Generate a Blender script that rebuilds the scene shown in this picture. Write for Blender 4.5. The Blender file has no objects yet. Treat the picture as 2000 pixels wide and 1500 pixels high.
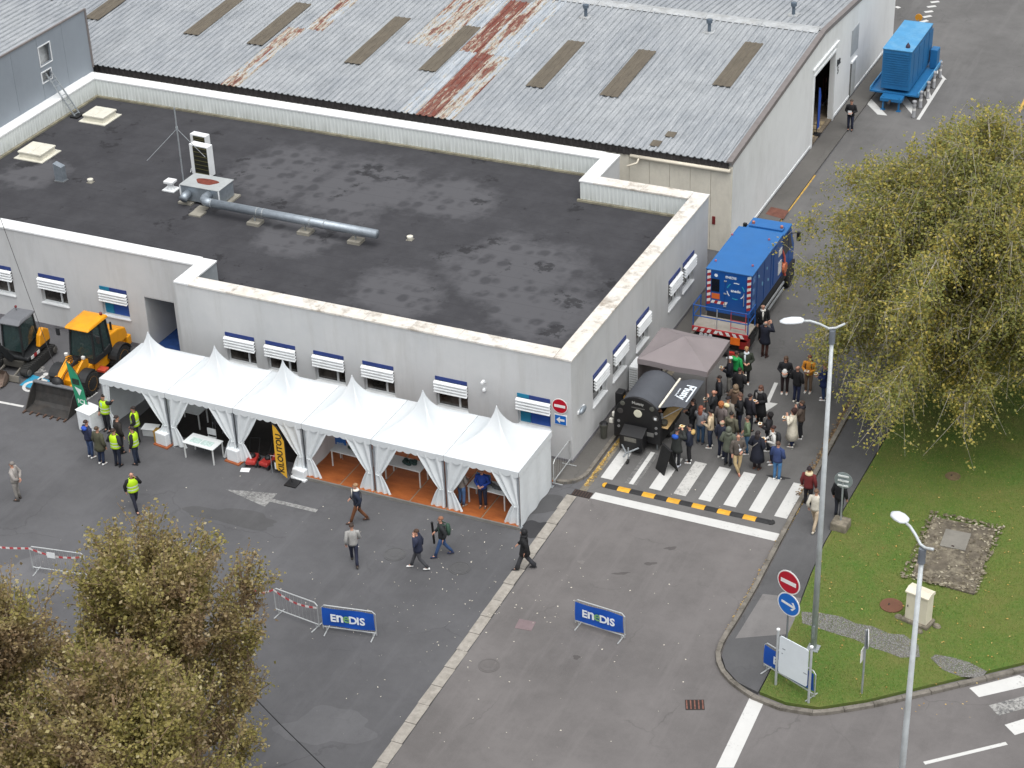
import bpy, math, random
import numpy as np
from mathutils import Matrix, Vector
R = math.radians
random.seed(7); rng = np.random.default_rng(11)
scene = bpy.context.scene
COL = scene.collection

# ---------------------------------------------------------------- camera
FPX, CX, CY = 3846.0, 1000.0, 750.0          # focal length in photo pixels, photo centre
YAW, PIT, ROL = R(-25.54), R(30.90), R(-2.09)
_F = np.array([math.sin(YAW)*math.cos(PIT), math.cos(YAW)*math.cos(PIT), -math.sin(PIT)])
_r = np.array([math.cos(YAW), -math.sin(YAW), 0.0]); _u = np.cross(_r, _F)
_r2 = math.cos(ROL)*_r + math.sin(ROL)*_u; _u2 = -math.sin(ROL)*_r + math.cos(ROL)*_u
CAM = np.array([25.53, -58.62, 42.0])
cd = bpy.data.cameras.new('camera'); cd.sensor_width = 36; cd.lens = FPX/2000*36
cd.clip_start = 1; cd.clip_end = 1500
cam = bpy.data.objects.new('camera', cd); COL.objects.link(cam)
cam.matrix_world = Matrix(((_r2[0], _u2[0], -_F[0], CAM[0]), (_r2[1], _u2[1], -_F[1], CAM[1]),
                           (_r2[2], _u2[2], -_F[2], CAM[2]), (0, 0, 0, 1)))
scene.camera = cam

# ---------------------------------------------------------------- light: overcast day
SUN_EL, SUN_AZ = R(70), R(140)               # azimuth clockwise from +Y
w = bpy.data.worlds.new('World'); scene.world = w; w.use_nodes = True
nt = w.node_tree; bg = nt.nodes['Background']
sky = nt.nodes.new('ShaderNodeTexSky'); sky.sky_type = 'NISHITA'; sky.sun_disc = False
sky.sun_elevation = SUN_EL; sky.sun_rotation = SUN_AZ; sky.dust_density = 4.0; sky.air_density = 1.0
hs = nt.nodes.new('ShaderNodeHueSaturation'); hs.inputs['Saturation'].default_value = 0.16   # cloud cover greys the sky
nt.links.new(sky.outputs[0], hs.inputs['Color']); nt.links.new(hs.outputs[0], bg.inputs['Color'])
bg.inputs['Strength'].default_value = 0.15
sd = bpy.data.lights.new('sun', 'SUN'); sd.energy = 1.5; sd.angle = R(75); sd.color = (1, 0.985, 0.965)
sun = bpy.data.objects.new('sun', sd); COL.objects.link(sun)
_sd = Vector((math.sin(SUN_AZ)*math.cos(SUN_EL), math.cos(SUN_AZ)*math.cos(SUN_EL), math.sin(SUN_EL)))
sun.rotation_euler = _sd.to_track_quat('Z', 'Y').to_euler(); sun.location = (0, 0, 60)
scene.view_settings.view_transform = 'Standard'; scene.view_settings.look = 'None'
scene.view_settings.gamma = 1; scene.view_settings.exposure = 0.31
scene.view_settings.use_curve_mapping = False

# ---------------------------------------------------------------- photo pixel -> place
def ray(u, v):
    return _r2*((u-CX)/FPX) - _u2*((v-CY)/FPX) + _F
def G(u, v, z=0.0):
    d = ray(u, v); return Vector(CAM + d*((z-CAM[2])/d[2]))
def PX(u, v, x):
    d = ray(u, v); return Vector(CAM + d*((x-CAM[0])/d[0]))
def PY(u, v, y):
    d = ray(u, v); return Vector(CAM + d*((y-CAM[1])/d[1]))
RS = 0.0769                                   # slope of the warehouse roof
def RZ(y): return 4.63 + RS*(y-19.0) if y < 33.4 else 4.63 + RS*(14.4*2-(y-19.0))

# ---------------------------------------------------------------- materials
def lin(c):
    if isinstance(c, str):
        c = [int(c[i:i+2], 16)/255 for i in (0, 2, 4)]
        c = [x/12.92 if x <= .04045 else ((x+.055)/1.055)**2.4 for x in c]
    return (c[0], c[1], c[2], 1.0)
MATS = {}
class NB:                                     # small node-tree helper
    def __init__(s, name):
        s.m = bpy.data.materials.new(name); s.m.use_nodes = True; s.t = s.m.node_tree
        s.b = s.t.nodes['Principled BSDF']; s.pos = s.n('ShaderNodeNewGeometry').outputs['Position']
    def n(s, typ, **kw):
        x = s.t.nodes.new(typ)
        for k, v in kw.items(): setattr(x, k, v)
        return x
    def l(s, a, b): s.t.links.new(a, b)
    def scaled(s, sx, sy, sz, off=(0, 0, 0), rot=(0, 0, 0)):
        m = s.n('ShaderNodeMapping'); m.inputs['Scale'].default_value = (sx, sy, sz)
        m.inputs['Location'].default_value = off; m.inputs['Rotation'].default_value = rot
        s.l(s.pos, m.inputs[0]); return m.outputs[0]
    def noise(s, scale, detail=4, rough=.6, vec=None, out='Fac'):
        x = s.n('ShaderNodeTexNoise'); x.inputs['Scale'].default_value = scale
        x.inputs['Detail'].default_value = detail; x.inputs['Roughness'].default_value = rough
        s.l(vec if vec is not None else s.pos, x.inputs['Vector']); return x.outputs[out]
    def ramp(s, fac, *stops):
        x = s.n('ShaderNodeValToRGB'); e = x.color_ramp.elements
        while len(e) < len(stops): e.new(.5)
        for i, (p, c) in enumerate(stops):
            e[i].position = p; e[i].color = lin(c) if not isinstance(c, (int, float)) else (c, c, c, 1)
        s.l(fac, x.inputs[0]); return x.outputs[0]
    def mix(s, fac, a, b, mode='MIX'):
        x = s.n('ShaderNodeMix', data_type='RGBA', blend_type=mode)
        for i, v in ((0, fac), (6, a), (7, b)):
            if hasattr(v, 'links') or hasattr(v, 'is_linked'): s.l(v, x.inputs[i])
            elif i == 0: x.inputs[0].default_value = v
            else: x.inputs[i].default_value = lin(v)
        return x.outputs[2]
    def math(s, op, a, b=0.0, clamp=False):
        x = s.n('ShaderNodeMath', operation=op, use_clamp=clamp)
        for i, v in ((0, a), (1, b)):
            if isinstance(v, (int, float)): x.inputs[i].default_value = v
            else: s.l(v, x.inputs[i])
        return x.outputs[0]
    def color(s, c): s.l(c, s.b.inputs['Base Color'])
    def rough(s, r):
        if isinstance(r, (int, float)): s.b.inputs['Roughness'].default_value = r
        else: s.l(r, s.b.inputs['Roughness'])
    def bump(s, h, strength=.3, dist=.02):
        x = s.n('ShaderNodeBump'); x.inputs['Strength'].default_value = strength
        x.inputs['Distance'].default_value = dist; s.l(h, x.inputs['Height']); s.l(x.outputs[0], s.b.inputs['Normal'])
def M(name, c='808080', rough=.6, metal=0.0, var=.14, scale=2.5, bump=0.0, bscale=30, spec=.5, dirt=None, dirtamt=.35, dirtscale=1.2, trans=0.0, alpha=1.0):
    if name in MATS: return MATS[name]
    k = NB(name); c = lin(c)
    f = k.noise(scale, 5, .65)
    hi = tuple(min(1, x*(1+var)) for x in c[:3]); lo = tuple(x*(1-var) for x in c[:3])
    col = k.mix(k.ramp(f, (.3, 0.0), (.7, 1.0)), lo, hi)
    if dirt:
        d = k.noise(dirtscale, 8, .75, k.scaled(1, 1, .35))
        col = k.mix(k.math('MULTIPLY', k.ramp(d, (.48, 0.0), (.72, 1.0)), dirtamt), col, dirt)
    k.color(col); k.b.inputs['Roughness'].default_value = rough; k.b.inputs['Metallic'].default_value = metal
    k.b.inputs['Specular IOR Level'].default_value = spec
    if bump: k.bump(k.noise(bscale, 4), bump)
    if trans: k.b.inputs['Transmission Weight'].default_value = trans
    if alpha < 1: k.b.inputs['Alpha'].default_value = alpha
    MATS[name] = k.m; return k.m

# ---------------------------------------------------------------- mesh building
def rotz(a):
    c, s = math.cos(a), math.sin(a); return Matrix(((c, -s, 0), (s, c, 0), (0, 0, 1)))
class MB:
    def __init__(s): s.v = []; s.f = []
    def add(s, vs, fs):
        o = len(s.v); s.v += [tuple(x) for x in vs]; s.f += [tuple(i+o for i in q) for q in fs]; return s
    def box(s, x0, x1, y0, y1, z0, z1, rot=None, piv=None):
        vs = [Vector((x, y, z)) for z in (z0, z1) for y in (y0, y1) for x in (x0, x1)]
        if rot is not None:
            p = Vector(piv) if piv is not None else Vector(((x0+x1)/2, (y0+y1)/2, (z0+z1)/2))
            vs = [rot @ (q-p) + p for q in vs]
        return s.add(vs, [(0, 2, 3, 1), (4, 5, 7, 6), (0, 1, 5, 4), (1, 3, 7, 5), (3, 2, 6, 7), (2, 0, 4, 6)])
    def ext(s, pts, vec):                     # extrude a planar polygon of 3-D points along vec
        n = len(pts); vec = Vector(vec); P = [Vector(p) for p in pts]
        vs = P + [p+vec for p in P]
        nrm = Vector((0, 0, 0))
        for i in range(n): nrm += P[i].cross(P[(i+1) % n])
        fl = nrm.dot(vec) > 0
        a = list(range(n)); b = [i+n for i in a]
        fs = [tuple(reversed(a)) if fl else tuple(a), tuple(b) if fl else tuple(reversed(b))]
        for i in range(n):
            j = (i+1) % n; q = (i, j, j+n, i+n); fs.append(q if fl else tuple(reversed(q)))
        return s.add(vs, fs)
    def prism(s, poly, z0, z1): return s.ext([(p[0], p[1], z0) for p in poly], (0, 0, z1-z0))
    def poly(s, pts): return s.add(pts, [tuple(range(len(pts)))])
    def tube(s, pts, r, n=8, cap=True, flat=None):
        P = [Vector(p) for p in pts]; m = len(P)
        rs = r if isinstance(r, (list, tuple)) else [r]*m
        vs = []; fs = []; up = None
        for i in range(m):
            t = (P[min(i+1, m-1)]-P[max(i-1, 0)]).normalized()
            if up is None: up = Vector((0, 0, 1)) if abs(t.z) < .9 else Vector((0, 1, 0))
            a = t.cross(up)
            if a.length < 1e-5: a = t.cross(Vector((1, 0, 0)))
            a.normalize(); b = a.cross(t).normalized(); up = b
            ra, rb = rs[i] if isinstance(rs[i], tuple) else (rs[i], rs[i])
            for k in range(n):
                g = 2*math.pi*k/n; vs.append(P[i] + a*(ra*math.cos(g)) + b*(rb*math.sin(g)))
        for i in range(m-1):
            for k in range(n):
                k2 = (k+1) % n; fs.append((i*n+k, i*n+k2, (i+1)*n+k2, (i+1)*n+k))
        if cap: fs += [tuple(reversed(range(n))), tuple(range((m-1)*n, m*n))]
        return s.add(vs, fs)
    def bar(s, a, b, wdt, hgt):               # straight rectangular bar
        a = Vector(a); b = Vector(b); t = (b-a).normalized()
        up = Vector((0, 0, 1)) if abs(t.z) < .95 else Vector((0, 1, 0))
        x = t.cross(up).normalized()*wdt/2; y = x.cross(t).normalized()*hgt/2
        vs = [a-x-y, a+x-y, a+x+y, a-x+y]
        return s.ext(vs, b-a)
    def lathe(s, prof, c=(0, 0, 0), n=16, axis='z'):
        vs = []; fs = []; m = len(prof)
        for r, z in prof:
            for k in range(n):
                g = 2*math.pi*k/n; x, y = r*math.cos(g), r*math.sin(g)
                p = {'z': (x, y, z), 'x': (z, x, y), 'y': (y, z, x)}[axis]
                vs.append((p[0]+c[0], p[1]+c[1], p[2]+c[2]))
        for i in range(m-1):
            for k in range(n):
                k2 = (k+1) % n; fs.append((i*n+k, i*n+k2, (i+1)*n+k2, (i+1)*n+k))
        fs += [tuple(reversed(range(n))), tuple(range((m-1)*n, m*n))]
        return s.add(vs, fs)
    def ell(s, c, rad, n=10, m=7, z0=-1.0, z1=1.0):
        prof = []
        for i in range(m):
            t = math.asin(max(-1, min(1, z0))) + (math.asin(max(-1, min(1, z1)))-math.asin(max(-1, min(1, z0))))*i/(m-1)
            prof.append((max(math.cos(t), 1e-3), math.sin(t)))
        o = len(s.v); s.lathe(prof, (0, 0, 0), n)
        for i in range(o, len(s.v)):
            x, y, z = s.v[i]; s.v[i] = (c[0]+x*rad[0], c[1]+y*rad[1], c[2]+z*rad[2])
        return s
    def loft(s, rings, cap=True):             # list of equally long rings of points
        n = len(rings[0]); vs = [p for q in rings for p in q]; fs = []
        for i in range(len(rings)-1):
            for k in range(n):
                k2 = (k+1) % n; fs.append((i*n+k, i*n+k2, (i+1)*n+k2, (i+1)*n+k))
        if cap: fs += [tuple(reversed(range(n))), tuple(range((len(rings)-1)*n, len(rings)*n))]
        return s.add(vs, fs)
    def grid(s, fn, nu, nv):
        vs = [fn(i/nu, j/nv) for j in range(nv+1) for i in range(nu+1)]; k = nu+1
        return s.add(vs, [(j*k+i, j*k+i+1, (j+1)*k+i+1, (j+1)*k+i) for j in range(nv) for i in range(nu)])
    def xf(s, rot=None, off=(0, 0, 0)):
        o = Vector(off); s.v = [tuple((rot @ Vector(p) if rot is not None else Vector(p)) + o) for p in s.v]; return s
    def mesh(s, name, mat=None, smooth=False):
        me = bpy.data.meshes.new(name); me.from_pydata(s.v, [], s.f); me.update()
        if mat is not None: me.materials.append(mat)
        if smooth: me.polygons.foreach_set('use_smooth', [True]*len(me.polygons))
        return me
    def build(s, name, mat, parent=None, smooth=False, bevel=0, **kw):
        o = link(name, s.mesh(name, mat, smooth), parent, **kw)
        if bevel:
            b = o.modifiers.new('bevel', 'BEVEL'); b.width = bevel; b.segments = 2; b.limit_method = 'ANGLE'; b.angle_limit = R(40)
        return o
def link(name, me, parent=None, loc=None, rot=0.0, kind=None, label=None, cat=None, group=None, mat=None):
    o = bpy.data.objects.new(name, me); COL.objects.link(o)
    if parent is not None: o.parent = parent
    if loc is not None: o.location = loc
    if rot: o.rotation_euler = (0, 0, rot)
    if kind: o['kind'] = kind
    if label: o['label'] = label
    if cat: o['category'] = cat
    if group: o['group'] = group
    if mat is not None:
        o.material_slots[0].link = 'OBJECT'; o.material_slots[0].material = mat
    return o
def thing(name, label, cat, loc=(0, 0, 0), rot=0.0, group=None):
    return link(name, None, None, loc, rot, None, label, cat, group)
_tc = {}
def text_mesh(body, size, depth=.004, bold=.0, mat=None):
    c = bpy.data.curves.new('text', 'FONT'); c.body = body; c.size = size; c.extrude = depth; c.offset = bold*size
    c.align_x = 'CENTER'; c.align_y = 'CENTER'; c.resolution_u = 3
    o = bpy.data.objects.new('text', c); COL.objects.link(o)
    dg = bpy.context.evaluated_depsgraph_get(); me = bpy.data.meshes.new_from_object(o.evaluated_get(dg))
    bpy.data.objects.remove(o); bpy.data.curves.remove(c)
    me.materials.clear()
    if mat is not None: me.materials.append(mat)
    return me
def text(name, body, size, mat, parent, origin, right, up, bold=.0, sx=1.0, **kw):
    me = text_mesh(body, size, .003, bold, mat)
    co = np.array([v.co[:] for v in me.vertices]); mid = (co.max(0)+co.min(0))/2; me.transform(Matrix.Translation((-mid[0], -mid[1], 0)))
    r_ = Vector(right).normalized(); u_ = Vector(up).normalized(); n_ = r_.cross(u_)
    me.transform(Matrix(((r_.x*sx, u_.x, n_.x, origin[0]), (r_.y*sx, u_.y, n_.y, origin[1]), (r_.z*sx, u_.z, n_.z, origin[2]), (0, 0, 0, 1))))
    return link(name, me, parent, **kw)
def raw_mesh(name, V, Fq, mat=None):          # fast quads from numpy
    me = bpy.data.meshes.new(name); nv = len(V); nf = len(Fq); k = Fq.shape[1]
    me.vertices.add(nv); me.vertices.foreach_set('co', V.astype(np.float32).ravel())
    me.loops.add(nf*k); me.loops.foreach_set('vertex_index', Fq.astype(np.int32).ravel())
    me.polygons.add(nf); me.polygons.foreach_set('loop_start', np.arange(0, nf*k, k, dtype=np.int32))
    me.polygons.foreach_set('loop_total', np.full(nf, k, dtype=np.int32))
    me.update(calc_edges=True)
    if mat is not None: me.materials.append(mat)
    return me
# ================================================================ ground
def asphalt(name, base, warm=0.0, big=.22, worn=.5):
    k = NB(name); c = lin(base)[:3]
    lo = tuple(x*(1-big) for x in c); hi = tuple(x*(1+big) for x in c)
    a = k.noise(.16, 6, .7); col = k.mix(k.ramp(a, (.35, 0.0), (.65, 1.0)), lo, hi)
    b = k.noise(.9, 8, .78); col = k.mix(k.math('MULTIPLY', k.ramp(b, (.5, 0.0), (.75, 1.0)), .38), col, tuple(x*.55 for x in c))
    s = k.noise(.5, 6, .7, k.scaled(2.2, .25, 1)); col = k.mix(k.math('MULTIPLY', k.ramp(s, (.52, 0.0), (.7, 1.0)), worn), col, tuple(min(1, x*1.35) for x in c))
    g = k.noise(38, 3, .8); col = k.mix(k.math('MULTIPLY', k.ramp(g, (.35, 0.0), (.7, 1.0)), .35), col, tuple(x*1.5 for x in c))
    # patched seams: thin dark cracks
    v = k.n('ShaderNodeTexVoronoi', feature='DISTANCE_TO_EDGE'); v.inputs['Scale'].default_value = .23
    w_ = k.n('ShaderNodeVectorMath', operation='ADD'); nz = k.noise(.8, 4, .6, out='Color'); k.l(k.pos, w_.inputs[0]); k.l(nz, w_.inputs[1])
    k.l(w_.outputs[0], v.inputs['Vector'])
    cr = k.ramp(v.outputs[0], (0.0, 1.0), (.008, 0.0)); cm = k.ramp(k.noise(.3, 2), (.5, 0.0), (.62, 1.0))
    col = k.mix(k.math('MULTIPLY', k.math('MULTIPLY', cr, cm), .35), col, tuple(x*.45 for x in c))
    k.color(col); k.rough(.9); k.b.inputs['Specular IOR Level'].default_value = .25
    k.bump(g, .25, .01); MATS[name] = k.m; return k.m
A_yard = asphalt('asphalt_yard', '575759'); A_road = asphalt('asphalt_road', '666362', worn=.55)
A_north = asphalt('asphalt_north', '626160'); A_far = A_north
A_walk = asphalt('asphalt_walk', '525253'); A_patch = asphalt('asphalt_patch', '6e6c6b'); A_pav = asphalt('asphalt_pavement', '5d5b58')
conc = M('concrete', '9a958d', .9, var=.2, scale=4, bump=.3, dirt='6b655b', dirtamt=.6)
conc_old = M('concrete_old', '7d7668', .95, var=.35, scale=5, bump=.5, dirt='3d382d', dirtamt=.8)
def paintmat(name, base, wear, dark='5a5a5a'):
    k = NB(name); n1 = k.noise(9, 8, .8); n2 = k.noise(1.1, 4)
    f = k.math('ADD', k.math('MULTIPLY', n1, .7), k.math('MULTIPLY', n2, .3))
    k.color(k.mix(k.ramp(f, (wear-.05, 1.0), (wear+.07, 0.0)), k.mix(k.noise(2.5), base, tuple(x*.82 for x in lin(base)[:3])), dark)); k.rough(.75)
    MATS[name] = k.m; return k.m
P_white = paintmat('paint_white', 'cfcfcc', .37); P_worn = paintmat('paint_worn', 'aeada9', .49); P_faint = paintmat('paint_faint', '9b9b99', .475)
P_yel = paintmat('paint_yellow', 'd3a94a', .44); P_blue = paintmat('paint_blue', '2d92b6', .37)

ground = MB().poly([(-300, -300, 0), (300, -300, 0), (300, 400, 0), (-300, 400, 0)]).build('ground', A_yard, kind='structure')
def sheet(name, pts, z, mat, parent=None):
    return MB().poly([(p[0], p[1], z) for p in pts]).build(name, mat, parent, kind=None if parent else 'structure')
# road: lighter carriageway south of the stop line, darker north of it
gl = lambda y: 1.0 + (y+1.9)*-0.0195           # right-hand edge of the concrete gutter strip
road = sheet('road', [(gl(-1.6)+.02, -1.6), (gl(-90), -90), (140, -90), (140, 90), (60, 90), (9.25, -1.7)], .004, A_road)
north = sheet('north_road', [(1.0, -1.62), (9.35, -1.72), (9.1, 20), (9.6, 34), (1.0, 34)], .008, A_north)
far_road = sheet('far_road', [(-60, 60), (-60, 48.2), (.9, 48.2), (.9, 33.6), (9.55, 33.6), (13, 60), (16, 110), (-60, 110)], .0085, A_far)

# concrete gutter strip between yard and road: single slabs
strip = MB().poly([(gl(-1.9)-.42, -1.9, .003), (gl(-40)-.42, -40, .003), (gl(-40), -40, .003), (gl(-1.9), -1.9, .003)]).build('gutter_strip', M('joint_dark', '3a3835', .95), kind='structure')
sl = [MB().box(-.2, .2, -.49+d, .49, 0, .014+.002*i).mesh('slab', conc) for i, d in ((0, 0), (1, .012), (2, .006))]
y = -2.45; i = 0
while y > -30:
    o = link('slab', sl[i % 3], strip, (gl(y)-.215+random.uniform(-.012, .012), y, .002)); o.rotation_euler = (0, 0, random.uniform(-.012, .012)); y -= 1.0; i += 1

# pavement along the office and kerb with a rounded end
kerbm = M('kerb_stone', '77726a', .9, var=.22, scale=3, bump=.3, dirt='3f3b31', dirtamt=.85, dirtscale=2.2)
pv = [(0.0, 0.0), (-1.6, 0.0), (-1.6, -1.35), (-.2, -1.42), (.25, -1.36), (.58, -1.15), (.78, -.8), (.86, -.4), (.9, 18.9), (0, 18.9)]
office_pav = MB().prism(pv, .0, .115).build('office_pavement', A_pav, kind='structure')
def kerb_run(name, pts, parent, width=.16, h=.13, seg=1.0, mat=None, side=1, z0=0.0):
    """kerb stones laid end to end along a polyline"""
    P = [Vector((p[0], p[1], 0)) for p in pts]; L = [0]
    for a, b in zip(P, P[1:]): L.append(L[-1]+(b-a).length)
    def at(s_):
        for j in range(len(P)-1):
            if s_ <= L[j+1]+1e-6:
                t = (s_-L[j])/(L[j+1]-L[j]); return P[j].lerp(P[j+1], t), (P[j+1]-P[j]).normalized()
        return P[-1], (P[-1]-P[-2]).normalized()
    n = max(1, int(L[-1]/seg)); d = L[-1]/n
    for j in range(n):
        a, ta = at(j*d+.006); b, tb = at((j+1)*d-.006); mid, _ = at((j+.5)*d)
        na = Vector((-ta.y, ta.x, 0))*width*side; nb = Vector((-tb.y, tb.x, 0))*width*side
        hh = h+random.uniform(-.006, .006)
        MB().ext([a+Vector((0, 0, z0)), mid+Vector((0, 0, z0)), b+Vector((0, 0, z0)), b+nb+Vector((0, 0, z0)), mid+(na+nb)/2+Vector((0, 0, z0)), a+na+Vector((0, 0, z0))], (0, 0, hh-z0)).build('kerb_stone', mat or kerbm, parent, bevel=.012)
arc = [(-.2, -1.425), (.05, -1.42), (.28, -1.35), (.5, -1.22), (.7, -1.0), (.81, -.72), (.865, -.4)]
kerb_run('kerb', [(-1.6, -1.355)]+arc, office_pav, .15, .125, .45)
kerb_run('kerb', [(.865, -.4), (.905, 18.9)], office_pav, .15, .125, 1.0)
# gutter in front of the kerb, yellow leaves there are litter; iron drain cover at its end
MB().box(.92, 1.2, -1.5, 18, .004, .0125).build('gutter', conc_old, office_pav)
iron = M('cast_iron', '4a3c38', .8, .3, var=.3, scale=8, bump=.4)
def drain(name, c, w_, d_, label, rot=0.0, mat=iron, bars=5):
    t = thing(name, label, 'drain cover', (c[0], c[1], .0), rot)
    MB().box(-w_/2, w_/2, -d_/2, d_/2, .002, .014).build('frame', M('iron_dark', '2c2624', .85), t)
    for j in range(bars):
        x = -w_/2+.05+(w_-.1)*j/(bars-1); MB().box(x-.022, x+.022, -d_/2+.03, d_/2-.03, .012, .024).build('bar', mat, t)
    return t
drain('drain_grate', G(1137, 965), .75, .42, 'dark iron drain grate at the top end of the concrete strip', 0, iron, 7)
drain('drain_grate', G(1357, 1377), .62, .5, 'rusty brown drain grate in the road beside the wide white line', .4, M('rusted_iron', '7a5348', .9, .1, var=.4, scale=9), 5)
def manhole(c, r_, label, mat, z=.006):
    t = thing('manhole_cover', label, 'manhole cover', (c[0], c[1], z))
    MB().lathe([(r_, 0), (r_, .012), (r_-.05, .012), (r_-.05, .005), (r_-.07, .005), (r_-.07, .014), (.001, .014)], n=28).build('ring', mat, t)
    MB().lathe([(r_*.4, .012), (r_*.4, .018), (.001, .018)], n=16).build('lid_plate', mat, t)
mh_a = asphalt('manhole_grey', '575758'); mh_r = asphalt('manhole_road', '605d5c')
manhole(G(771, 1083), .42, 'round grey manhole cover in the dark yard beside the walkers', mh_a, .002)
manhole(G(898, 1110), .4, 'round faint manhole cover in the yard near the black coated walker', mh_a, .002)
manhole(G(955, 1300), .37, 'round grey manhole cover in the light road beside the concrete strip', mh_r)
t = thing('manhole_cover', 'square reddish access cover in the road near the concrete strip', 'manhole cover', tuple(G(1026, 1221)))
MB().box(-.3, .3, -.26, .26, .004, .016, rotz(.1), (0, 0, 0)).build('lid', M('rust_lid', '77686a', .9), t)

# right-hand pavement, kerb, lawn
kr = [(9.55, 60), (9.25, 34), (8.95, 20), (8.9, 7.4), (8.98, 1.5), (9.05, -2.0), (9.12, -5.0), (9.1, -7.0), (9.05, -8.2), (9.15, -9.0), (9.5, -9.6), (10.1, -10.12), (10.9, -10.5), (11.9, -10.68), (13.0, -10.5), (14.4, -9.5), (15.8, -8.3), (17.2, -7.05), (18.6, -5.8), (24, -.9), (34, 8)]
walk = MB().prism([(p[0]+.08, p[1]) for p in kr[:12]] + [(10.95, -10.35), (10.95, -9.4), (10.85, -6.3), (10.62, -3.5), (10.52, -1.5), (10.58, 1.7), (10.7, 7), (11.6, 20), (13.2, 34), (15, 60)], .0, .118).build('right_pavement', A_walk, kind='structure')
sheet('pavement_patch', [G(*p, .12)[:2] for p in [(1490, 1160), (1565, 1168), (1543, 1238), (1436, 1247)]], .122, A_patch, walk)
kerb_run('kerb', kr, walk, .17, .135, 1.0, kerbm, side=-1)
k = NB('grass_soil')
a = k.noise(.45, 6, .7); b = k.noise(7, 6, .8); c_ = k.noise(45, 3, .8)
col = k.mix(k.ramp(a, (.34, 0.0), (.62, 1.0)), '676a34', '4c6a24'); col = k.mix(k.math('MULTIPLY', k.ramp(b, (.45, 0.0), (.7, 1.0)), .5), col, '7b7645')
col = k.mix(k.math('MULTIPLY', k.ramp(c_, (.4, 0.0), (.7, 1.0)), .5), col, '3d5520'); k.color(col); k.rough(.95); k.bump(b, .5, .04)
lawn_pts = [(11.0, -10.32), (11.95, -10.5), (13.0, -10.32), (14.3, -9.4), (15.7, -8.15), (17.1, -6.9), (18.5, -5.65), (23.9, -.75), (33.9, 8.15), (60, 30), (60, 80), (15.1, 60), (13.25, 34), (11.65, 20), (10.75, 7), (10.62, 1.7), (10.56, -1.5), (10.66, -3.5), (10.9, -6.3), (11.0, -9.4)]
lawn = MB().prism(lawn_pts, .0, .13).build('lawn', k.m, kind='structure')
k = NB('gravel'); v = k.n('ShaderNodeTexVoronoi'); v.inputs['Scale'].default_value = 22; k.l(k.pos, v.inputs['Vector'])
k.color(k.mix(k.ramp(v.outputs['Distance'], (.1, 0.0), (.6, 1.0)), '939392', '64625e')); k.rough(.95); k.bump(v.outputs['Distance'], .6, .03)
grav = k.m
pc = [(1566, 1206, .3), (1600, 1212, .42), (1640, 1222, .5), (1670, 1233, .42), (1700, 1243, .56), (1735, 1256, .5), (1762, 1262, .62), (1795, 1272, .3)]
L_, R_ = [], []
for u, v_, hw in pc:
    p = G(u, v_, .13); L_.append((p.x-.1, p.y+hw)); R_.append((p.x+.1, p.y-hw))
sheet('gravel_path', L_+R_[::-1], .137, grav)
L_, R_ = [], []
for u, v_, hw in [(1822, 1282, .12), (1850, 1296, .38), (1885, 1308, .42), (1922, 1318, .2)]:
    p = G(u, v_, .13); L_.append((p.x+.05, p.y+hw)); R_.append((p.x-.05, p.y-hw))
sheet('gravel_path', L_+R_[::-1], .137, grav)

# grass blades (uncountable)
def in_poly(P, poly):
    x, y = P[:, 0], P[:, 1]; ins = np.zeros(len(P), bool); n = len(poly); j = n-1
    for i in range(n):
        xi, yi = poly[i][:2]; xj, yj = poly[j][:2]
        with np.errstate(divide='ignore', invalid='ignore'):
            ins ^= ((yi > y) != (yj > y)) & (x < (xj-xi)*(y-yi)/(yj-yi)+xi)
        j = i
    return ins
def blades(name, n, xr, yr, poly, holes, z, hmin, hmax, wid, mat):
    P = np.c_[rng.uniform(*xr, n), rng.uniform(*yr, n)]; m_ = in_poly(P, poly)
    for h in holes: m_ &= ~in_poly(P, h)
    P = P[m_]; n = len(P); an = rng.uniform(0, 6.283, n); h = rng.uniform(hmin, hmax, n); ln = rng.normal(0, .45, (n, 2))*h[:, None]
    dx = np.c_[np.cos(an), np.sin(an)]*wid
    V = np.zeros((n, 3, 3)); V[:, 0, :2] = P-dx; V[:, 1, :2] = P+dx; V[:, 2, :2] = P+ln; V[:, :2, 2] = z; V[:, 2, 2] = z+h
    return link(name, raw_mesh(name, V.reshape(-1, 3), np.arange(n*3).reshape(-1, 3), mat), None, kind='stuff')
k = NB('grass_blade'); ri = k.n('ShaderNodeNewGeometry').outputs['Random Per Island']; a = k.noise(.4, 5, .7); b = k.noise(2.6, 5, .75)
c1 = k.ramp(ri, (0.0, '4d6a20'), (.55, '64822c'), (.85, '7d8c3a'), (1.0, '97914c'))
c2 = k.ramp(ri, (0.0, '6b6a3a'), (.6, '86804a'), (1.0, '9c9360')); k.color(k.mix(k.ramp(k.math('ADD', k.math('MULTIPLY', a, .6), k.math('MULTIPLY', b, .4)), (.39, 1.0), (.5, 0.0)), c1, c2)); k.rough(.8)
slab_q = [G(*p, .13) for p in [(1822, 1012), (1944, 1036), (1903, 1163), (1780, 1128)]]
o = blades('lawn_grass', 150000, (10.5, 21), (-10.7, 12), [(p[0]+.03, p[1]+.05) for p in lawn_pts], [[(p.x, p.y) for p in slab_q]], .12, .03, .085, .008, k.m)
o['label'] = 'short patchy green lawn grass beside the pavement'; o['category'] = 'grass'
grass_mat = k.m

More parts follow.
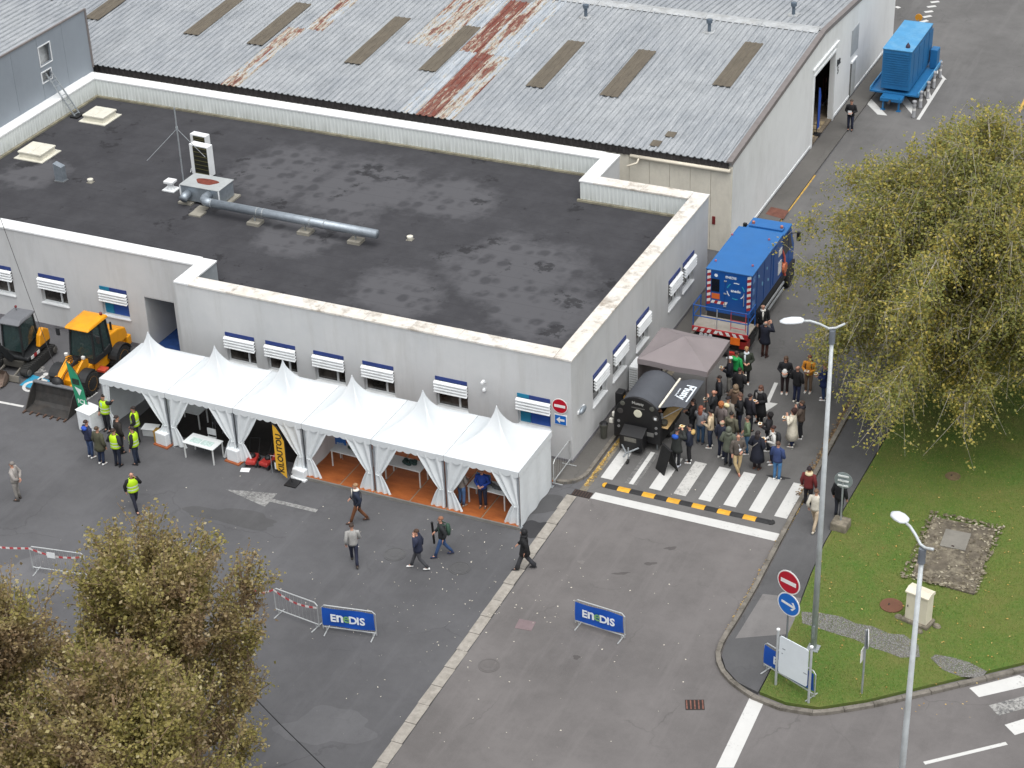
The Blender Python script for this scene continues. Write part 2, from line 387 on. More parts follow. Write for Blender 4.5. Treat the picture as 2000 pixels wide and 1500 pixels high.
# ------------------------------------------------ painted markings
for j in range(8):
    x = 1.34+.992*j; pm = paintmat('paint_ghost', '83827f', .5) if j == 1 else (P_white if j != 3 else paintmat('paint_white_b', 'c4c3bf', .42))
    sheet('crosswalk_stripe', [(x, -.42), (x+.485, -.42), (x+.485, 1.98), (x, 1.98)], .0125, pm, north)
sheet('crosswalk_stripe', [(2.5, -.42), (2.68, -.42), (2.66, 1.98), (2.48, 1.98)], .0129, P_white, north)
sheet('stop_line', [G(*p, .012) for p in [(1163, 961.5), (1527, 1043.5), (1519, 1058), (1153, 973)]], .0126, P_white, north)
def arrow(name, tail, tip, w_, hw, hl, mat, parent, z):
    a = Vector((tail[0], tail[1])); b = Vector((tip[0], tip[1])); d = (b-a).normalized(); n = Vector((-d.y, d.x)); m_ = b-d*hl
    pts = [a+n*w_/2, m_+n*w_/2, m_+n*hw, b, m_-n*hw, m_-n*w_/2, a-n*w_/2]
    return sheet(name, [(p.x, p.y) for p in pts], z, mat, parent)
arrow('direction_arrow', G(1516, 748), G(1489, 809), .16, .42, .95, P_white, north, .0125)
arrow('direction_arrow', G(1471, 802), G(1466, 829), .14, .3, .5, P_white, north, .0126)
arrow('direction_arrow', G(619, 998), G(441, 956), .2, .48, 2.0, P_faint, ground, .004)
def line(a, b, w_, mat, parent, z, name='painted_line'):
    a = Vector(a[:2]); b = Vector(b[:2]); d = (b-a).normalized(); n = Vector((-d.y, d.x))*w_/2
    return sheet(name, [a+n, b+n, b-n, a-n], z, mat, parent)
line(G(-60, 774), G(46, 794), .13, P_white, ground, .004); line(G(128, 809), G(189, 766), .14, P_white, ground, .0042)
line(G(66, 728), G(90, 724), .12, P_worn, ground, .004); line(G(77, 727), G(84, 716), .2, P_worn, ground, .0044)
# disabled parking symbol painted behind the loader bucket
q = [G(*p) for p in [(64, 732), (101, 744), (86, 766), (38, 752)]]; sheet('parking_symbol', q, .004, P_blue, ground)
pc_ = sum((Vector(p) for p in q), Vector())/4; e1 = (q[1]-q[0]).normalized(); e2 = (q[0]-q[3]).normalized()
def ps(x, y): p = pc_+e1*x+e2*y; return (p.x, p.y)
mbp = MB()
for seg in ([(-.1, .6), (-.1, .1), (.35, .05), (.5, -.35)], [(-.1, .3), (.3, .3)]):
    for a, b in zip(seg, seg[1:]):
        a_ = Vector(a); b_ = Vector(b); n = Vector((-(b_-a_).y, (b_-a_).x)).normalized()*.09
        mbp.poly([(*ps(*(a_+n)), .008), (*ps(*(b_+n)), .008), (*ps(*(b_-n)), .008), (*ps(*(a_-n)), .008)])
for j in range(10):
    g0 = R(100)+j*R(25); g1 = g0+R(26)
    mbp.poly([(*ps(-.02+math.cos(g)*r_, -.3+math.sin(g)*r_), .0085) for g, r_ in ((g0, .3), (g1, .3), (g1, .45), (g0, .45))])
mbp.poly([(*ps(-.1+.13*math.cos(g), .74+.13*math.sin(g)), .0083) for g in [j*math.pi/5 for j in range(10)]]); mbp.build('wheelchair_sign', P_white, ground)
# wide line, dashes and crossing of the side road
sheet('give_way_line', [G(*p) for p in [(1466, 1359), (1493, 1370), (1433, 1500), (1398, 1500)]], .0085, P_white, road)
sheet('give_way_line', [G(*p) for p in [(1397, 1502), (1432, 1502), (1408, 1560), (1368, 1560)]], .0085, P_white, road)
line(G(1805, 1491), G(1966, 1452), .14, P_white, road, .0085)
for q in ([(1893, 1344), (1990, 1319), (2030, 1335), (1912, 1362)], [(1931, 1378), (2020, 1354), (2050, 1370), (1950, 1398)], [(1962, 1416), (2040, 1392), (2070, 1410), (1982, 1436)]):
    sheet('crosswalk_stripe', [G(*p) for p in q], .0085, P_worn if q[0][0] == 1931 else P_white, road)
# parking box of the blue trailer, far dashes, yellow kerb lines
line(G(1793, 234), G(1843, 155), .17, P_white, far_road, .0125); line(G(1846, 156), G(1824, 134), .17, P_white, far_road, .0127)
for q in ([(1693, 203), (1701, 193), (1733, 226), (1714, 224)], [(1756, 194), (1770, 190), (1788, 212), (1785, 228)], [(1803, 180), (1812, 171), (1822, 195), (1812, 200)]):
    sheet('hatch_stripe', [G(*p) for p in q], .0124, P_white, far_road)
for a, b in (((1797, 44), (1812, 40)), ((1803, 34), (1819, 31)), ((1806, 24), (1822, 22)), ((1811, 14), (1828, 12)), ((1818, 5), (1834, 3)), ((1750, 13), (1757, 16))):
    line(G(*a), G(*b), .26, P_white, far_road, .0125, 'dash')
line(G(1669, 230), G(1706, 180), .16, P_yel, far_road, .0126); line(G(1990, 220), G(2004, 190), .14, P_yel, far_road, .0126)
line(G(1522, 432), G(1568, 372), .2, P_yel, north, .0127); line(G(1568, 372), G(1590, 342), .2, P_yel, north, .0127)
# pavement strip along the warehouse gable
MB().box(-.1, .95, 18.92, 48, 0, .1).build('gable_pavement', A_pav, kind='structure')
sheet('brick_patch', [G(*p, .1) for p in [(1495, 418), (1506, 404), (1541, 412), (1530, 428)]], .104, M('brick_floor', '6d463a', .95, var=.3, scale=6))

# stains: damp patch at the tent corner, oil and tyre marks on the road
def stain(c, rx, ry, rot, mat, parent, z, seed):
    rs = random.Random(seed); ph = [rs.uniform(0, 6.28) for _ in range(3)]; cr, sr = math.cos(rot), math.sin(rot); pts = []
    for j in range(40):
        a = 2*math.pi*j/40; m_ = 1+.16*math.sin(3*a+ph[0])+.1*math.sin(5*a+ph[1])+.06*math.sin(9*a+ph[2]); x, y = rx*m_*math.cos(a), ry*m_*math.sin(a); pts.append((c[0]+x*cr-y*sr, c[1]+x*sr+y*cr))
    sheet('stain', pts, z, mat, parent)
damp = asphalt('asphalt_damp', '38383a'); oil = asphalt('asphalt_oil', '545150'); pale = asphalt('asphalt_pale', '6f6c6a')
stain(G(1048, 1032), .72, .5, .5, damp, ground, .003, 1); stain(G(1075, 985), .9, .55, .7, asphalt('asphalt_repair', '4a4a4b'), ground, .0032, 9)
for j, (u, v, rx, ry, ro) in enumerate(((1310, 1071, .22, .1, .5), (1270, 1101, .24, .09, .5), (1213, 1120, .3, .07, .5), (1126, 1284, .12, .12, 0), (1135, 1098, .13, .1, 0))): stain(G(u, v), rx, ry, ro, oil if j < 4 else pale, road, .0062, 20+j)
stain(G(1520, 933), .42, .12, .15, damp, north, .0105, 31); stain(G(75, 1120), 1.6, 1.0, .2, asphalt('asphalt_old', '626264'), ground, .0031, 33); stain(G(640, 1420), 1.5, .9, .4, asphalt('asphalt_old2', '5e5e60'), ground, .0031, 35); stain(G(455, 1010), 1.9, .5, .1, asphalt('asphalt_dirty', '4f4f50'), ground, .0029, 37)
# ================================================================ office building
ZT, ZR = 4.70, 3.70
k = NB('render_wall'); a = k.noise(.35, 6, .7); b = k.noise(1.3, 8, .75, k.scaled(1, 1, .12)); g = k.noise(60, 2)
col = k.mix(k.ramp(a, (.35, 0.0), (.65, 1.0)), 'bdbfc0', 'c8c9c9'); col = k.mix(k.math('MULTIPLY', k.ramp(b, (.5, 0.0), (.75, 1.0)), .4), col, 'a09f9a')
k.color(col); k.rough(.9); k.bump(g, .12, .01); WALL = k.m; MATS['render_wall'] = WALL
k = NB('coping'); a = k.noise(1.6, 8, .78, k.scaled(1, 1, 1)); b = k.noise(.55, 5, .7, k.scaled(1, 1, 1, (7, 3, 0)))
col = k.mix(k.ramp(k.noise(3), (.35, 0.0), (.65, 1.0)), 'e3e1dc', 'd3cfc8'); m1 = k.ramp(a, (.5, 0.0), (.62, 1.0)); m2 = k.ramp(b, (.42, 0.0), (.58, 1.0))
col = k.mix(k.math('MULTIPLY', k.math('MULTIPLY', m1, m2), .8), col, '7d756d'); col = k.mix(k.math('MULTIPLY', m2, .3), col, 'b5a892')
k.color(col); k.rough(.7); COPE = k.m
k = NB('coping_clean'); a = k.noise(2.2, 8, .8); col = k.mix(k.ramp(a, (.55, 0.0), (.75, 1.0)), 'e4e6e6', 'b5b4ae'); k.color(col); k.rough(.7); COPE2 = k.m
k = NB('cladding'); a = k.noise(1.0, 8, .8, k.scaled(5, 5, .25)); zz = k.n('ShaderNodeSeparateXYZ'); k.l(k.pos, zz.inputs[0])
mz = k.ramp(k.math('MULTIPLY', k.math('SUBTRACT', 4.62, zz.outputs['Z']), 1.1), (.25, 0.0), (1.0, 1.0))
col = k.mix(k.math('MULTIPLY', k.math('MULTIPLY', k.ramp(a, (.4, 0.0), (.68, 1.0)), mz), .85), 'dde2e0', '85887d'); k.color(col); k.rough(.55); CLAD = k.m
# membrane roof: dark bitumen with dry grey areas full of round damp spots
k = NB('bitumen_roof'); big = k.noise(.22, 5, .65); mid = k.noise(.7, 5, .7); fine = k.noise(30, 3, .8)
reg = None
for cx_, cy_, rr_ in ((-20, 12.6, 3.2), (-15.5, 12.4, 3.6), (-11.5, 13, 2.6), (-6, 7.5, 3.6), (-3.2, 4.5, 2.8), (-9.5, 4.2, 2.6), (-16, 7.2, 2.2), (-31, 8.4, 2.0)):
    dv = k.n('ShaderNodeVectorMath', operation='DISTANCE'); k.l(k.scaled(1, 1, 0), dv.inputs[0]); dv.inputs[1].default_value = (cx_, cy_, 0)
    f_ = k.math('SUBTRACT', 1.0, k.math('DIVIDE', dv.outputs['Value'], rr_*1.25), True); reg = f_ if reg is None else k.math('MAXIMUM', reg, f_)
mask = k.ramp(k.math('ADD', k.math('MULTIPLY', reg, .55), k.math('ADD', k.math('MULTIPLY', big, .4), k.math('MULTIPLY', mid, .4))), (.52, 0.0), (.68, 1.0))
sx_ = k.n('ShaderNodeSeparateXYZ'); k.l(k.pos, sx_.inputs[0]); seam = k.ramp(k.math('PINGPONG', sx_.outputs['Y'], .5), (0.0, 1.0), (.03, 0.0))
wv = k.n('ShaderNodeVectorMath', operation='ADD'); sc = k.n('ShaderNodeVectorMath', operation='SCALE'); k.l(k.noise(1.1, 3, .6, out='Color'), sc.inputs[0]); sc.inputs['Scale'].default_value = .35
k.l(k.pos, wv.inputs[0]); k.l(sc.outputs[0], wv.inputs[1])
mp = k.n('ShaderNodeMapping'); mp.inputs['Scale'].default_value = (1.5, 1.3, 0); k.l(wv.outputs[0], mp.inputs[0])
v = k.n('ShaderNodeTexVoronoi'); v.inputs['Scale'].default_value = 1.0; v.inputs['Randomness'].default_value = .7; k.l(mp.outputs[0], v.inputs['Vector'])
spot = k.ramp(v.outputs['Distance'], (.3, 1.0), (.5, 0.0)); sp2 = k.math('MULTIPLY', spot, k.ramp(k.noise(.9, 3), (.36, 0.0), (.5, 1.0)))
base = k.mix(k.ramp(mid, (.35, 0.0), (.7, 1.0)), '3b3b3e', '464649'); dry = k.mix(sp2, '57575a', '444447')
col = k.mix(k.math('MULTIPLY', mask, .9), base, dry)
col = k.mix(k.math('MULTIPLY', seam, .25), col, '26262a'); wet = k.math('MULTIPLY', k.ramp(k.noise(.5, 6, .7, k.scaled(1, 1, 1, (31, 5, 0))), (.6, 0.0), (.64, 1.0)), .7); col = k.mix(wet, col, '252527')
col = k.mix(k.math('MULTIPLY', k.ramp(fine, (.45, 0.0), (.75, 1.0)), .15), col, '6a6a6d'); k.color(col); k.rough(.9); k.b.inputs['Specular IOR Level'].default_value = .15; k.bump(fine, .15, .01); ROOF = k.m
k = NB('window_glass'); k.color(k.mix(k.ramp(k.noise(1.4, 4, .6), (.42, 0.0), (.62, 1.0)), '23211f', '4a4642')); k.rough(.12); GLASS = k.m
white_p = M('white_paint', 'e6e9ea', .45, var=.06, dirt='b8b8b2', dirtamt=.25); frame_w = M('window_frame', 'cfd2d3', .5, var=.08)
blue_p = M('blue_panel', '1f4c9c', .45, var=.12); teal_p = M('teal_panel', '17789a', .45, var=.12); navy_p = M('navy_panel', '263a78', .5, var=.15)
zinc = M('zinc', '9aa3ab', .45, .6, var=.15, scale=5); steel = M('galvanised', 'a7adb1', .5, .5, var=.2, scale=7, dirt='7b7a76', dirtamt=.4)
black_p = M('black_plastic', '1c1c1e', .55, var=.2)

office = thing('office_building', 'long low light grey office building with dark flat roof and white parapet', 'building')
XS = -17.6; XL = -36.0; YL = 1.6; YB = 17.95; XN = -5.2; YN = 15.4
foot = [(0, 0), (0, YN), (XN, YN), (XN, YB), (XL, YB), (XL, YL), (-20.45, YL), (-20.45, YL+3), (-18.95, YL+3), (-18.95, YL), (XS, YL), (XS, 0)]
W = .3                                        # wall thickness
def wall_x(x0, x1, y, out, openings, z0=0.0, z1=ZT-.06, mb=None):
    """wall running along X at plane y, outside towards -Y (out=-1); openings (xa, xb, za, zb)"""
    mb = mb or MB(); ya, yb = (y, y+W) if out < 0 else (y-W, y); op = sorted(openings); x = x0
    for xa, xb, za, zb in op:
        mb.box(x, xa, ya, yb, z0, z1)
        if za > z0: mb.box(xa, xb, ya, yb, z0, za)
        mb.box(xa, xb, ya, yb, zb, z1); x = xb
    mb.box(x, x1, ya, yb, z0, z1); return mb
def wall_y(y0, y1, x, out, openings, z0=0.0, z1=ZT-.06, mb=None):
    mb = mb or MB(); xa_, xb_ = (x-W, x) if out > 0 else (x, x+W); y = y0
    for ya, yb, za, zb in sorted(openings):
        mb.box(xa_, xb_, y, ya, z0, z1)
        if za > z0: mb.box(xa_, xb_, ya, yb, z0, za)
        mb.box(xa_, xb_, ya, yb, zb, z1); y = yb
    mb.box(xa_, xb_, y, y1, z0, z1); return mb
WZ0, WZ1 = 1.38, 2.78
fr = [(-15.42, 0), (-13.5, 0), (-11.27, 0), (-9.03, 0), (-5.8, 0), (-2.27, 1)]   # front windows, 1 = filled with blue panels
lf = [(-28.78, 0), (-25.93, 0), (-22.72, 2)]
rt = [2.12, 4.18, 6.74, 10.47, 12.2]
WW = 1.38
wall_x(XS+W, -W, 0, -1, [(x, x+WW, WZ0, WZ1) for x, _ in fr]).build('front_wall', WALL, office)
wall_x(XL, -20.45, YL, -1, [(x, x+WW, WZ0-.08, WZ1-.06) for x, _ in lf]).build('front_wall', WALL, office)
MB().box(-20.45, -18.95, YL, YL+W, 2.66, ZT-.06).box(-18.95, XS, YL, YL+W, 0, ZT-.06).build('front_wall', WALL, office)
wall_y(0, YN-W, 0, 1, [(y_, y_+WW, WZ0+.04, WZ1+.08) for y_ in rt]).build('side_wall', WALL, office)
wall_y(0, YL, XS, -1, []).build('side_wall', WALL, office)
MB().box(XN, 0, YN-W, YN, 0, ZT-.06).build('back_wall', WALL, office); MB().box(XN-W, XN, YN, YB-W, 0, ZT-.06).build('side_wall', WALL, office)
MB().box(XL, XN, YB-W, YB, 0, ZT-.06).build('back_wall', WALL, office)
# entrance recess with blue floor
MB().box(-20.75, -20.45, YL+W, YL+3.3, 0, 2.66).box(-18.95, -18.65, YL+W, YL+3.3, 0, 2.66).box(-20.45, -18.95, YL+3, YL+3.3, 0, 2.66).build('entrance_recess', WALL, office)
MB().box(-20.45, -18.95, YL+.01, YL+3, 2.6, 2.66).build('entrance_ceiling', WALL, office)
MB().box(-20.45, -18.95, YL+.02, YL+3, .0, .03).build('entrance_floor', M('blue_carpet', '1d3f78', .95, var=.25), office)
MB().box(-20.2, -19.2, YL+2.93, YL+2.99, .03, 2.1).build('door', M('dark_glass_door', '20242a', .2), office)
# plinth
plm = M('plinth', '77767a', .95, dirt='4c4943', dirtamt=.5)
MB().box(XS-.025, .025, -.025, 0, 0, .22).box(0, .025, 0, YN, .1, .24).box(XL, XS-.025, YL-.025, YL, 0, .2).build('plinth', plm, office)
# roof deck and parapet: inner cladding ribs, copings in pieces
MB().prism([(-.3, .3), (-.3, YN-.3), (XN-.3, YN-.3), (XN-.3, YB-.3), (XL+.3, YB-.3), (XL+.3, YL+.3), (XS+.3, YL+.3), (XS+.3, .3)], ZR-.3, ZR).build('roof_deck', ROOF, office)
def clad_run(a, b, z0, z1, nrm, pitch=.2, depth=.028, mat=None, parent=None, name='parapet_cladding'):
    a = Vector((a[0], a[1], 0)); b = Vector((b[0], b[1], 0)); d = (b-a).normalized(); L = (b-a).length; n = Vector((nrm[0], nrm[1], 0)); prof = []
    m_ = int(L/pitch); p_ = L/m_
    for j in range(m_):
        for t, h in ((0, 0), (.5, 0), (.62, 1), (.88, 1)): prof.append(a+d*(p_*(j+t))+n*(.006+depth*h))
    prof.append(b+n*.006); nV = len(prof); vs = [(p.x, p.y, z0) for p in prof]+[(p.x, p.y, z1) for p in prof]
    return MB().add(vs, [(i, i+1, i+1+nV, i+nV) for i in range(nV-1)]).build(name, mat or CLAD, parent)
PI_ = .62
MB().box(XL, XN-.3, YB-PI_, YB-W-.002, ZR, ZT-.06).box(XN-PI_, XN-W-.002, YN-PI_, YB-PI_, ZR, ZT-.062).box(XN-PI_+.001, -.3, YN-PI_, YN-W-.002, ZR, ZT-.061).box(XL+.02, XL+2.4, YL+W+.002, YB-PI_, ZR, ZT-.063).build('parapet_core', CLAD, office)
MB().box(-PI_, -W-.002, PI_, YN-PI_, ZR, ZT-.06).box(XS+PI_, -W-.002, W+.002, PI_, ZR, ZT-.061).box(XS+W+.002, XS+PI_, W+.002, YL+PI_, ZR, ZT-.062).box(XL+2.4, XS+W, YL+W+.002, YL+PI_, ZR, ZT-.063).build('parapet_core', M('parapet_inner', '8e9498', .8), office)
for a, b, n in (((XL+2.4, YB-PI_), (XN-PI_, YB-PI_), (0, -1)), ((XN-PI_, YN-PI_), (-PI_, YN-PI_), (0, -1)), ((XL+2.4, YL+PI_), (XL+2.4, YB-PI_), (1, 0)), ((XN-PI_, YN-PI_), (XN-PI_, YB-PI_), (-1, 0))):
    clad_run(a, b, ZR+.1, ZT-.08, n, parent=office)
MB().box(XL+2.4, XN-PI_-.2, YB-PI_-.13, YB-PI_, ZR, ZR+.09).box(XN-PI_-.12, -PI_, YN-PI_-.13, YN-PI_, ZR, ZR+.09).box(XL+2.4, XL+2.54, YL+PI_, YB-PI_-.14, ZR, ZR+.085).build('roof_upstand', M('upstand', '8b8673', .9, var=.3, dirt='3f3b30', dirtamt=.7), office)
def copings(a, b, inward, mat, seg=2.1, w_=PI_+.05, over=.045):
    a = Vector((a[0], a[1], 0)); b = Vector((b[0], b[1], 0)); d = (b-a).normalized(); n = Vector((inward[0], inward[1], 0)); L = (b-a).length; m_ = max(1, round(L/seg))
    for j in range(m_):
        p = a+d*(L*j/m_+.006); q = a+d*(L*(j+1)/m_-.006); h = .002*(j % 2)
        MB().ext([p-n*over+Vector((0, 0, ZT-.075)), q-n*over+Vector((0, 0, ZT-.075)), q+n*w_+Vector((0, 0, ZT-.075)), p+n*w_+Vector((0, 0, ZT-.075))], (0, 0, .085+h)).build('coping', mat, office, bevel=.012)
copings((XS+PI_+.06, 0), (-PI_-.06, 0), (0, 1), COPE); copings((0, -.04), (0, YN+.04), (-1, 0), COPE)
copings((XN, YN), (-PI_-.06, YN), (0, -1), COPE); copings((XN, YN-PI_-.05), (XN, YB), (-1, 0), COPE2)
copings((XL+1.8, YB), (XN-PI_-.06, YB), (0, -1), COPE2, 2.6); copings((XS, -.04), (XS, YL+PI_), (1, 0), COPE2)
copings((XL+2, YL), (XS-.05, YL), (0, 1), COPE2); copings((XL+1.78, YL+PI_), (XL+1.78, YB-PI_-.06), (1, 0), COPE2, 2.6)
# windows: frame > pane, slat, sill
def window(axis, p0, zlo, zhi, plane, out, kind):
    """frame as a part, everything else its sub-parts. axis 'x': along X on plane y; 'y': along Y on plane x"""
    def Bx(mb, a0, a1, d0, d1, z0, z1):        # a along wall, d outwards from wall face
        if axis == 'x': return mb.box(p0+a0, p0+a1, plane-d1, plane-d0, z0, z1)
        return mb.box(plane+d0, plane+d1, p0+a0, p0+a1, z0, z1)
    f = MB(); 
    for a0, a1, z0, z1 in ((0, .05, zlo, zhi), (WW-.05, WW, zlo, zhi), (.05, WW-.05, zlo, zlo+.06), (.05, WW-.05, zhi-.05, zhi)): Bx(f, a0+.003, a1-.003, -.2, -.14, z0+.003, z1-.003)
    if kind == 0: Bx(f, .93, 1.0, -.198, -.12, zlo+.06, zhi-.05)
    win = f.build('window', frame_w, office)
    if kind == 0:
        Bx(MB(), .05, .93, -.18, -.17, zlo+.06, zhi-.06).build('pane', GLASS, win); Bx(MB(), 1.0, WW-.05, -.18, -.17, zlo+.06, zhi-.06).build('pane', GLASS, win)
    else:
        Bx(MB(), .05, .48, -.18, -.13, zlo+.06, zhi-.06).build('panel', teal_p, win); Bx(MB(), .5, WW-.05, -.18, -.135, zlo+.06, zhi-.06).build('panel', blue_p, win)
    if kind != 0: Bx(MB(), .0, .5, -.05, .03, zhi-.16, zhi-.005).build('shutter_box', teal_p, win); Bx(MB(), .502, WW, -.05, .03, zhi-.16, zhi-.005).build('shutter_box', navy_p, win)
    else: Bx(MB(), .0, WW, -.05, .03, zhi-.16, zhi-.005).build('shutter_box', navy_p, win)
    Bx(MB(), -.04, WW+.04, -.12, .06, zlo-.05, zlo+.002).build('sill', white_p, win)
    for j in range(4):                        # tilted sun-screen slats
        z1 = zhi-.17-j*.132; mb = MB(); a0, a1 = -.03, WW+.03
        if axis == 'x': pts = [(p0+a0, plane-.05, z1), (p0+a0, plane-.16, z1-.07), (p0+a0, plane-.165, z1-.1), (p0+a0, plane-.145, z1-.1), (p0+a0, plane-.04, z1-.03)]; mb.ext(pts, (a1-a0, 0, 0))
        else: pts = [(plane+.05, p0+a0, z1), (plane+.16, p0+a0, z1-.07), (plane+.165, p0+a0, z1-.1), (plane+.145, p0+a0, z1-.1), (plane+.04, p0+a0, z1-.03)]; mb.ext(pts, (0, a1-a0, 0))
        mb.build('slat', white_p, win)
for x, kd in fr: window('x', x, WZ0, WZ1, 0, -1, kd)
for x, kd in lf: window('x', x, WZ0-.08, WZ1-.06, YL, -1, kd)
for y_ in rt: window('y', y_, WZ0+.04, WZ1+.08, 0, 1, 0)
# small wall fittings of their own
t = thing('security_camera', 'white security camera bracket on the office front wall', 'camera', (-3.62, 0, 2.95))
MB().tube([(0, -.02, .0), (0, -.2, .06)], .03).build('arm', white_p, t); MB().box(-.05, .05, -.34, -.12, .08, .18).build('housing', white_p, t, bevel=.015)
t = thing('wall_lamp', 'small white lamp below the security camera', 'wall lamp', (-3.66, 0, 2.62)); MB().ell((0, -.07, 0), (.07, .08, .1)).build('globe', white_p, t, smooth=True); MB().box(-.04, .04, -.03, 0, -.05, .05).build('bracket', white_p, t)
t = thing('wall_lamp', 'grey oval bulkhead lamp on the office side wall near the corner', 'wall lamp', (0, .85, 2.05)); MB().ell((.1, 0, 0), (.1, .3, .13)).build('cover', zinc, t, smooth=True); MB().box(0, .06, -.32, .32, -.05, .05).build('back_plate', white_p, t)
# ----- things on the flat roof
cream = M('skylight_dome', 'd5d2c4', .5, var=.1, dirt='9b988a', dirtamt=.3); conc_pad = M('roof_pad', '8f8b80', .95, var=.2)
for (x0, x1, y0, y1, lb) in ((-32.55, -31.0, 14.25, 15.75, 'cream roof hatch near the ladder at the roof corner'), (-32.9, -31.25, 9.45, 11.0, 'cream roof hatch beside the metal vent stub')):
    t = thing('roof_skylight', lb, 'skylight', ((x0+x1)/2, (y0+y1)/2, ZR)); hx, hy = (x1-x0)/2, (y1-y0)/2
    MB().box(-hx, hx, -hy, hy, 0, .04).build('flange', cream, t); MB().box(-hx+.2, hx-.2, -hy+.2, hy-.2, .04, .26).build('kerb', cream, t)
    for s in (-1, 1): MB().ext([(min(0, s*(hx-.15))+.006, -hy+.15, .26), (max(0, s*(hx-.15))-.006, -hy+.15, .26), (max(0, s*(hx-.15))-.006, hy-.15, .26), (min(0, s*(hx-.15))+.006, hy-.15, .26)], (0, 0, .1)).build('lid', cream, t, bevel=.03)
t = thing('vent_stub', 'upright grey metal vent stub with slanted top on the flat roof', 'vent', (-29.25, 8.2, ZR))
MB().ext([(-.22, -.16, 0), (.22, -.16, 0), (.22, -.16, .75), (-.22, -.16, .9)], (0, .32, 0)).build('duct', zinc, t); MB().box(-.26, .26, -.2, .2, .0, .05).build('flashing', M('lead', '6f7274', .7), t)
t = thing('roof_vent', 'small white cowl vent on a square plate beside the mast', 'vent', (-23.85, 9.2, ZR))
MB().box(-.32, .32, -.28, .28, 0, .05).build('plate', white_p, t); MB().lathe([(.15, .05), (.15, .35)], n=12).build('neck', white_p, t); MB().box(-.24, .24, -.22, .22, .36, .48).build('cap', white_p, t, bevel=.02)
t = thing('antenna_mast', 'thin grey antenna mast with two stays on the flat roof', 'antenna', (-23.5, 9.75, ZR))
MB().tube([(0, 0, 0), (0, 0, 3.9)], .035, 8).build('pole', steel, t); MB().box(-.15, .15, -.15, .15, 0, .04).build('foot_plate', steel, t)
for dx, dy in ((-1.3, -.8), (1.0, .5)): MB().tube([(0, 0, 2.85), (dx, dy, 1.4)], .015, 6).build('stay', steel, t)
MB().tube([(0, 0, 2.8), (0, 0, 2.95)], .06, 8).build('collar', steel, t)
def ac_unit(c, w_, h_, d_, label, zb=.12):
    t = thing('air_conditioner', label, 'air conditioner', (c[0], c[1], ZR), R(-4))
    MB().box(-w_/2, w_/2, -d_/2, d_/2, zb, zb+h_).build('casing', white_p, t, bevel=.02)
    MB().box(-w_/2+.2*w_, w_/2-.05, -d_/2-.012, -d_/2-.002, zb+.06, zb+h_-.06).build('coil_grille', M('coil_dark', '23241e', .7, .2, var=.3, scale=6), t)
    for j in range(7): z = zb+.12+(h_-.24)*j/6; MB().box(-w_/2+.2*w_, w_/2-.05, -d_/2-.025, -d_/2-.013, z-.008, z+.008).build('grille_bar', M('grille_wire', '6a6640', .6), t)
    for s in (-1, 1): MB().box(s*w_*.35-.04, s*w_*.35+.04, -d_/2-.05, d_/2+.05, 0, zb).build('foot', M('rubber', '26262a', .9), t)
    MB().tube([(-w_/2, .05, zb+.15), (-w_/2-.2, .05, zb+.12), (-w_/2-.25, 0, .05)], .03, 6).build('hose', white_p, t)
ac_unit((-23.2, 11.0), 1.05, 1.5, .4, 'tall white air conditioning unit standing behind the rusty box'); ac_unit((-24.75, 13.25), .9, .85, .36, 'smaller white air conditioning unit behind the tall one')
t = thing('ventilation_unit', 'grey metal ventilation box with a rusty lid patch and two spouts', 'ventilation unit', (-21.65, 8.9, ZR))
MB().box(-1.0, 1.0, -.62, .62, .12, .85).build('box', zinc, t, bevel=.015)
MB().box(-1.04, 1.04, -.66, .66, .852, .88).build('lid', M('lid_grey', 'a3a7a7', .6, var=.1), t)
MB().ext([(.55*math.cos(a)*(1+.18*math.sin(3*a)), .02+.33*math.sin(a)*(1+.12*math.cos(2*a)), .88) for a in [i*math.pi/10 for i in range(20)]], (0, 0, .004)).build('rust_patch', M('rust', '6e3427', .9, var=.35, scale=5), t)
for s in (-1, 1): MB().bar((s*1.02, -.64, .12), (s*1.02, -.64, .86), .05, .05).build('corner_post', white_p, t)
MB().box(.5, 1.2, -.5, .85, .0, .08).build('paving_slab', conc_pad, t); MB().box(-1.1, -.4, -.85, .3, .0, .08).build('paving_slab', conc_pad, t); MB().box(.0, .5, -1.2, -.75, .0, .06).build('paving_slab', conc_pad, t)
MB().tube([(-.62, -.6, .48), (-.62, -.95, .46), (-.62, -1.1, .38)], .2, 14).build('spout', zinc, t, smooth=True)
t = thing('roof_duct', 'long round grey ventilation duct lying on blocks across the flat roof', 'duct', (-21.1, 7.6, ZR))
MB().tube([(-.05, .75, .6), (-.05, .35, .6), (.0, .15, .6), (.2, 0, .6), (.5, -.02, .6)], .2, 14).build('elbow', zinc, t, smooth=True)
MB().tube([(.5, -.02, .6), (8.9, -.12, .6)], .2, 16).build('pipe', zinc, t, smooth=True)
for x in (.52, 2.9, 3.2, 5.6, 6.3): MB().tube([(x, -.03-.01*x, .6), (x+.05, -.03-.01*x, .6)], .215, 16).build('joint_band', steel, t)
for x in (2.75, 5.3, 7.8): MB().box(x-.3, x+.3, -.35, .18, 0, .14).build('support_block', conc_pad, t); MB().bar((x, -.1, .14), (x, -.1, .42), .05, .05).build('support_leg', steel, t)
MB().box(-.5, .1, -.45, .1, .001, .07).build('support_block', conc_pad, t)
for p, lb in ((G(801, 468, ZR), 'small pale cowl on the flat roof right of the duct'), (G(177, 356, ZR), 'tiny pale drain outlet on the flat roof near the hatches')):
    t = thing('roof_outlet', lb, 'vent', tuple(p)); MB().lathe([(.1, 0), (.1, .1), (.14, .1), (.14, .17), (.01, .2)], n=10).build('cowl', cream, t); MB().box(-.14, .14, -.14, .14, 0, .02).build('flange', conc_pad, t)
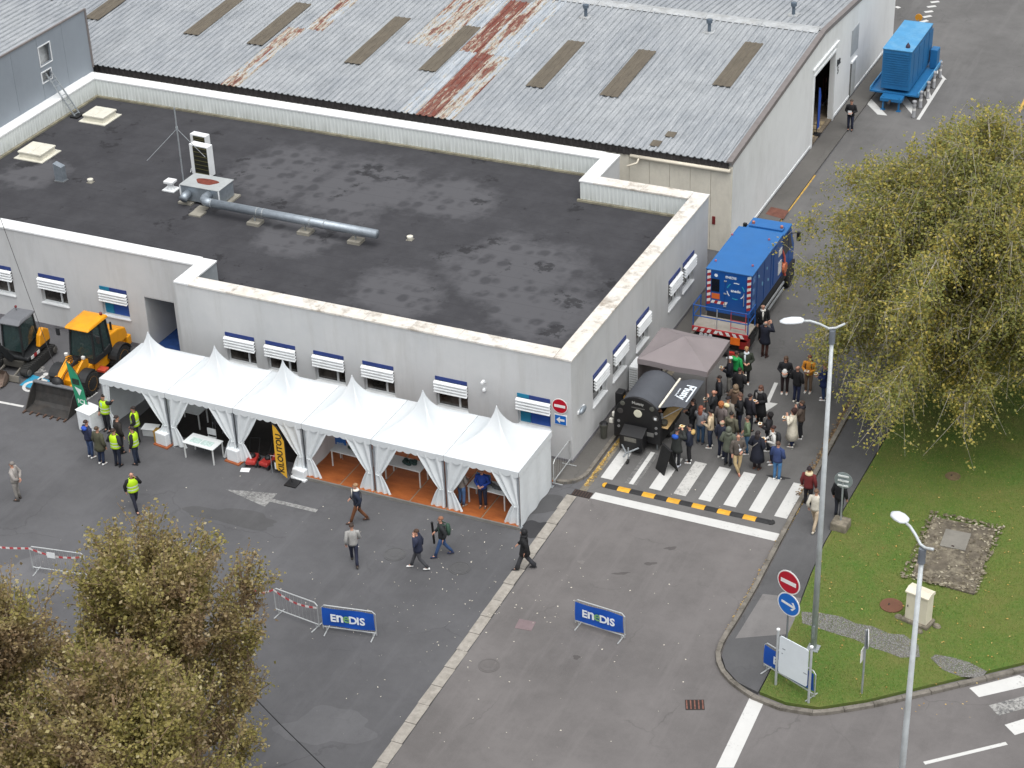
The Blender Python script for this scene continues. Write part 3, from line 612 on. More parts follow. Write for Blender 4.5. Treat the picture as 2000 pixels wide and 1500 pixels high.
t = thing('roof_ladder', 'light aluminium ladder leaning over the parapet to the grey wall opening', 'ladder', (0, 0, 0)); A_ = Vector((-33.0, 14.85, ZR)); B_ = Vector((-34.18, 14.55, 6.0))
for s in (-.2, .2): MB().bar(A_+Vector((0, s, 0)), B_+Vector((0, s, 0)), .05, .06).build('rail', steel, t)
for j in range(9): q = A_.lerp(B_, (j+.6)/9.5); MB().tube([q+Vector((0, -.2, 0)), q+Vector((0, .2, 0))], .018, 6).build('rung', steel, t)
MB().box(-33.25, -32.8, 14.5, 15.2, ZR+.001, ZR+.09).build('ladder_foot', black_p, t)

# ================================================================ warehouse

def groove(k, col):                           # dirt settled along the foot of each rib
    tc = k.n('ShaderNodeTexCoord'); sp = k.n('ShaderNodeSeparateXYZ'); k.l(tc.outputs['Object'], sp.inputs[0])
    fr_ = k.math('FRACT', k.math('MULTIPLY', sp.outputs['X'], 3.0)); ln = k.ramp(fr_, (.42, 0.0), (.5, 1.0), (.6, 0.0)); l2 = k.ramp(fr_, (.9, 0.0), (.97, 1.0), (1.0, .6))
    n_ = k.ramp(k.noise(1.6, 6, .8, k.scaled(2, .8, 1)), (.36, .25), (.6, 1.0)); return k.mix(k.math('MULTIPLY', k.math('MAXIMUM', ln, l2), k.math('MULTIPLY', n_, .75)), col, '4a4f54')
k = NB('roof_metal'); s1 = k.noise(1.2, 8, .8, k.scaled(3.2, .5, 1)); s2 = k.noise(.25, 4, .6); s3 = k.noise(5, 6, .8, k.scaled(4, .7, 1))
col = k.mix(k.ramp(s2, (.35, 0.0), (.65, 1.0)), '91969b', 'a2a6a9'); b4 = k.noise(.8, 8, .8); col = k.mix(k.math('MULTIPLY', k.ramp(b4, (.48, 0.0), (.62, 1.0)), .4), col, '7f8386'); col = k.mix(k.math('MULTIPLY', k.ramp(s1, (.45, 0.0), (.7, 1.0)), .6), col, 'c2c5c7')
col = k.mix(k.math('MULTIPLY', k.ramp(s3, (.52, 0.0), (.7, 1.0)), .62), col, '6b7278'); col = groove(k, col); k.color(col); k.rough(.55); k.b.inputs['Metallic'].default_value = .15; RM = k.m
def rustmat(name, lo):
    k = NB(name); s1 = k.noise(1.2, 8, .8, k.scaled(3.2, .5, 1)); r1 = k.noise(1.0, 8, .75, k.scaled(2.6, .3, 1, (4, 2, 0))); r2 = k.noise(3.5, 6, .8, k.scaled(2, .6, 1))
    f = k.math('ADD', k.math('MULTIPLY', r1, .65), k.math('MULTIPLY', r2, .35)); col = k.mix(k.ramp(s1, (.4, 0.0), (.7, 1.0)), '8f979f', 'bfc4c8')
    col = k.mix(k.math('MULTIPLY', k.ramp(f, (lo-.04, 0.0), (lo+.0, 1.0)), .8), col, 'b5ab92'); col = k.mix(k.ramp(f, (lo-.005, 0.0), (lo+.05, 1.0)), col, '703a2d'); col = k.mix(k.math('MULTIPLY', k.ramp(r2, (.5, 0.0), (.65, 1.0)), .4), col, '8f8a80'); col = groove(k, col); k.color(col); k.rough(.7); return k.m
RU1, RU2, RU3 = rustmat('roof_rust_heavy', .43), rustmat('roof_rust_mid', .50), rustmat('roof_rust_light', .58)
k = NB('rooflight'); s1 = k.noise(1.5, 8, .8, k.scaled(3, .8, 1)); k.color(k.mix(k.ramp(s1, (.35, 0.0), (.7, 1.0)), '544d42', '6b6355')); k.rough(.6); RL = k.m
barn = thing('warehouse', 'large warehouse with weathered corrugated metal roof and pale grey gable wall', 'building')
BX0, BX1, Y0, YR, Y1 = -62.0, -.2, 19.0, 33.4, 47.7
def sheet_prof(w_, n): 
    p_ = w_/n; pr = []
    for j in range(n):
        for t, h in ((0, 0), (.52, 0), (.6, .055), (.86, .055), (.94, 0)): pr.append((p_*(j+t), h))
    pr.append((w_, 0)); return pr
def roof_sheet_mesh(w_, L, mat, RS=RS):
    pr = sheet_prof(w_, 3); n = len(pr); vs = [(x, 0, h) for x, h in pr]+[(x, L, h+RS*L) for x, h in pr]
    vs += [(x, 0, h-.03) for x, h in pr]
    fs = [(i, i+1, i+1+n, i+n) for i in range(n-1)]+[(i+2*n, i+1+2*n, i+1, i) for i in range(n-1)]
    return MB().add(vs, fs).mesh('roof_sheet', mat)
SW = 1.0
rows = ((Y0, 7.03), (Y0+6.97, 7.5)); sm = {}
sky_b = {-22: (22.9, 28.6), -18: (23.27, 28.64), -12: (23.2, 28.55), -8: (23.35, 28.6), -3: (25.95, 30.95), -28: (23.4, 28.7), -32: (23.5, 28.3), -38: (23.6, 29), -42: (23.6, 29), -48: (23.6, 29)}
nx = int(62); 
for i in range(nx):
    x = BX1-(i+1)*SW*.998
    for rI, (ys, L) in enumerate(rows):
        mt = RM
        if rI == 0: mt = {15: RU1, 14: RU2, 16: RU3, 26: RU2}.get(i, RM)
        else: mt = {16: RU1, 15: RU2, 17: RU3, 18: RU2, 19: RU2, 14: RU3, 25: RU2}.get(i, RM)
        if i > 46 and rI == 1: pass
        key = (rI, mt.name)
        if key not in sm: sm[key] = roof_sheet_mesh(SW, L, mt)
        o = link('roof_sheet', sm[key], barn, (x, ys, RZ(ys)+rI*.012+.003*(i % 2)))
k_ = roof_sheet_mesh(SW, 7.2, RM)
for i in range(42):                           # far slope, as far as it shows
    o = link('roof_sheet', k_, barn, (BX1-i*SW*.998, Y1-.05, RZ(YR)-RS*14.3), math.pi)
    o = link('roof_sheet', k_, barn, (BX1-i*SW*.998, Y1-7.2, RZ(YR)-RS*7.15+.01), math.pi)
for xc, (ya, yb) in sky_b.items():
    x0 = {-22: -22.2, -18: -18.15, -12: -12.25, -8: -8.42, -3: -3.6, -28: -28.25, -32: -32.2, -38: -38.6, -42: -42.7, -48: -48.6}[xc]; w_ = .95; pr = sheet_prof(w_, 3); n = len(pr)
    vs = [(x0+x, ya, RZ(ya)+h*.5+.085) for x, h in pr]+[(x0+x, yb, RZ(yb)+h*.5+.085) for x, h in pr]
    MB().add(vs, [(i, i+1, i+1+n, i+n) for i in range(n-1)]).build('rooflight', RL, barn)
for (x0, ya, w_, d_) in ((-3.95, 20.4, .45, .5), (-4.3, 19.35, .45, .55)): MB().ext([(x0, ya, RZ(ya)+.05), (x0+w_, ya, RZ(ya)+.05), (x0+w_, ya+d_, RZ(ya+d_)+.05), (x0, ya+d_, RZ(ya+d_)+.05)], (0, 0, .02)).build('patch_sheet', RL, barn)
# ridge capping in lengths, verge trim, fascia, gutter
ridge_m = M('ridge_metal', 'b4b7b8', .5, .2, var=.2, dirt='7d7565', dirtamt=.5)
for i in range(21):
    x1 = BX1-i*3.0-.3; MB().add([(x1, YR-.45, RZ(YR-.45)+.06), (x1, YR, RZ(YR)+.09), (x1, YR+.45, RZ(YR+.45)+.06), (x1-2.98, YR-.45, RZ(YR-.45)+.06), (x1-2.98, YR, RZ(YR)+.095), (x1-2.98, YR+.45, RZ(YR+.45)+.06)], [(0, 3, 4, 1), (1, 4, 5, 2)]).build('ridge_cap', ridge_m, barn)
verge = M('verge_trim', '7b7573', .6, .1, var=.12); dark_f = M('fascia_dark', '3c3939', .85, var=.35, scale=6)
for a, b in ((Y0-.05, YR), (YR, Y1+.1)):
    MB().ext([(BX1-.22, a, RZ(a)+.0), (BX1-.22, a, RZ(a)+.085), (BX1+.05, a, RZ(a)+.085), (BX1+.05, a, RZ(a)-.14), (BX1+.025, a, RZ(a)-.14), (BX1+.025, a, RZ(a)+.0)], (0, b-a, RZ(b)-RZ(a))).build('verge_trim', verge, barn)
clad_run((BX0, Y0+.1), (BX1-.15, Y0+.1), RZ(Y0)-.42, RZ(Y0)-.012, (0, -1), .333, .05, dark_f, barn, 'eave_fascia')
creamw = M('cream_cladding', 'ddd8ca', .7, var=.06, dirt='a8a295', dirtamt=.35); gutter_m = M('cream_gutter', 'ddd5c3', .5, var=.06)
x = BX1-.02
for j in range(7):                            # cream sheet panels of the short front wall
    MB().box(x-.985, x, 19.16, 19.3, 0, 4.3).build('wall_panel', creamw, barn, bevel=.01); x -= 1.0
MB().box(BX0, x, 19.16, 19.3, 0, 4.3).build('front_wall', creamw, barn)
MB().tube([(XN+.1, 19.02, 4.2), (BX1-.05, 19.02, 4.2)], .09, 10).build('gutter', gutter_m, barn, smooth=True)
MB().tube([(XN+.55, 19.0, 4.2), (XN+.5, 18.85, 3.98), (XN+.1, 18.6, 3.85)], .05, 8).build('downpipe', gutter_m, barn, smooth=True)
MB().box(BX1-.9, BX1-.75, 19.13, 19.16, 1.35, 1.75).build('red_box', M('red_box', '7a2b2b', .5), barn)
# gable wall with door opening
GW = M('gable_wall', 'dcdede', .85, var=.04, scale=.6, dirt='a9a9a6', dirtamt=.3, dirtscale=.5)
DY0, DY1, DZ = 31.8, 35.5, 3.9
def gz(y): return RZ(y)-.06
mb = MB()
for a, b, z0 in ((19.3, DY0, 0), (DY0, YR, DZ), (YR, DY1, DZ), (DY1, Y1, 0)): mb.ext([(BX1-.25, a, z0), (BX1-.25, b, z0), (BX1-.25, b, gz(b)), (BX1-.25, a, gz(a))], (.25, 0, 0))
mb.build('gable_wall', GW, barn); MB().box(BX0, BX1-.25, Y1-.2, Y1, 0, 4.5).build('back_wall', GW, barn)
MB().box(BX1, BX1+.03, 19.3, DY0-.2, .08, .2).box(BX1, BX1+.03, DY1+.15, Y1, .08, .2).build('base_flashing', white_p, barn)
MB().box(BX1-.22, BX1+.06, DY0-.12, DY0-.002, 0, DZ+.1).box(BX1-.22, BX1+.06, DY1+.002, DY1+.12, 0, DZ+.1).box(BX1-.22, BX1+.061, DY0, DY1, DZ, DZ+.1).build('door_frame', white_p, barn)
MB().box(BX1, BX1+.1, DY0-.3, DY1+.4, DZ+.4, DZ+.47).build('door_hood', white_p, barn)
fl = M('pallet_floor', '6d6253', .9, var=.4, scale=5); MB().box(-6, BX1-.01, DY0-3, DY1+3, .0, .1).build('inside_floor', fl, barn)
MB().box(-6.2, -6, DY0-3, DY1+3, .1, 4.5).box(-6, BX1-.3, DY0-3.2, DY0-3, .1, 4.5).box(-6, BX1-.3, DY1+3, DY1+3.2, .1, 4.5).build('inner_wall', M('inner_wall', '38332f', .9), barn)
for i in range(5):
    for j in range(3): MB().box(BX1-1.9+j*.62, BX1-1.45+j*.62, DY0+.25+i*.62, DY0+.7+i*.62, .102, .13).build('floor_plank', M('plank', '9a8a6c', .9, var=.3), barn)
p = [PX(1664, 78, BX1), PX(1677, 48, BX1), PX(1675, 100, BX1)]
MB().box(BX1, BX1+.03, 38.55, 39.9, 2.45, 3.9).build('louvre', M('louvre', 'a3a8ab', .6, var=.1), barn)
ya, yb = 38.75, 39.6
MB().box(BX1-.01, BX1+.05, ya, yb, .1, 2.0).build('side_door', M('side_door', 'b6b8b7', .7), barn); MB().box(BX1+.0, BX1+.1, ya-.05, yb+.1, 2.0, 2.1).build('door_lintel', white_p, barn); MB().box(BX1, BX1+.06, ya-.08, ya, .0, 2.0).build('door_jamb', M('jamb', '5b5c5a', .8), barn)
yc = 36.25; dk = M('sign_black', '26282b', .6)
text('wall_lettering', 'Bât', .52, dk, barn, (BX1+.02, yc, 3.05), (0, 1, 0), (0, 0, 1), .02); text('wall_lettering', '5', .5, dk, barn, (BX1+.02, yc-.1, 2.6), (0, 1, 0), (0, 0, 1), .02)
for (x, y_, lb) in ((-12.5, 31.5, 0), (-5.75, 31.6, 0), (-2.5, 35.4, 0)):
    MB().lathe([(.09, 0), (.09, .5), (.16, .5), (.16, .68), (.02, .72)], (x, y_, RZ(y_)+.02), 10).build('roof_vent_pipe', M('vent_blue', '54606c', .6), barn)
    MB().box(x-.28, x+.28, y_-.28, y_+.28, RZ(y_)-.02, RZ(y_)+.07).build('vent_flashing', ridge_m, barn)
MB().box(-17.1, -15.9, 32.3, 33.0, RZ(32.3), RZ(33)+.3).build('roof_vent_box', ridge_m, barn)

# ================================================================ taller grey building at the back left
gb = thing('grey_building', 'taller blue grey clad building with openings, rising behind the roof ladder', 'building'); GXF = -34.2
gclad = M('bluegrey_cladding', '8f979f', .6, .1, var=.05, scale=.5, dirt='7a828a', dirtamt=.35, dirtscale=.7); y = 18.15; zt = 7.95
holes = [(14.1, 15.0, 6.45, 7.4), (14.05, 14.8, 5.6, 6.1)]
for j in range(10):
    a, b = y-2.05, y-.012
    cuts = [h for h in holes if h[0] < b and h[1] > a]
    if not cuts: MB().box(GXF-.12, GXF, a, b, 3.9, zt).build('wall_panel', gclad, gb)
    else:
        ys = sorted({a, b}|{max(a, h[0]) for h in cuts}|{min(b, h[1]) for h in cuts}); mb = MB()
        for p_, q_ in zip(ys, ys[1:]):
            zs = [3.9]
            for h in sorted(cuts, key=lambda t_: t_[2]):
                if h[0] <= (p_+q_)/2 <= h[1]: zs += [h[2], h[3]]
            zs.append(zt)
            for z0, z1 in zip(zs[::2], zs[1::2]): mb.box(GXF-.12, GXF, p_, q_, z0, z1)
        mb.build('wall_panel', gclad, gb)
    y -= 2.05
MB().box(GXF-.05, GXF+.04, -2.3, 18.2, zt, zt+.08).box(GXF+.002, GXF+.045, 18.08, 18.2, 4.9, zt).build('edge_trim', verge, gb)
MB().box(-60, GXF-.13, 18.0, 18.15, 4, zt).build('back_wall', gclad, gb); MB().box(-60, GXF-.2, -2.3, 18, 4.6, 4.7).build('inside_floor', M('inner_grey', '55585b', .9), gb)
MB().box(-34.75, -34.6, 13, 16.5, 4.7, zt-.1).build('inner_wall', M('inner_pale', 'd5d8d8', .9, var=.3), gb)
for a, b, c, d in holes: MB().box(GXF-.01, GXF+.03, a-.05, a, c-.05, d+.05).box(GXF-.01, GXF+.03, b, b+.05, c-.05, d+.05).box(GXF-.01, GXF+.031, a, b, d, d+.05).box(GXF-.01, GXF+.031, a, b, c-.05, c).build('opening_frame', white_p, gb)
k_ = roof_sheet_mesh(SW, 20.6, RM, .004)
for i in range(14): o = link('roof_sheet', k_, gb, (GXF-.02-(i+1)*SW, -2.4, zt+.02+i*.09)); o.rotation_euler = (0, R(5.1), 0)
# ================================================================ row of white event tents
k = NB('tent_fabric'); a = k.noise(.8, 4, .6); k.color(k.mix(k.ramp(a, (.35, 0.0), (.65, 1.0)), 'cdd3d6', 'd6dadc')); k.rough(.55)
k.b.inputs['Subsurface Weight'].default_value = 0.0; TENT = k.m
CURT = M('curtain_fabric', 'dadfe1', .6, var=.05); alu = M('aluminium', 'b4babf', .4, .6, var=.1)
TXS = [-18.45, -15.36, -12.26, -9.2, -6.2, -3.17, -.12]; TY0, TY1, TZ, TP = -4.66, -1.62, 2.48, 4.08
tent_lab = ['first white peaked tent of the row, beside the wheel loader', 'second white peaked tent of the row, with a white table at its front', 'third white peaked tent of the row, over the red machines', 'fourth white peaked tent of the row, first one with orange floor', 'fifth white peaked tent of the row, between two orange floored tents', 'last white peaked tent of the row, closed by a side wall at the building corner']
def canopy(hw, hd):
    rings = []; N = 14
    def edge(t):                              # square outline walked round, slightly sagging sides
        s = int(t*4) % 4; q = t*4-int(t*4); c = [(-1, -1), (1, -1), (1, 1), (-1, 1)]; a, b = c[s], c[(s+1) % 4]
        return a[0]+(b[0]-a[0])*q, a[1]+(b[1]-a[1])*q, 4*q*(1-q)
    M_ = 32
    for i in range(N+1):
        f = (i/N)**.7; ring = []
        rr = (1-f)
        for j in range(M_):
            x, y, sg = edge(j/M_)
            h = (TP-TZ)*(.56*f+.44*f**5.5)
            ring.append((x*hw*max(rr, .012), y*hd*max(rr, .012), TZ+h-.13*sg*(1-f)*f*4*.7))
        rings.append(ring)
    return rings
def valance(a, b, n=9, h=.2):
    a = Vector(a); b = Vector(b); d = (b-a)/n; out = (b-a).normalized().cross(Vector((0, 0, 1)))*.015; vs, fs = [], []; top = []; bot = []
    for j in range(n*6+1):
        p = a+d*(j/6); t = (j % 6)/6; top.append(p+out*.3); bot.append(p+out+Vector((0, 0, -h-.07*math.sin(math.pi*t))))
    m_ = len(top); return MB().add(top+bot, [(i, i+1, i+1+m_, i+m_) for i in range(m_-1)])
def curtain(s, w_top=.95, inward=1):
    """gathered front curtain beside a post; s = +1 hangs to the right of the post"""
    def fn(u, v):
        z = 2.3*(1-v)
        if z > .92: t = (z-.92)/(2.3-.92); wd = .26+(w_top-.26)*t**.85
        else: t = (.92-z)/.92; wd = .26+.4*t**.8
        x = s*(.02+u*wd); y = -.03+.045*math.sin(u*17+v*2+.8*math.sin(u*7))*(.35+.65*min(1, wd/.6))
        return (x, y, z+.05)
    return MB().grid(fn, 26, 20)
for i in range(6):
    xa, xb = TXS[i]+.006, TXS[i+1]-.006; cx = (xa+xb)/2; cy = (TY0+TY1)/2; hw, hd = (xb-xa)/2, (TY1-TY0)/2
    t = thing('event_tent', tent_lab[i], 'tent', (cx, cy, 0), 0, 'white event tents in a row')
    MB().loft(canopy(hw, hd), cap=False).build('canopy', TENT, t, smooth=True)
    MB().ell((0, 0, TP), (.03, .03, .05), 8, 5).build('peak_cap', TENT, t)
    sides = [((-hw, -hd, TZ), (hw, -hd, TZ)), ((hw, -hd, TZ), (hw, hd, TZ)), ((hw, hd, TZ), (-hw, hd, TZ)), ((-hw, hd, TZ), (-hw, -hd, TZ))]
    for j, (a, b) in enumerate(sides):
        if (j == 1 and i < 5) or (j == 3 and i > 0): continue
        valance(a, b, 9).build('valance', TENT, t)
    for sx in (-1, 1):
        for sy in (-1, 1):
            MB().box(sx*(hw-.06)-.032, sx*(hw-.06)+.032, sy*(hd-.06)-.032, sy*(hd-.06)+.032, 0, TZ-.02).build('post', alu, t)
            MB().box(sx*(hw-.06)-.1, sx*(hw-.06)+.1, sy*(hd-.06)-.1, sy*(hd-.06)+.1, .0, .015).build('foot_plate', steel, t)
    for sx in (-1, 1):
        MB().box(-hw+.1, hw-.1, sx*(hd-.06)-.03, sx*(hd-.06)+.03, TZ-.11, TZ-.03).build('rail', alu, t); MB().box(sx*(hw-.06)-.03, sx*(hw-.06)+.03, -hd+.1, hd-.1, TZ-.112, TZ-.032).build('rail', alu, t)
    for sx in (-1, 1):
        wt = .42 if (i == 0 and sx < 0) else 1.08
        c = curtain(-sx, wt); c.xf(None, (sx*(hw-.02), -hd+.05, 0)).build('curtain', CURT, t, smooth=True)
        MB().tube([(sx*(hw-.1), -hd-.02, .95), (sx*(hw-.2), -hd-.03, .92), (sx*(hw-.3), -hd+.1, .93)], .02, 6).build('curtain_tie', CURT, t)
    def side_wall(x, name='side_wall'):
        return MB().grid(lambda u, v: (x+.02*math.sin(u*17)*(.3+v), -hd+.08+u*(2*hd-.16), .02+(TZ-.12)*(1-v)), 30, 6).build(name, CURT, t, smooth=True)
    if i == 5: side_wall(hw-.01)
    if i == 0: side_wall(-hw+.02)
    if i == 3: side_wall(-hw+.03)
# floors
carpet = thing('dark_carpet', 'black carpet under the first three tents', 'carpet', (0, 0, 0)); MB().box(TXS[0]+.6, TXS[3]-.02, TY0+.75, -.5, .004, .016).build('carpet_sheet', M('black_carpet', '1d1917', .98, var=.3, scale=4), carpet)
wf = thing('wooden_floor', 'orange brown wooden floor of panels under the last three tents', 'floor', (0, 0, 0))
k = NB('orange_ply'); s1 = k.noise(2, 8, .75, k.scaled(.7, 2.5, 1)); k.color(k.mix(k.ramp(s1, (.35, 0.0), (.7, 1.0)), '8a4a22', 'b0642f')); k.rough(.6); ply = k.m
x = TXS[3]+.02
while x < -.2:
    x1 = min(x+1.5, -.14); MB().box(x+.025, x1-.025, TY0-.08, TY1+.2, .004, .13).build('floor_panel', ply, wf, bevel=.008); MB().box(x-.02, x+.02, TY0-.085, TY1+.2, .006, .122).build('joint_strip', M('joint_alu', '8d7f6c', .6), wf); x += 1.5
MB().box(TXS[3], -.1, TY0-.14, TY0-.087, .004, .126).build('edge_beam', M('edge_grey', '7d7b76', .8, dirt='4c463c'), wf)
# tables and chairs
tt = M('table_top', 'd8dcdc', .5, var=.05); twh = M('table_leg', 'd5d8d6', .5)
def table(c, w_, d_, h_, z0, label, rot=0.0):
    t = thing('table', label, 'table', (c[0], c[1], z0), rot)
    MB().box(-w_/2, w_/2, -d_/2, d_/2, h_-.04, h_).build('table_top', tt, t, bevel=.01)
    for sx in (-1, 1):
        for sy in (-1, 1): MB().box(sx*(w_/2-.05)-.022, sx*(w_/2-.05)+.022, sy*(d_/2-.05)-.022, sy*(d_/2-.05)+.022, 0, h_-.04).build('leg', twh, t)
    return t
def chair(c, rot, label, mat, z0=0.0):
    t = thing('chair', label, 'chair', (c[0], c[1], z0), rot)
    MB().box(-.2, .2, -.2, .2, .42, .46).build('seat', mat, t, bevel=.01); MB().box(-.2, .2, .17, .21, .55, .84).build('backrest', mat, t, bevel=.01)
    for sx in (-1, 1):
        MB().tube([(sx*.18, -.18, 0), (sx*.18, -.18, .43)], .013, 6).build('leg', steel, t); MB().tube([(sx*.18, .22, 0), (sx*.18, .18, .84)], .013, 6).build('leg', steel, t)
folding = M('chair_white', 'c9cdcd', .5)
c = G(396, 862, .74); table(c, 1.45, .75, .74, 0, 'white table with papers at the front of the second tent', R(-3)); chair((c.x-.1, c.y+.62), 0, 'white folding chair behind the table of the second tent', folding)
for j in range(2): link('leaflet', MB().box(-.5+j*.5, -.05+j*.55, -.22, .1, .742, .75).mesh('leaflet', M('leaflet_green', 'b7cbc6', .6, var=.3, scale=14)), None, (c.x, c.y, 0), R(-3), label=['pale green leaflets on the front table beside its left end', 'pale green leaflets on the front table towards its right end'][j], cat='leaflet')
c = G(372, 797, .74); table((c.x, c.y), 1.2, .7, .74, .016, 'white table standing at the back inside the second tent'); chair((c.x+1.35, c.y-.1), 1.9, 'dark folding chair on the carpet beside the back table', M('chair_dark', '3b3b3d', .6), .016)
green_g = M('dark_goods', '29423f', .6, var=.4, scale=9)
for (u, v, lb, gl_) in ((688, 880, 'white table with green goods in the fourth tent on the orange floor', 'heap of dark green goods on the table of the fourth tent'), (793, 905, 'white table with dark goods in the fifth tent on the orange floor', 'heap of dark goods on the table of the fifth tent'), (957, 950, 'white table behind the blue sign in the last tent', 'grey items on the table of the last tent')):
    c = G(u, v, .85); table(c, 1.6, .7, .74, .13, lb, R(-2))
    g = MB()
    for j in range(9): g.ell((random.uniform(-.35, .35), random.uniform(-.15, .15), random.uniform(.03, .09)), (random.uniform(.07, .15), random.uniform(.06, .12), random.uniform(.05, .1)), 8, 5)
    g.build('goods', green_g if u < 900 else M('grey_goods', '4a4d50', .6, var=.3), None, loc=(c.x+.2, c.y, .87), label=gl_, cat='goods')
# white ballast cubes at the posts
for (u, v), lb in zip(((324, 866), (463, 898), (591, 930)), ('white ballast cube at the post between first and second tent', 'white ballast cube at the post between second and third tent', 'white ballast cube beside the yellow flag')):
    p = G(u, v); t = thing('ballast_cube', lb, 'ballast weight', tuple(p), R(-8))
    MB().box(-.36, .36, -.33, .33, 0, .06).build('tray', M('orange_tray', 'a05a35', .7) if u < 500 else white_p, t); MB().box(-.28, .28, -.26, .26, .06, .6 if u < 500 else .42).build('cube', M('ballast_white', 'e2e6e8', .6, var=.05), t, bevel=.03)
t = thing('storage_box', 'grey plastic box on the carpet in the first tent', 'box', tuple(G(296, 848)), .2); MB().box(-.3, .3, -.2, .2, .0, .32).build('tub', M('tub_grey', 'b9bdbe', .5), t, bevel=.03); MB().box(-.33, .33, -.23, .23, .32, .36).build('lid', white_p, t, bevel=.01)
t = thing('yellow_crate', 'small ochre crate behind the ballast cube', 'crate', tuple(G(312, 862)), .1); MB().box(-.16, .16, -.15, .15, 0, .5).build('body', M('ochre', 'b08a3a', .6), t, bevel=.02); MB().box(-.17, .17, -.16, .16, .5, .54).build('lid', M('ochre_lid', '8e7030', .6), t)
t = thing('white_box', 'white covered counter box among the people with yellow vests', 'counter', tuple(G(180, 838)), R(-12)); MB().box(-.4, .4, -.35, .35, 0, .95).build('cover', M('cover_white', 'dfe3e5', .6), t, bevel=.05); MB().box(-.42, .42, -.37, .37, .95, .98).build('top', white_p, t, bevel=.01)
# red garden machines
red_m = M('red_machine', 'a3302a', .4, var=.15)
def mower(p, rot, label, L=.7, W_=.42):
    t = thing('red_mower', label, 'mower', tuple(p), rot)
    MB().box(-W_/2, W_/2, -L/2, L/2, .12, .3).build('deck', red_m, t, bevel=.06); MB().ell((0, .05, .34), (.14, .16, .1), 10, 6).build('engine', black_p, t, smooth=True)
    for sx in (-1, 1):
        for sy in (-1, 1): MB().lathe([(.1, -.03), (.1, .03)], (sx*W_/2, sy*L*.36, .1), 12, 'x').build('wheel', black_p, t)
    for sx in (-1, 1): MB().tube([(sx*.18, L/2-.05, .25), (sx*.2, L/2+.35, .75)], .014, 6).build('handle', black_p, t)
    MB().tube([(-.2, L/2+.35, .75), (.2, L/2+.35, .75)], .016, 6).build('handle_bar', black_p, t)
mower(G(494, 905), .3, 'dark red machine beside the second ballast cube'); mower(G(524, 909), -.1, 'bright red mower in the opening of the third tent')
t = thing('red_generator', 'red and black generator beside the yellow flag', 'generator', tuple(G(548, 918)), .2); MB().box(-.22, .22, -.25, .25, .15, .55).build('body', black_p, t, bevel=.03); MB().box(-.2, .2, -.22, .22, .55, .75).build('tank', red_m, t, bevel=.05); MB().tube([(-.25, -.25, .0), (-.25, -.25, .8), (.25, -.25, .8), (.25, -.25, 0)], .018, 6).build('frame', steel, t); MB().box(-.12, .08, -.262, -.252, .2, .5).build('label_plate', white_p, t)
link('paper_sheet', MB().box(-.18, .18, -.14, .14, .0, .006).mesh('paper_sheet', white_p), None, tuple(G(479, 918, .005)), .3, label='white sheet of paper on the ground beside the ballast cube', cat='paper')
# flags
def feather(base, pts, mat, label, cat='flag'):
    t = thing('feather_flag', label, cat, tuple(base)); return t
camdir = Vector((0.83, .56, 0))               # flags stand facing the yard
yb_ = G(572, 945); t = thing('yellow_flag', 'tall yellow flag with black lettering at the third tent', 'flag', (yb_.x-.35, yb_.y, 0)); d_ = Vector((.9, .0, 0)).normalized()
yel = M('flag_yellow', 'e0ad33', .6, var=.08)
pts = [(-.33, 0, .55), (.12, 0, .2), (.14, 0, 1.9), (.02, 0, 2.15), (-.16, 0, 2.42), (-.3, 0, 2.55)]; MB().ext([(x, y, z) for x, y, z in pts], (0, .012, 0)).build('flag_cloth', yel, t)
MB().tube([(.35, 0, .02), (.28, 0, .3), (.16, 0, .6), (.16, 0, 1.9), (-.1, 0, 2.45), (-.32, 0, 2.58)], .014, 6).build('pole', black_p, t); MB().box(.1, .6, -.25, .25, 0, .05).build('base', black_p, t)
text('flag_lettering', 'KILOUTOU', .34, M('print_black', '1c1a18', .6), t, (-.09, -.008, 1.3), (0.0, 0, 1), (-1, 0, 0), .02, 1.02)
gb_ = G(160, 830); t = thing('green_flag', 'green feather flag with white emblem beside the loader bucket', 'flag', (gb_.x, gb_.y+.1, 0)); grn = M('flag_green', '2e8e6a', .6, var=.12)
pts = [(-.06, 0, .35), (.3, 0, .3), (.36, 0, 1.0), (.3, 0, 1.7), (.12, 0, 2.3), (-.2, 0, 2.75), (-.36, 0, 2.85), (-.3, 0, 2.2), (-.18, 0, 1.2)]
MB().ext(pts, (0, .012, 0)).build('flag_cloth', grn, t); MB().tube([(.42, 0, .02), (.4, 0, 1.0), (.33, 0, 1.75), (.14, 0, 2.36), (-.2, 0, 2.8), (-.36, 0, 2.89)], .014, 6).build('pole', black_p, t); MB().box(.2, .65, -.22, .22, 0, .05).build('base', black_p, t)
pw = M('print_white', 'dce6e2', .6); MB().ext([(-.12, -.006, 1.75), (.2, -.006, 1.65), (.06, -.006, 1.35)], (0, -.004, 0)).build('flag_emblem', pw, t); text('flag_lettering', 'ICI', .3, pw, t, (.1, -.008, 1.08), (1, 0, -.1), (0, 0, 1), .02); MB().box(-.2, .14, -.008, -.004, 1.85, 2.12).build('flag_picture', M('print_dark', '2c3a30', .6, var=.5, scale=9), t)
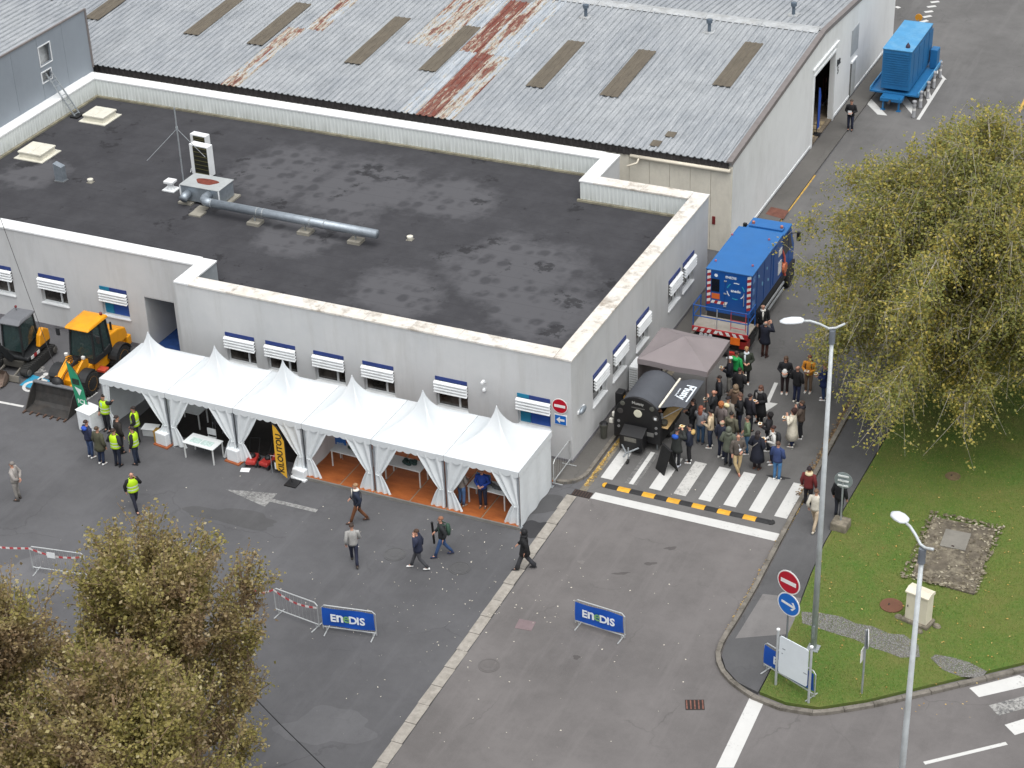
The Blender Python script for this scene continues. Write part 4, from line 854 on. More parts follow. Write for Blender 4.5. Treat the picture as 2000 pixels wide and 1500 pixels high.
# blue signs in the tents
blue_s = M('sign_blue', '2f6fc0', .4, var=.06)
for (u, v, z, lb, w_) in ((665, 861, 1.75, 'blue sign hanging above the table of the fourth tent', .48), (945, 934, 1.35, 'pale blue panel held in front of the table of the last tent', .58)):
    y_ = -3.2 if u < 800 else -3.55; p = PY(u, v, y_); t = thing('blue_sign', lb, 'sign', tuple(p)); MB().box(-w_/2, w_/2, -.015, .015, -.2, .2).build('panel', blue_s if u < 800 else M('sign_sky', '5a93cf', .4), t, bevel=.01); text('sign_lettering', 'enedis', .13, pw, t, (0, -.02, -.1), (1, 0, 0), (0, 0, 1), .01)
    MB().tube([(0, .02, -.2), (0, .05, .13-p.z)], .012, 6).build('stand', alu, t)

# ================================================================ speed cushion
bump = thing('speed_bump', 'black and yellow rubber speed bump across the crossing', 'speed bump', (0, 0, 0)); rub = M('rubber_black', '2b2b2c', .85, var=.25, scale=8)
def bump_seg(x0, x1, mat, ends=0):
    pr = [(-1.03, 0), (-.98, .03), (-.92, .048), (-.82, .048), (-.76, .03), (-.71, 0)]
    MB().ext([(x0, a, .011+h) for a, h in pr], (x1-x0, 0, 0)).build('segment', mat, bump, bevel=.006)
py = M('bump_yellow', 'd7a02c', .6, var=.15, scale=6, dirt='8a6a25', dirtamt=.4); x = 1.74; MB().ext([(1.6+.14*math.cos(g)+.14, -.87+.16*math.sin(g), .011) for g in [R(90)+j*math.pi/8 for j in range(9)]], (0, 0, .045)).build('segment', py, bump, bevel=.01)
for j in range(7):
    bump_seg(x+.004, x+.496, rub); x += .5
    if j < 6: bump_seg(x+.004, x+.496, py); x += .5
bump_seg(8.244, 8.3, rub); MB().ext([(8.3+.16*math.cos(g), -.87+.16*math.sin(g), .011) for g in [R(-90)+j*math.pi/8 for j in range(9)]], (0, 0, .045)).build('segment', rub, bump, bevel=.01)
# ================================================================ vehicles
def glossy(name, c, rough=.32, var=.08, dirt=None, amt=.3): return M(name, c, rough, 0, var, 1.5, dirt=dirt, dirtamt=amt)
tyre_m = M('tyre', '232323', .9, var=.2, scale=6, dirt='4a4640', dirtamt=.4)
def wheel(t, c, r_, w_, rim, hubc, lugs=0, axis='x', side=1, tm=None):
    """tyre part with rim sub-part; axis along X"""
    h = w_/2; prof = [(r_*.6, -h), (r_*.9, -h), (r_, -h*.72), (r_, h*.72), (r_*.9, h), (r_*.6, h)]
    m_ = MB().lathe(prof, (0, 0, 0), 28, 'x')
    if lugs:
        for j in range(lugs):
            a = 2*math.pi*j/lugs
            for s in (-1, 1):
                b = a+s*.08; ca, sa = math.cos(b), math.sin(b); m_.box(min(0, s*h*.95), max(0, s*h*.95), -.03, .03, r_-.01, r_+.035, Matrix(((1, 0, 0), (0, ca, -sa), (0, sa, ca))), (0, 0, 0))
    ty = m_.build('wheel', tm or tyre_m, t, loc=c); 
    MB().lathe([(.02, -h*.8), (r_*.35, -h*.8), (r_*.42, -h*.55), (r_*.6, -h*1.02), (r_*.62, -h*.9), (r_*.62, h*.9), (r_*.6, h*1.02), (r_*.42, h*.55), (r_*.35, h*.8), (.02, h*.8)], (0, 0, 0), 24, 'x').build('rim', rim, ty)
    MB().lathe([(r_*.2, -h*.95), (r_*.22, 0), (r_*.2, h*.95)], (0, 0, 0), 12, 'x').build('hub', hubc, ty)
    return ty
# ---- wheel loader
yelm = glossy('loader_yellow', 'e39a17', .38, dirt='8a5a1a', amt=.35); yel_rim = glossy('rim_yellow', 'd9951f', .5, dirt='7a4f1c', amt=.5); cabk = M('cab_black', '232527', .5, var=.15); steel_dk = M('bucket_steel', '3b3a39', .7, .3, var=.3, scale=5, dirt='5a5047', dirtamt=.5)
k = NB('cab_glass'); k.color(k.mix(k.noise(1.5), '2a3a3a', '55706e')); k.rough(.06); k.b.inputs['Transmission Weight'].default_value = .55; k.b.inputs['Alpha'].default_value = .85; CGL = k.m
ld = thing('wheel_loader', 'yellow and black compact wheel loader with its bucket on the ground', 'loader', (-21.55, -1.3, 0), R(1))
# local frame: front towards -Y; cab at y -0.3..0.9
for sx in (-1, 1):
    wheel(ld, (sx*.72, -1.15, .52), .52, .4, yel_rim, cabk, 22); wheel(ld, (sx*.72, 1.2, .52), .52, .4, yel_rim, cabk, 22)
    MB().ext([(sx*.5, 1.2+.62*math.cos(a), .52+.62*math.sin(a)) for a in [R(15)+j*R(15) for j in range(11)]]+[(sx*.5, 1.2+.57*math.cos(a), .52+.57*math.sin(a)) for a in [R(165)-j*R(15) for j in range(11)]], (sx*.44, 0, 0)).build('mudguard', cabk, ld)
    MB().ext([(sx*.5, -1.15+.6*math.cos(a), .52+.6*math.sin(a)) for a in [R(60)+j*R(15) for j in range(7)]]+[(sx*.5, -1.15+.55*math.cos(a), .52+.55*math.sin(a)) for a in [R(150)-j*R(15) for j in range(7)]], (sx*.42, 0, 0)).build('mudguard', cabk, ld)
MB().box(-.45, .45, -1.9, -.3, .35, .95).build('front_frame', yelm, ld, bevel=.04); MB().box(-.48, .48, -.25, 2.0, .38, .95).build('rear_frame', yelm, ld, bevel=.04)
MB().ext([(-.6, .85, .95), (-.6, 2.0, .95), (-.6, 2.1, 1.15), (-.6, 2.0, 1.5), (-.6, 1.5, 1.68), (-.6, .85, 1.72)], (1.2, 0, 0)).build('engine_hood', yelm, ld, bevel=.06)
MB().box(-.62, .62, 2.0, 2.32, .55, 1.0).build('counterweight', yelm, ld, bevel=.06); MB().box(-.3, .3, 1.98, 2.06, 1.1, 1.45).build('radiator_grille', cabk, ld)
MB().tube([(.38, 1.3, 1.65), (.38, 1.3, 2.05)], .05, 8).build('exhaust', black_p, ld)
# cab: lower body, posts, panes, roof
MB().ext([(-.62, -.42, .95), (-.62, .88, .95), (-.62, .88, 1.35), (-.62, .2, 1.2), (-.62, -.3, 1.25)], (1.24, 0, 0)).build('cab_base', cabk, ld, bevel=.03)
for sx in (-1, 1):
    for a, b in (((sx*.6, -.4, 1.0), (sx*.54, -.22, 2.5)), ((sx*.6, .3, 1.0), (sx*.56, .3, 2.5)), ((sx*.6, .85, 1.0), (sx*.56, .75, 2.5))): MB().bar(a, b, .07, .07).build('cab_post', cabk, ld)
    MB().ext([(sx*.585, -.33, 1.1), (sx*.585, .27, 1.1), (sx*.55, .27, 2.45), (sx*.55, -.2, 2.45)], (sx*-.012, 0, 0)).build('side_pane', CGL, ld); MB().ext([(sx*.585, .33, 1.3), (sx*.585, .8, 1.3), (sx*.55, .72, 2.45), (sx*.55, .33, 2.45)], (sx*-.012, 0, 0)).build('side_pane', CGL, ld)
MB().ext([(-.56, -.38, 1.18), (.56, -.38, 1.18), (.5, -.2, 2.45), (-.5, -.2, 2.45)], (0, .012, 0)).build('windscreen', CGL, ld); MB().ext([(-.54, .84, 1.5), (.54, .84, 1.5), (.5, .75, 2.45), (-.5, .75, 2.45)], (0, -.012, 0)).build('rear_pane', CGL, ld)
MB().loft([[(-.55, -.5, 2.5), (.55, -.5, 2.5), (.55, .92, 2.5), (-.55, .92, 2.5)], [(-.6, -.52, 2.55), (.6, -.52, 2.55), (.6, .95, 2.55), (-.6, .95, 2.55)], [(-.56, -.4, 2.64), (.56, -.4, 2.64), (.56, .9, 2.66), (-.56, .9, 2.66)], [(-.35, -.2, 2.7), (.35, -.2, 2.7), (.35, .7, 2.72), (-.35, .7, 2.72)]]).build('cab_roof', yelm, ld, bevel=.02)
MB().lathe([(.05, 0), (.065, .04), (.06, .14), (.02, .17)], (.4, .75, 2.66), 10).build('beacon', M('beacon_red', '6b1f22', .2), ld)
MB().box(-.22, .22, .1, .55, 1.2, 1.45).box(-.22, .22, .5, .62, 1.4, 2.0).build('driver_seat', M('seat_grey', '3c4142', .8), ld, bevel=.04); MB().tube([(0, -.2, 1.2), (0, -.08, 1.6)], .03, 6).build('steering_column', cabk, ld); MB().lathe([(.17, 0), (.19, .015), (.17, .03)], (0, -.08, 1.6), 14).build('steering_wheel', cabk, ld)
for sx in (-1, 1): MB().tube([(sx*.55, -.3, 2.4), (sx*.95, -.45, 2.4)], .015, 6).build('mirror_arm', cabk, ld); MB().box(sx*1.0-.09, sx*1.0+.09, -.49, -.43, 2.08, 2.42).build('mirror', cabk, ld, bevel=.02)
for sx in (-1, 1):
    MB().ext([(sx*.34, -.6, 1.3), (sx*.34, -.85, 1.45), (sx*.34, -1.7, .95), (sx*.34, -2.25, .45), (sx*.34, -2.15, .25), (sx*.34, -1.55, .65), (sx*.34, -.6, 1.05)], (sx*.1, 0, 0)).build('lift_arm', yelm, ld, bevel=.015)
    MB().tube([(sx*.2, -.5, .95), (sx*.22, -1.4, .85)], .06, 8).build('lift_cylinder', cabk, ld); MB().tube([(sx*.22, -1.4, .85), (sx*.22, -1.95, .6)], .035, 8).build('cylinder_rod', M('chrome', 'bcbcbc', .2, .9), ld)
    MB().box(sx*.42-.07, sx*.42+.07, -.95, -.83, 1.45, 1.58).build('work_light', M('lamp_white', 'd8d8d4', .3), ld, bevel=.02)
MB().tube([(0, -.5, 1.25), (0, -1.5, 1.2)], .07, 8).build('tilt_cylinder', cabk, ld); MB().tube([(0, -1.5, 1.2), (0, -2.05, 1.05)], .04, 8).build('cylinder_rod', M('chrome', 'bcbcbc', .2, .9), ld)
MB().ext([(-.09, -1.5, 1.05), (-.09, -1.35, 1.5), (-.09, -2.1, 1.15), (-.09, -2.3, .55)], (.18, 0, 0)).build('tilt_lever', yelm, ld, bevel=.01)
MB().box(-.55, .55, -2.38, -2.2, .2, .85).build('quick_hitch', cabk, ld, bevel=.03)
# hydraulic coupler bulk above the bucket
MB().ell((0, -2.25, .95), (.28, .22, .3), 10, 7).build('hose_bundle', black_p, ld, smooth=True)
for j in range(4): MB().tube([(-.2+.13*j, -.6, 1.35), (-.25+.15*j, -1.2, 1.5), (-.2+.12*j, -1.9, 1.2), (-.15+.1*j, -2.2, .9)], .02, 6).build('hose', black_p, ld)
# bucket (opening to the front)
pr = [(-2.35, .95), (-2.42, .5), (-2.55, .12), (-2.75, .03), (-3.35, .02), (-3.35, .05), (-2.78, .07), (-2.6, .16), (-2.48, .52), (-2.44, .93)]
MB().ext([(-1.05, y, z) for y, z in pr], (2.1, 0, 0)).build('bucket', steel_dk, ld, bevel=.01)
for sx in (-1, 1): MB().ext([(sx*1.05, -2.36, .95), (sx*1.05, -2.44, .98), (sx*1.05, -2.75, .75), (sx*1.05, -3.25, .1), (sx*1.05, -3.35, .02), (sx*1.05, -2.7, .02), (sx*1.05, -2.5, .2)], (sx*-.04, 0, 0)).build('bucket_cheek', steel_dk, ld)
MB().box(-1.06, 1.06, -2.52, -2.34, .93, 1.0).build('bucket_lip', M('worn_steel', '8d8f92', .4, .6, var=.2), ld, bevel=.01)
for j in range(7): x = -1.0+j*2.0/6; MB().ext([(x-.05, -3.3, .02), (x+.05, -3.3, .02), (x+.025, -3.52, .02), (x-.025, -3.52, .02)], (0, 0, .05)).build('bucket_tooth', M('rusty_steel', '574338', .8, .2, var=.3), ld)
MB().box(.5, .9, -.25, .1, .5, .62).build('step', M('step_red', 'b5452f', .6), ld, bevel=.02)
# ---- mini excavator
ex = thing('mini_excavator', 'black and yellow mini excavator with grey cab roof beside the loader', 'excavator', (-24.95, -1.35, 0), R(4))
for sx in (-1, 1):
    MB().ext([(sx*.55, y, z) for y, z in [(-1.25, .2), (-1.1, .04), (1.0, .04), (1.2, .2), (1.2, .32), (1.05, .46), (-1.1, .46), (-1.25, .34)]], (sx*.35, 0, 0)).build('track', M('track_rubber', '2a2a29', .9, var=.3, scale=9), ex, bevel=.05)
    for j in range(16): MB().box(min(sx*.54, sx*.91), max(sx*.54, sx*.91), -1.1+j*.14, -1.05+j*.14, .455, .49).build('track_pad', M('track_rubber', '2a2a29'), ex)
    for y in (-1.05, 1.0): MB().lathe([(.14, -.02), (.14, .02)], (sx*.92, y, .25), 14, 'x').build('sprocket', M('sprocket_grey', '55534f', .7), ex)
MB().box(-.5, .5, -.8, .8, .25, .55).build('undercarriage', M('under_grey', '46443f', .8), ex)
MB().ext([(-.75, y, z) for y, z in [(-.75, .58), (.95, .58), (1.05, .8), (.95, 1.25), (.45, 1.3), (.4, .8), (-.75, .75)]], (1.5, 0, 0)).build('upper_body', cabk, ex, bevel=.06)
MB().ext([(.56, .15, .8), (.56, 1.0, .8), (.56, .98, 1.3), (.56, .6, 1.55), (.56, .3, 1.3)], (.22, 0, 0)).build('engine_cover', yelm, ex, bevel=.05); MB().ext([(-.76, .3, .85), (-.76, 1.0, .85), (-.76, .98, 1.25), (-.76, .3, 1.25)], (.2, 0, 0)).build('engine_cover', yelm, ex, bevel=.05)
for j in range(3): MB().box(.76, .775, -.55+j*.22, -.34+j*.22, .6, .74).build('warning_stripe', (M('stripe_white', 'd9d9d6', .5) if j != 1 else M('stripe_red', 'a32a2c', .5)), ex)
for a, b in (((-.45, -.7, .8), (-.42, -.55, 2.25)), ((.5, -.7, .8), (.45, -.55, 2.25)), ((-.45, .5, 1.25), (-.42, .45, 2.25)), ((.5, .5, 1.25), (.45, .45, 2.25))): MB().bar(a, b, .07, .07).build('cab_post', cabk, ex)
for x in (-.45, .47): MB().ext([(x, -.62, .95), (x, .42, 1.2), (x, .4, 2.2), (x, -.5, 2.2)], (.012, 0, 0)).build('side_pane', CGL, ex)
MB().ext([(-.42, -.66, .95), (.46, -.66, .95), (.43, -.55, 2.2), (-.4, -.55, 2.2)], (0, .012, 0)).build('windscreen', CGL, ex)
MB().loft([[(-.48, -.72, 2.22), (.52, -.72, 2.22), (.52, .55, 2.25), (-.48, .55, 2.25)], [(-.5, -.74, 2.28), (.54, -.74, 2.28), (.54, .58, 2.31), (-.5, .58, 2.31)], [(-.44, -.45, 2.4), (.48, -.45, 2.4), (.48, .52, 2.38), (-.44, .52, 2.38)]]).build('cab_roof', M('roof_grey', '6a6c70', .6, var=.1), ex, bevel=.03)
MB().tube([(-.2, .3, 2.38), (-.2, .3, 2.5)], .012, 6).build('beacon_stem', black_p, ex); MB().ell((-.2, .3, 2.56), (.06, .06, .07), 10, 6).build('beacon', M('beacon_red', '6b1f22', .2), ex, smooth=True)
MB().box(-.15, .25, -.05, .35, 1.0, 1.2).box(-.15, .25, .3, .42, 1.1, 1.75).build('driver_seat', M('seat_dark', '26282a', .8), ex, bevel=.04); MB().bar((.3, -.45, .85), (.32, -.3, 1.7), .05, .05).build('lever', M('lever_red', 'a04a3c', .5), ex); MB().bar((-.38, -.4, 1.2), (-.2, -.1, 1.7), .04, .1).build('seat_belt', M('belt_yellow', 'b3b25a', .6), ex)
MB().ext([(-.08, -.7, .7), (-.08, -.9, .9), (-.08, -1.5, 1.75), (-.08, -1.75, 1.75), (-.08, -1.35, 1.05), (-.08, -1.0, .6)], (.16, 0, 0)).build('boom', cabk, ex, bevel=.02)
MB().ext([(-.07, -1.45, 1.8), (-.07, -1.75, 1.85), (-.07, -2.0, .9), (-.07, -1.9, .55), (-.07, -1.75, .9)], (.14, 0, 0)).build('dipper_arm', cabk, ex, bevel=.02); MB().tube([(0, -.95, 1.15), (0, -1.45, 1.6)], .05, 8).build('boom_cylinder', M('chrome', 'bcbcbc', .2, .9), ex)
MB().ext([(-.28, y, z) for y, z in [(-1.75, .62), (-1.6, .35), (-1.7, .1), (-1.95, .02), (-2.2, .1), (-2.15, .14), (-1.95, .1), (-1.78, .18), (-1.7, .4), (-1.82, .66)]], (.56, 0, 0)).build('digging_bucket', M('bucket_brown', '7a6a5f', .7, .3, var=.3, scale=5), ex)
for x in (-.28, .26): MB().ext([(x, -1.75, .62), (x, -1.6, .35), (x, -1.7, .1), (x, -1.95, .02), (x, -2.2, .1)], (.02, 0, 0)).build('bucket_cheek', M('bucket_brown', '7a6a5f'), ex)
for j in range(4): MB().bar((-.22+j*.146, -2.15, .11), (-.22+j*.146, -2.35, .1), .05, .03).build('bucket_tooth', M('bucket_brown', '7a6a5f'), ex)
for s in (-1, 1): MB().bar((s*.4, -.9, .3), (s*.42, -1.55, .2), .07, .09).build('blade_arm', M('blade_grey', '77736b', .7, .2), ex)
MB().ext([(-.72, -1.55, .02), (-.72, -1.62, .05), (-.72, -1.56, .3), (-.72, -1.5, .3)], (1.44, 0, 0)).build('dozer_blade', M('blade_grey', '77736b'), ex)
# ---- blue service truck
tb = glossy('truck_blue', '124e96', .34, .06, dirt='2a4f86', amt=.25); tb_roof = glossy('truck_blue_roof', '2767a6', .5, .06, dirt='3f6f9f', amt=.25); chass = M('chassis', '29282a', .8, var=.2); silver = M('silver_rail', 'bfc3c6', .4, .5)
tr = thing('service_truck', 'blue service truck with box body, striped edges and rear work platform', 'truck', (0, 0, 0)); X0, X1, YA, YBk, Z0, Z1 = 1.42, 3.42, 11.25, 15.45, 1.35, 3.4
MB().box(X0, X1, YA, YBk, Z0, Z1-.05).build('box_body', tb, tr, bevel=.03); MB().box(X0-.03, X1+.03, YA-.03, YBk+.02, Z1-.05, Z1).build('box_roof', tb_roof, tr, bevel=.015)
for p in ((1479, 457.5), (1436, 508), (1401, 508.5), (1469, 521), (1502, 469), (1430, 460)): pass
for u, v in ((1430, 459), (1502, 469), (1398, 510), (1470, 520)):
    p = G(u, v, Z1); MB().lathe([(.05, 0), (.05, .06), (.02, .08)], (p.x, p.y, Z1), 8).build('lifting_lug', M('lug_pink', '9a5a6e', .5), tr)
st_w = M('stripe_white', 'd9d9d6', .5); st_r = M('stripe_red', 'a32a2c', .5)
def chevrons(parent, a, b, h, up, nrm, n, flip=1, lean=.6):
    """alternating red and white slanted strips along a->b"""
    a = Vector(a); b = Vector(b); d = (b-a)/n; up = Vector(up)*h; nr = Vector(nrm)*.006
    for j in range(n):
        off = d*lean*flip; p = a+d*j; MB().ext([p, p+d, p+d+up+off, p+up+off], nr).build('stripe', st_r if j % 2 else st_w, parent)
for x in (X0+.02, X1-.2):
    for j in range(12):
        z = Z1-.12-j*.135; s = .07; MB().ext([(x, YA-.002, z), (x+.17, YA-.002, z+s), (x+.17, YA-.002, z+s-.13), (x, YA-.002, z-.13)], (0, -.008, 0)).build('stripe', st_r if j % 2 else st_w, tr)
for j in range(5): x = X0+.2+j*.14; MB().ext([(x, YA-.002, 1.78), (x+.14, YA-.002, 1.78), (x+.2, YA-.002, 1.92), (x+.06, YA-.002, 1.92)], (0, -.008, 0)).build('stripe', st_r if j % 2 else st_w, tr)
MB().box(X0+.22, X0+.58, YA-.02, YA-.002, 2.35, 2.95).build('rear_window', M('truck_glass', '161a22', .15), tr, bevel=.01); MB().box(X0+.24, X0+.6, YA-.012, YA-.002, 2.0, 2.26).build('hazard_plate', M('plate_orange', 'd0672c', .5), tr)
MB().box(X0+.82, X0+.84, YA-.01, YA-.002, 1.5, 3.25).box(X1-.24, X1-.22, YA-.01, YA-.002, 1.5, 3.25).build('door_seam', M('seam_blue', '0c3f80', .5), tr)
lg = M('logo_white', 'dfe7ee', .5); text('logo_lettering', 'ENEDIS', .15, lg, tr, (X0+1.08, YA-.006, 3.12), (1, 0, 0), (0, 0, 1), .02)
cx, cz = X0+1.3, 2.52
for j in range(6):
    a0 = R(60*j+8); MB().ext([(cx+r_*math.cos(a), YA-.004, cz+r_*math.sin(a)) for a, r_ in [(a0+R(6*q), .4) for q in range(7)]+[(a0+R(36-6*q), .36) for q in range(7)]], (0, -.006, 0)).build('logo_ring', lg if j % 2 else M('logo_teal', '2f9bb8', .5), tr)
text('logo_lettering', 'enedis', .17, lg, tr, (cx, YA-.006, cz), (1, 0, 0), (0, 0, 1), .03); MB().ext([(X0+.42+.08*math.cos(a), YA-.004, 3.12+.08*math.sin(a)) for a in [R(45*q+22) for q in range(8)]], (0, -.006, 0)).build('logo_badge', lg, tr)
for (y, z, s, rt_) in ((12.2, 2.9, .3, 25), (12.7, 2.3, .34, -15), (13.3, 2.75, .28, 40), (13.5, 2.1, .26, 10)): text('side_mark', 'e', s, M('mark_pale', '7fb6d6', .5), tr, (X1+.003, y, z), (0, math.cos(R(rt_)), math.sin(R(rt_))), (0, -math.sin(R(rt_)), math.cos(R(rt_))), .03)
for z in (2.9, 2.35, 1.75): MB().box(X1+.001, X1+.01, YA+.1, YA+.42, z, z+.3).build('side_panel', M('side_print', '5f86c0', .5, var=.5, scale=8), tr)
for (y, z0, z1, mt) in ((14.2, 1.5, 3.2, tb), (14.9, 1.6, 2.2, st_w), (14.9, 2.5, 2.8, st_w)): MB().box(X1+.001, X1+.02, y, y+.45, z0, z1).build('side_locker', mt, tr)
for x_, y_ in ((X0-.012, YA-.012), (X1-.03, YA-.012), (X1-.03, YBk-.03)): MB().box(x_, x_+.042, y_, y_+.042, Z0, Z1-.06).build('corner_post', M('corner_blue', '0d3f7c', .4), tr)
for y_ in (11.95, 12.9, 13.85): MB().box(X1+.001, X1+.012, y_, y_+.015, Z0+.1, Z1-.15).build('panel_seam', M('seam_blue', '0c3f80', .5), tr)
for z_ in (1.7, 2.3, 2.9): MB().box(X0+.78, X0+.9, YA-.03, YA-.002, z_, z_+.05).build('hinge', silver, tr)
MB().tube([(X1-.32, YA-.05, 1.9), (X1-.32, YA-.05, 2.5)], .015, 6).build('door_handle', silver, tr)
MB().box(X0+.1, X1-.1, 10.6, 17.8, .75, 1.0).build('chassis', chass, tr)
for y_ in (16.25, 17.1): MB().box(X1-.216, X1-.208, y_, y_+.012, .95, 2.5).build('cab_door_seam', M('seam_blue', '0c3f80', .5), tr)
MB().box(X1-.215, X1-.19, 16.4, 16.55, 1.6, 1.64).build('cab_handle', black_p, tr); MB().box(X0+.05, X1-.02, YA, 15.5, 1.0, 1.35).build('subframe', chass, tr)
for y in (12.5, 13.7): MB().box(X1-.5, X1-.05, y-.35, y+.35, .45, .95).build('side_box', chass, tr, bevel=.03)
for z in (.55, .85): MB().bar((X1+.02, 12.3, z), (X1+.02, 15.8, z), .05, .1).build('side_guard', silver, tr)
for y, r_ in ((17.05, .48), (12.0, .48)):
    for x in (X0+.14, X1-.16): wheel(tr, (x, y, r_), r_, .28, M('rim_grey', 'a7a9ab', .5, .4), chass)
MB().box(X0+.12, X1-.1, 15.5, 15.95, 1.0, 2.6).build('equipment_bay', M('bay_dark', '1b3564', .6), tr)
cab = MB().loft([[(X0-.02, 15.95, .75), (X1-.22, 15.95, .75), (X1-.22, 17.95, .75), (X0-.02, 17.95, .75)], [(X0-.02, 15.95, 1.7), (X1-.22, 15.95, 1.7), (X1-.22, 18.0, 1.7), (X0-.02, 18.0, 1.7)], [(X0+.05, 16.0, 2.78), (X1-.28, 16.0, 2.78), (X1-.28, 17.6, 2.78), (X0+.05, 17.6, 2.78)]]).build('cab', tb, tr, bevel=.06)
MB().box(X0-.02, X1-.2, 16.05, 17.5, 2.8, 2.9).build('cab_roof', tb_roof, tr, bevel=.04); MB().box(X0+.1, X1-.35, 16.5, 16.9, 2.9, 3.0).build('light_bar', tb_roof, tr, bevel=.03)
for x in (X0+.25, X1-.45): MB().lathe([(.07, 0), (.07, .1), (.03, .13)], (x, 16.7, 3.0), 10).build('beacon', M('beacon_pink', 'b0705f', .3), tr)
MB().ext([(X1-.215, 16.3, 1.75), (X1-.215, 17.6, 1.75), (X1-.262, 17.35, 2.6), (X1-.262, 16.3, 2.6)], (.01, 0, 0)).build('side_window', M('truck_glass', '161a22', .15), tr); MB().ext([(X0+.1, 17.99, 1.75), (X1-.35, 17.99, 1.75), (X1-.38, 17.68, 2.65), (X0+.15, 17.68, 2.65)], (0, .01, .003)).build('windscreen', M('truck_glass', '161a22', .15), tr)
for x, s in ((X0-.02, -1), (X1-.2, 1)): MB().tube([(x, 17.3, 2.5), (x+s*.3, 17.4, 2.55)], .02, 6).build('mirror_arm', black_p, tr); MB().box(x+s*.34-.09, x+s*.34+.09, 17.32, 17.46, 2.15, 2.6).build('mirror', black_p, tr, bevel=.04)
# tools hung between box and cab
MB().tube([(X1-.1, 15.7, 2.5), (X1+.02, 15.75, 2.1), (X1+.05, 15.7, 1.7)], .05, 8).tube([(X1, 15.6, 1.6), (X1+.08, 15.7, 1.25)], .06, 8).build('hose', M('hose_red', 'b85348', .6), tr)
MB().lathe([(.24, -.08), (.26, 0), (.24, .08)], (X1+.02, 15.75, 1.6), 14, 'x').build('cable_reel', M('reel_orange', 'c5704a', .6), tr)
# rear work platform with rails
PZ = 1.12; MB().box(X0-.22, X1+.25, 10.2, YA-.02, PZ-.06, PZ).build('platform', M('platform_floor', '9a948a', .8, var=.15, dirt='75705f'), tr)
MB().box(X0-.22, X1+.25, 10.13, 10.2, PZ-.2, PZ+.02).build('platform_edge', st_r, tr)
hx = (X0+X1)/2; n = 8
for j in range(n):
    xa = X0-.2+j*(2.43/n); s = .09 if xa+.15 < hx else -.09
    MB().ext([(xa+.02, 10.128, PZ-.16), (xa+.17, 10.128, PZ-.16), (xa+.17+s, 10.128, PZ), (xa+.02+s, 10.128, PZ)], (0, -.008, 0)).build('stripe', st_w, tr)
rl = tb
for x in (X0-.2, X1+.22):
    for y in (10.22, YA-.1): MB().tube([(x, y, PZ), (x, y, PZ+1.0)], .028, 8).build('rail_post', rl, tr)
    for z in (.5, 1.0): MB().tube([(x, 10.22, PZ+z), (x, YA-.1, PZ+z)], .025, 8).build('rail', rl, tr)
for z in (.5, 1.0): MB().tube([(X0-.2, 10.22, PZ+z), (X1+.22, 10.22, PZ+z)], .025, 8).build('rail', rl, tr)
MB().tube([(hx-.15, 10.22, PZ), (hx-.15, 10.22, PZ+1.0)], .025, 8).build('rail_post', silver, tr)
for z in (.2, .55, .95): MB().tube([(hx+.45, 10.27, PZ+z), (X1+.1, 10.27, PZ+z)], .018, 6).build('gate_rail', M('gate_red', 'c24a5c', .5), tr)
for x in (hx+.45, X1+.1): MB().tube([(x, 10.27, PZ+.1), (x, 10.27, PZ+1.0)], .018, 6).build('gate_rail', M('gate_red', 'c24a5c', .5), tr)
MB().box(X0-.1, X1+.1, 10.25, 10.45, .45, .75).build('rear_bumper', chass, tr); MB().box(hx+.5, hx+.92, 10.1, 10.125, .62, .95).build('hazard_plate', M('plate_orange2', 'e4701c', .5), tr)
for j in range(3): MB().lathe([(.085, -.02), (.085, .02)], (X0+.2+j*.2, 10.12, .82), 14, 'y').build('rear_lamp', M('lamp_ring', 'b9bcbf', .3), tr)
MB().box(X1-.15, X1+.22, 10.2, 10.6, .4, .75).build('tail_lamp_box', M('lamp_red', '8c2522', .4), tr, bevel=.02); MB().box(X1-.05, X1+.22, 10.6, 11.2, .35, .8).build('mud_flap', chass, tr)
MB().box(X0+.1, X0+1.9, 9.9, 10.2, .2, .3).build('tow_bar', chass, tr); MB().box(X1-.5, X1-.1, 9.8, 9.95, .25, .38).build('reflector', M('lamp_red2', 'a8342c', .4), tr)
# ---- blue generator trailer in the far parking box
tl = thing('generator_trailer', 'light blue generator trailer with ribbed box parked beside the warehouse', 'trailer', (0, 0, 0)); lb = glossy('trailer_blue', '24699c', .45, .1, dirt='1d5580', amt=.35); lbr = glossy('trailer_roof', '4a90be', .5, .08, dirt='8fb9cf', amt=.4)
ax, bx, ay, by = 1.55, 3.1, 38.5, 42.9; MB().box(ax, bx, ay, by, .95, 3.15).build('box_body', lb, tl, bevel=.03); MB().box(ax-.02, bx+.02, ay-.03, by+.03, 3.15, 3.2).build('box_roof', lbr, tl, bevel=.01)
for j in range(14): z = 1.25+j*.13; MB().box(ax+.1, bx-.1, ay-.03, ay-.002, z, z+.06).build('grille_slat', lb, tl)
for j in range(4): y = ay+.6+j*1.05; MB().box(bx+.002, bx+.02, y, y+.85, 1.2, 2.9).build('side_door', lb, tl, bevel=.01)
MB().box(ax-.55, bx+.55, ay-.1, by+.5, .72, .8).build('deck', lb, tl); 
for x in (ax-.55, bx+.5): MB().box(x, x+.05, ay-.1, by+.5, .801, .98).build('side_rail', lbr, tl)
MB().box(bx+.1, bx+.5, by-.5, by+.1, .81, 1.9).build('locker', lb, tl, bevel=.03); MB().box(ax+.2, bx-.2, ay-.75, ay-.1, .55, .72).build('drawbar', lb, tl); MB().bar((2.3, ay-.6, .62), (2.3, ay-1.15, .55), .1, .1).build('hitch', chass, tl)
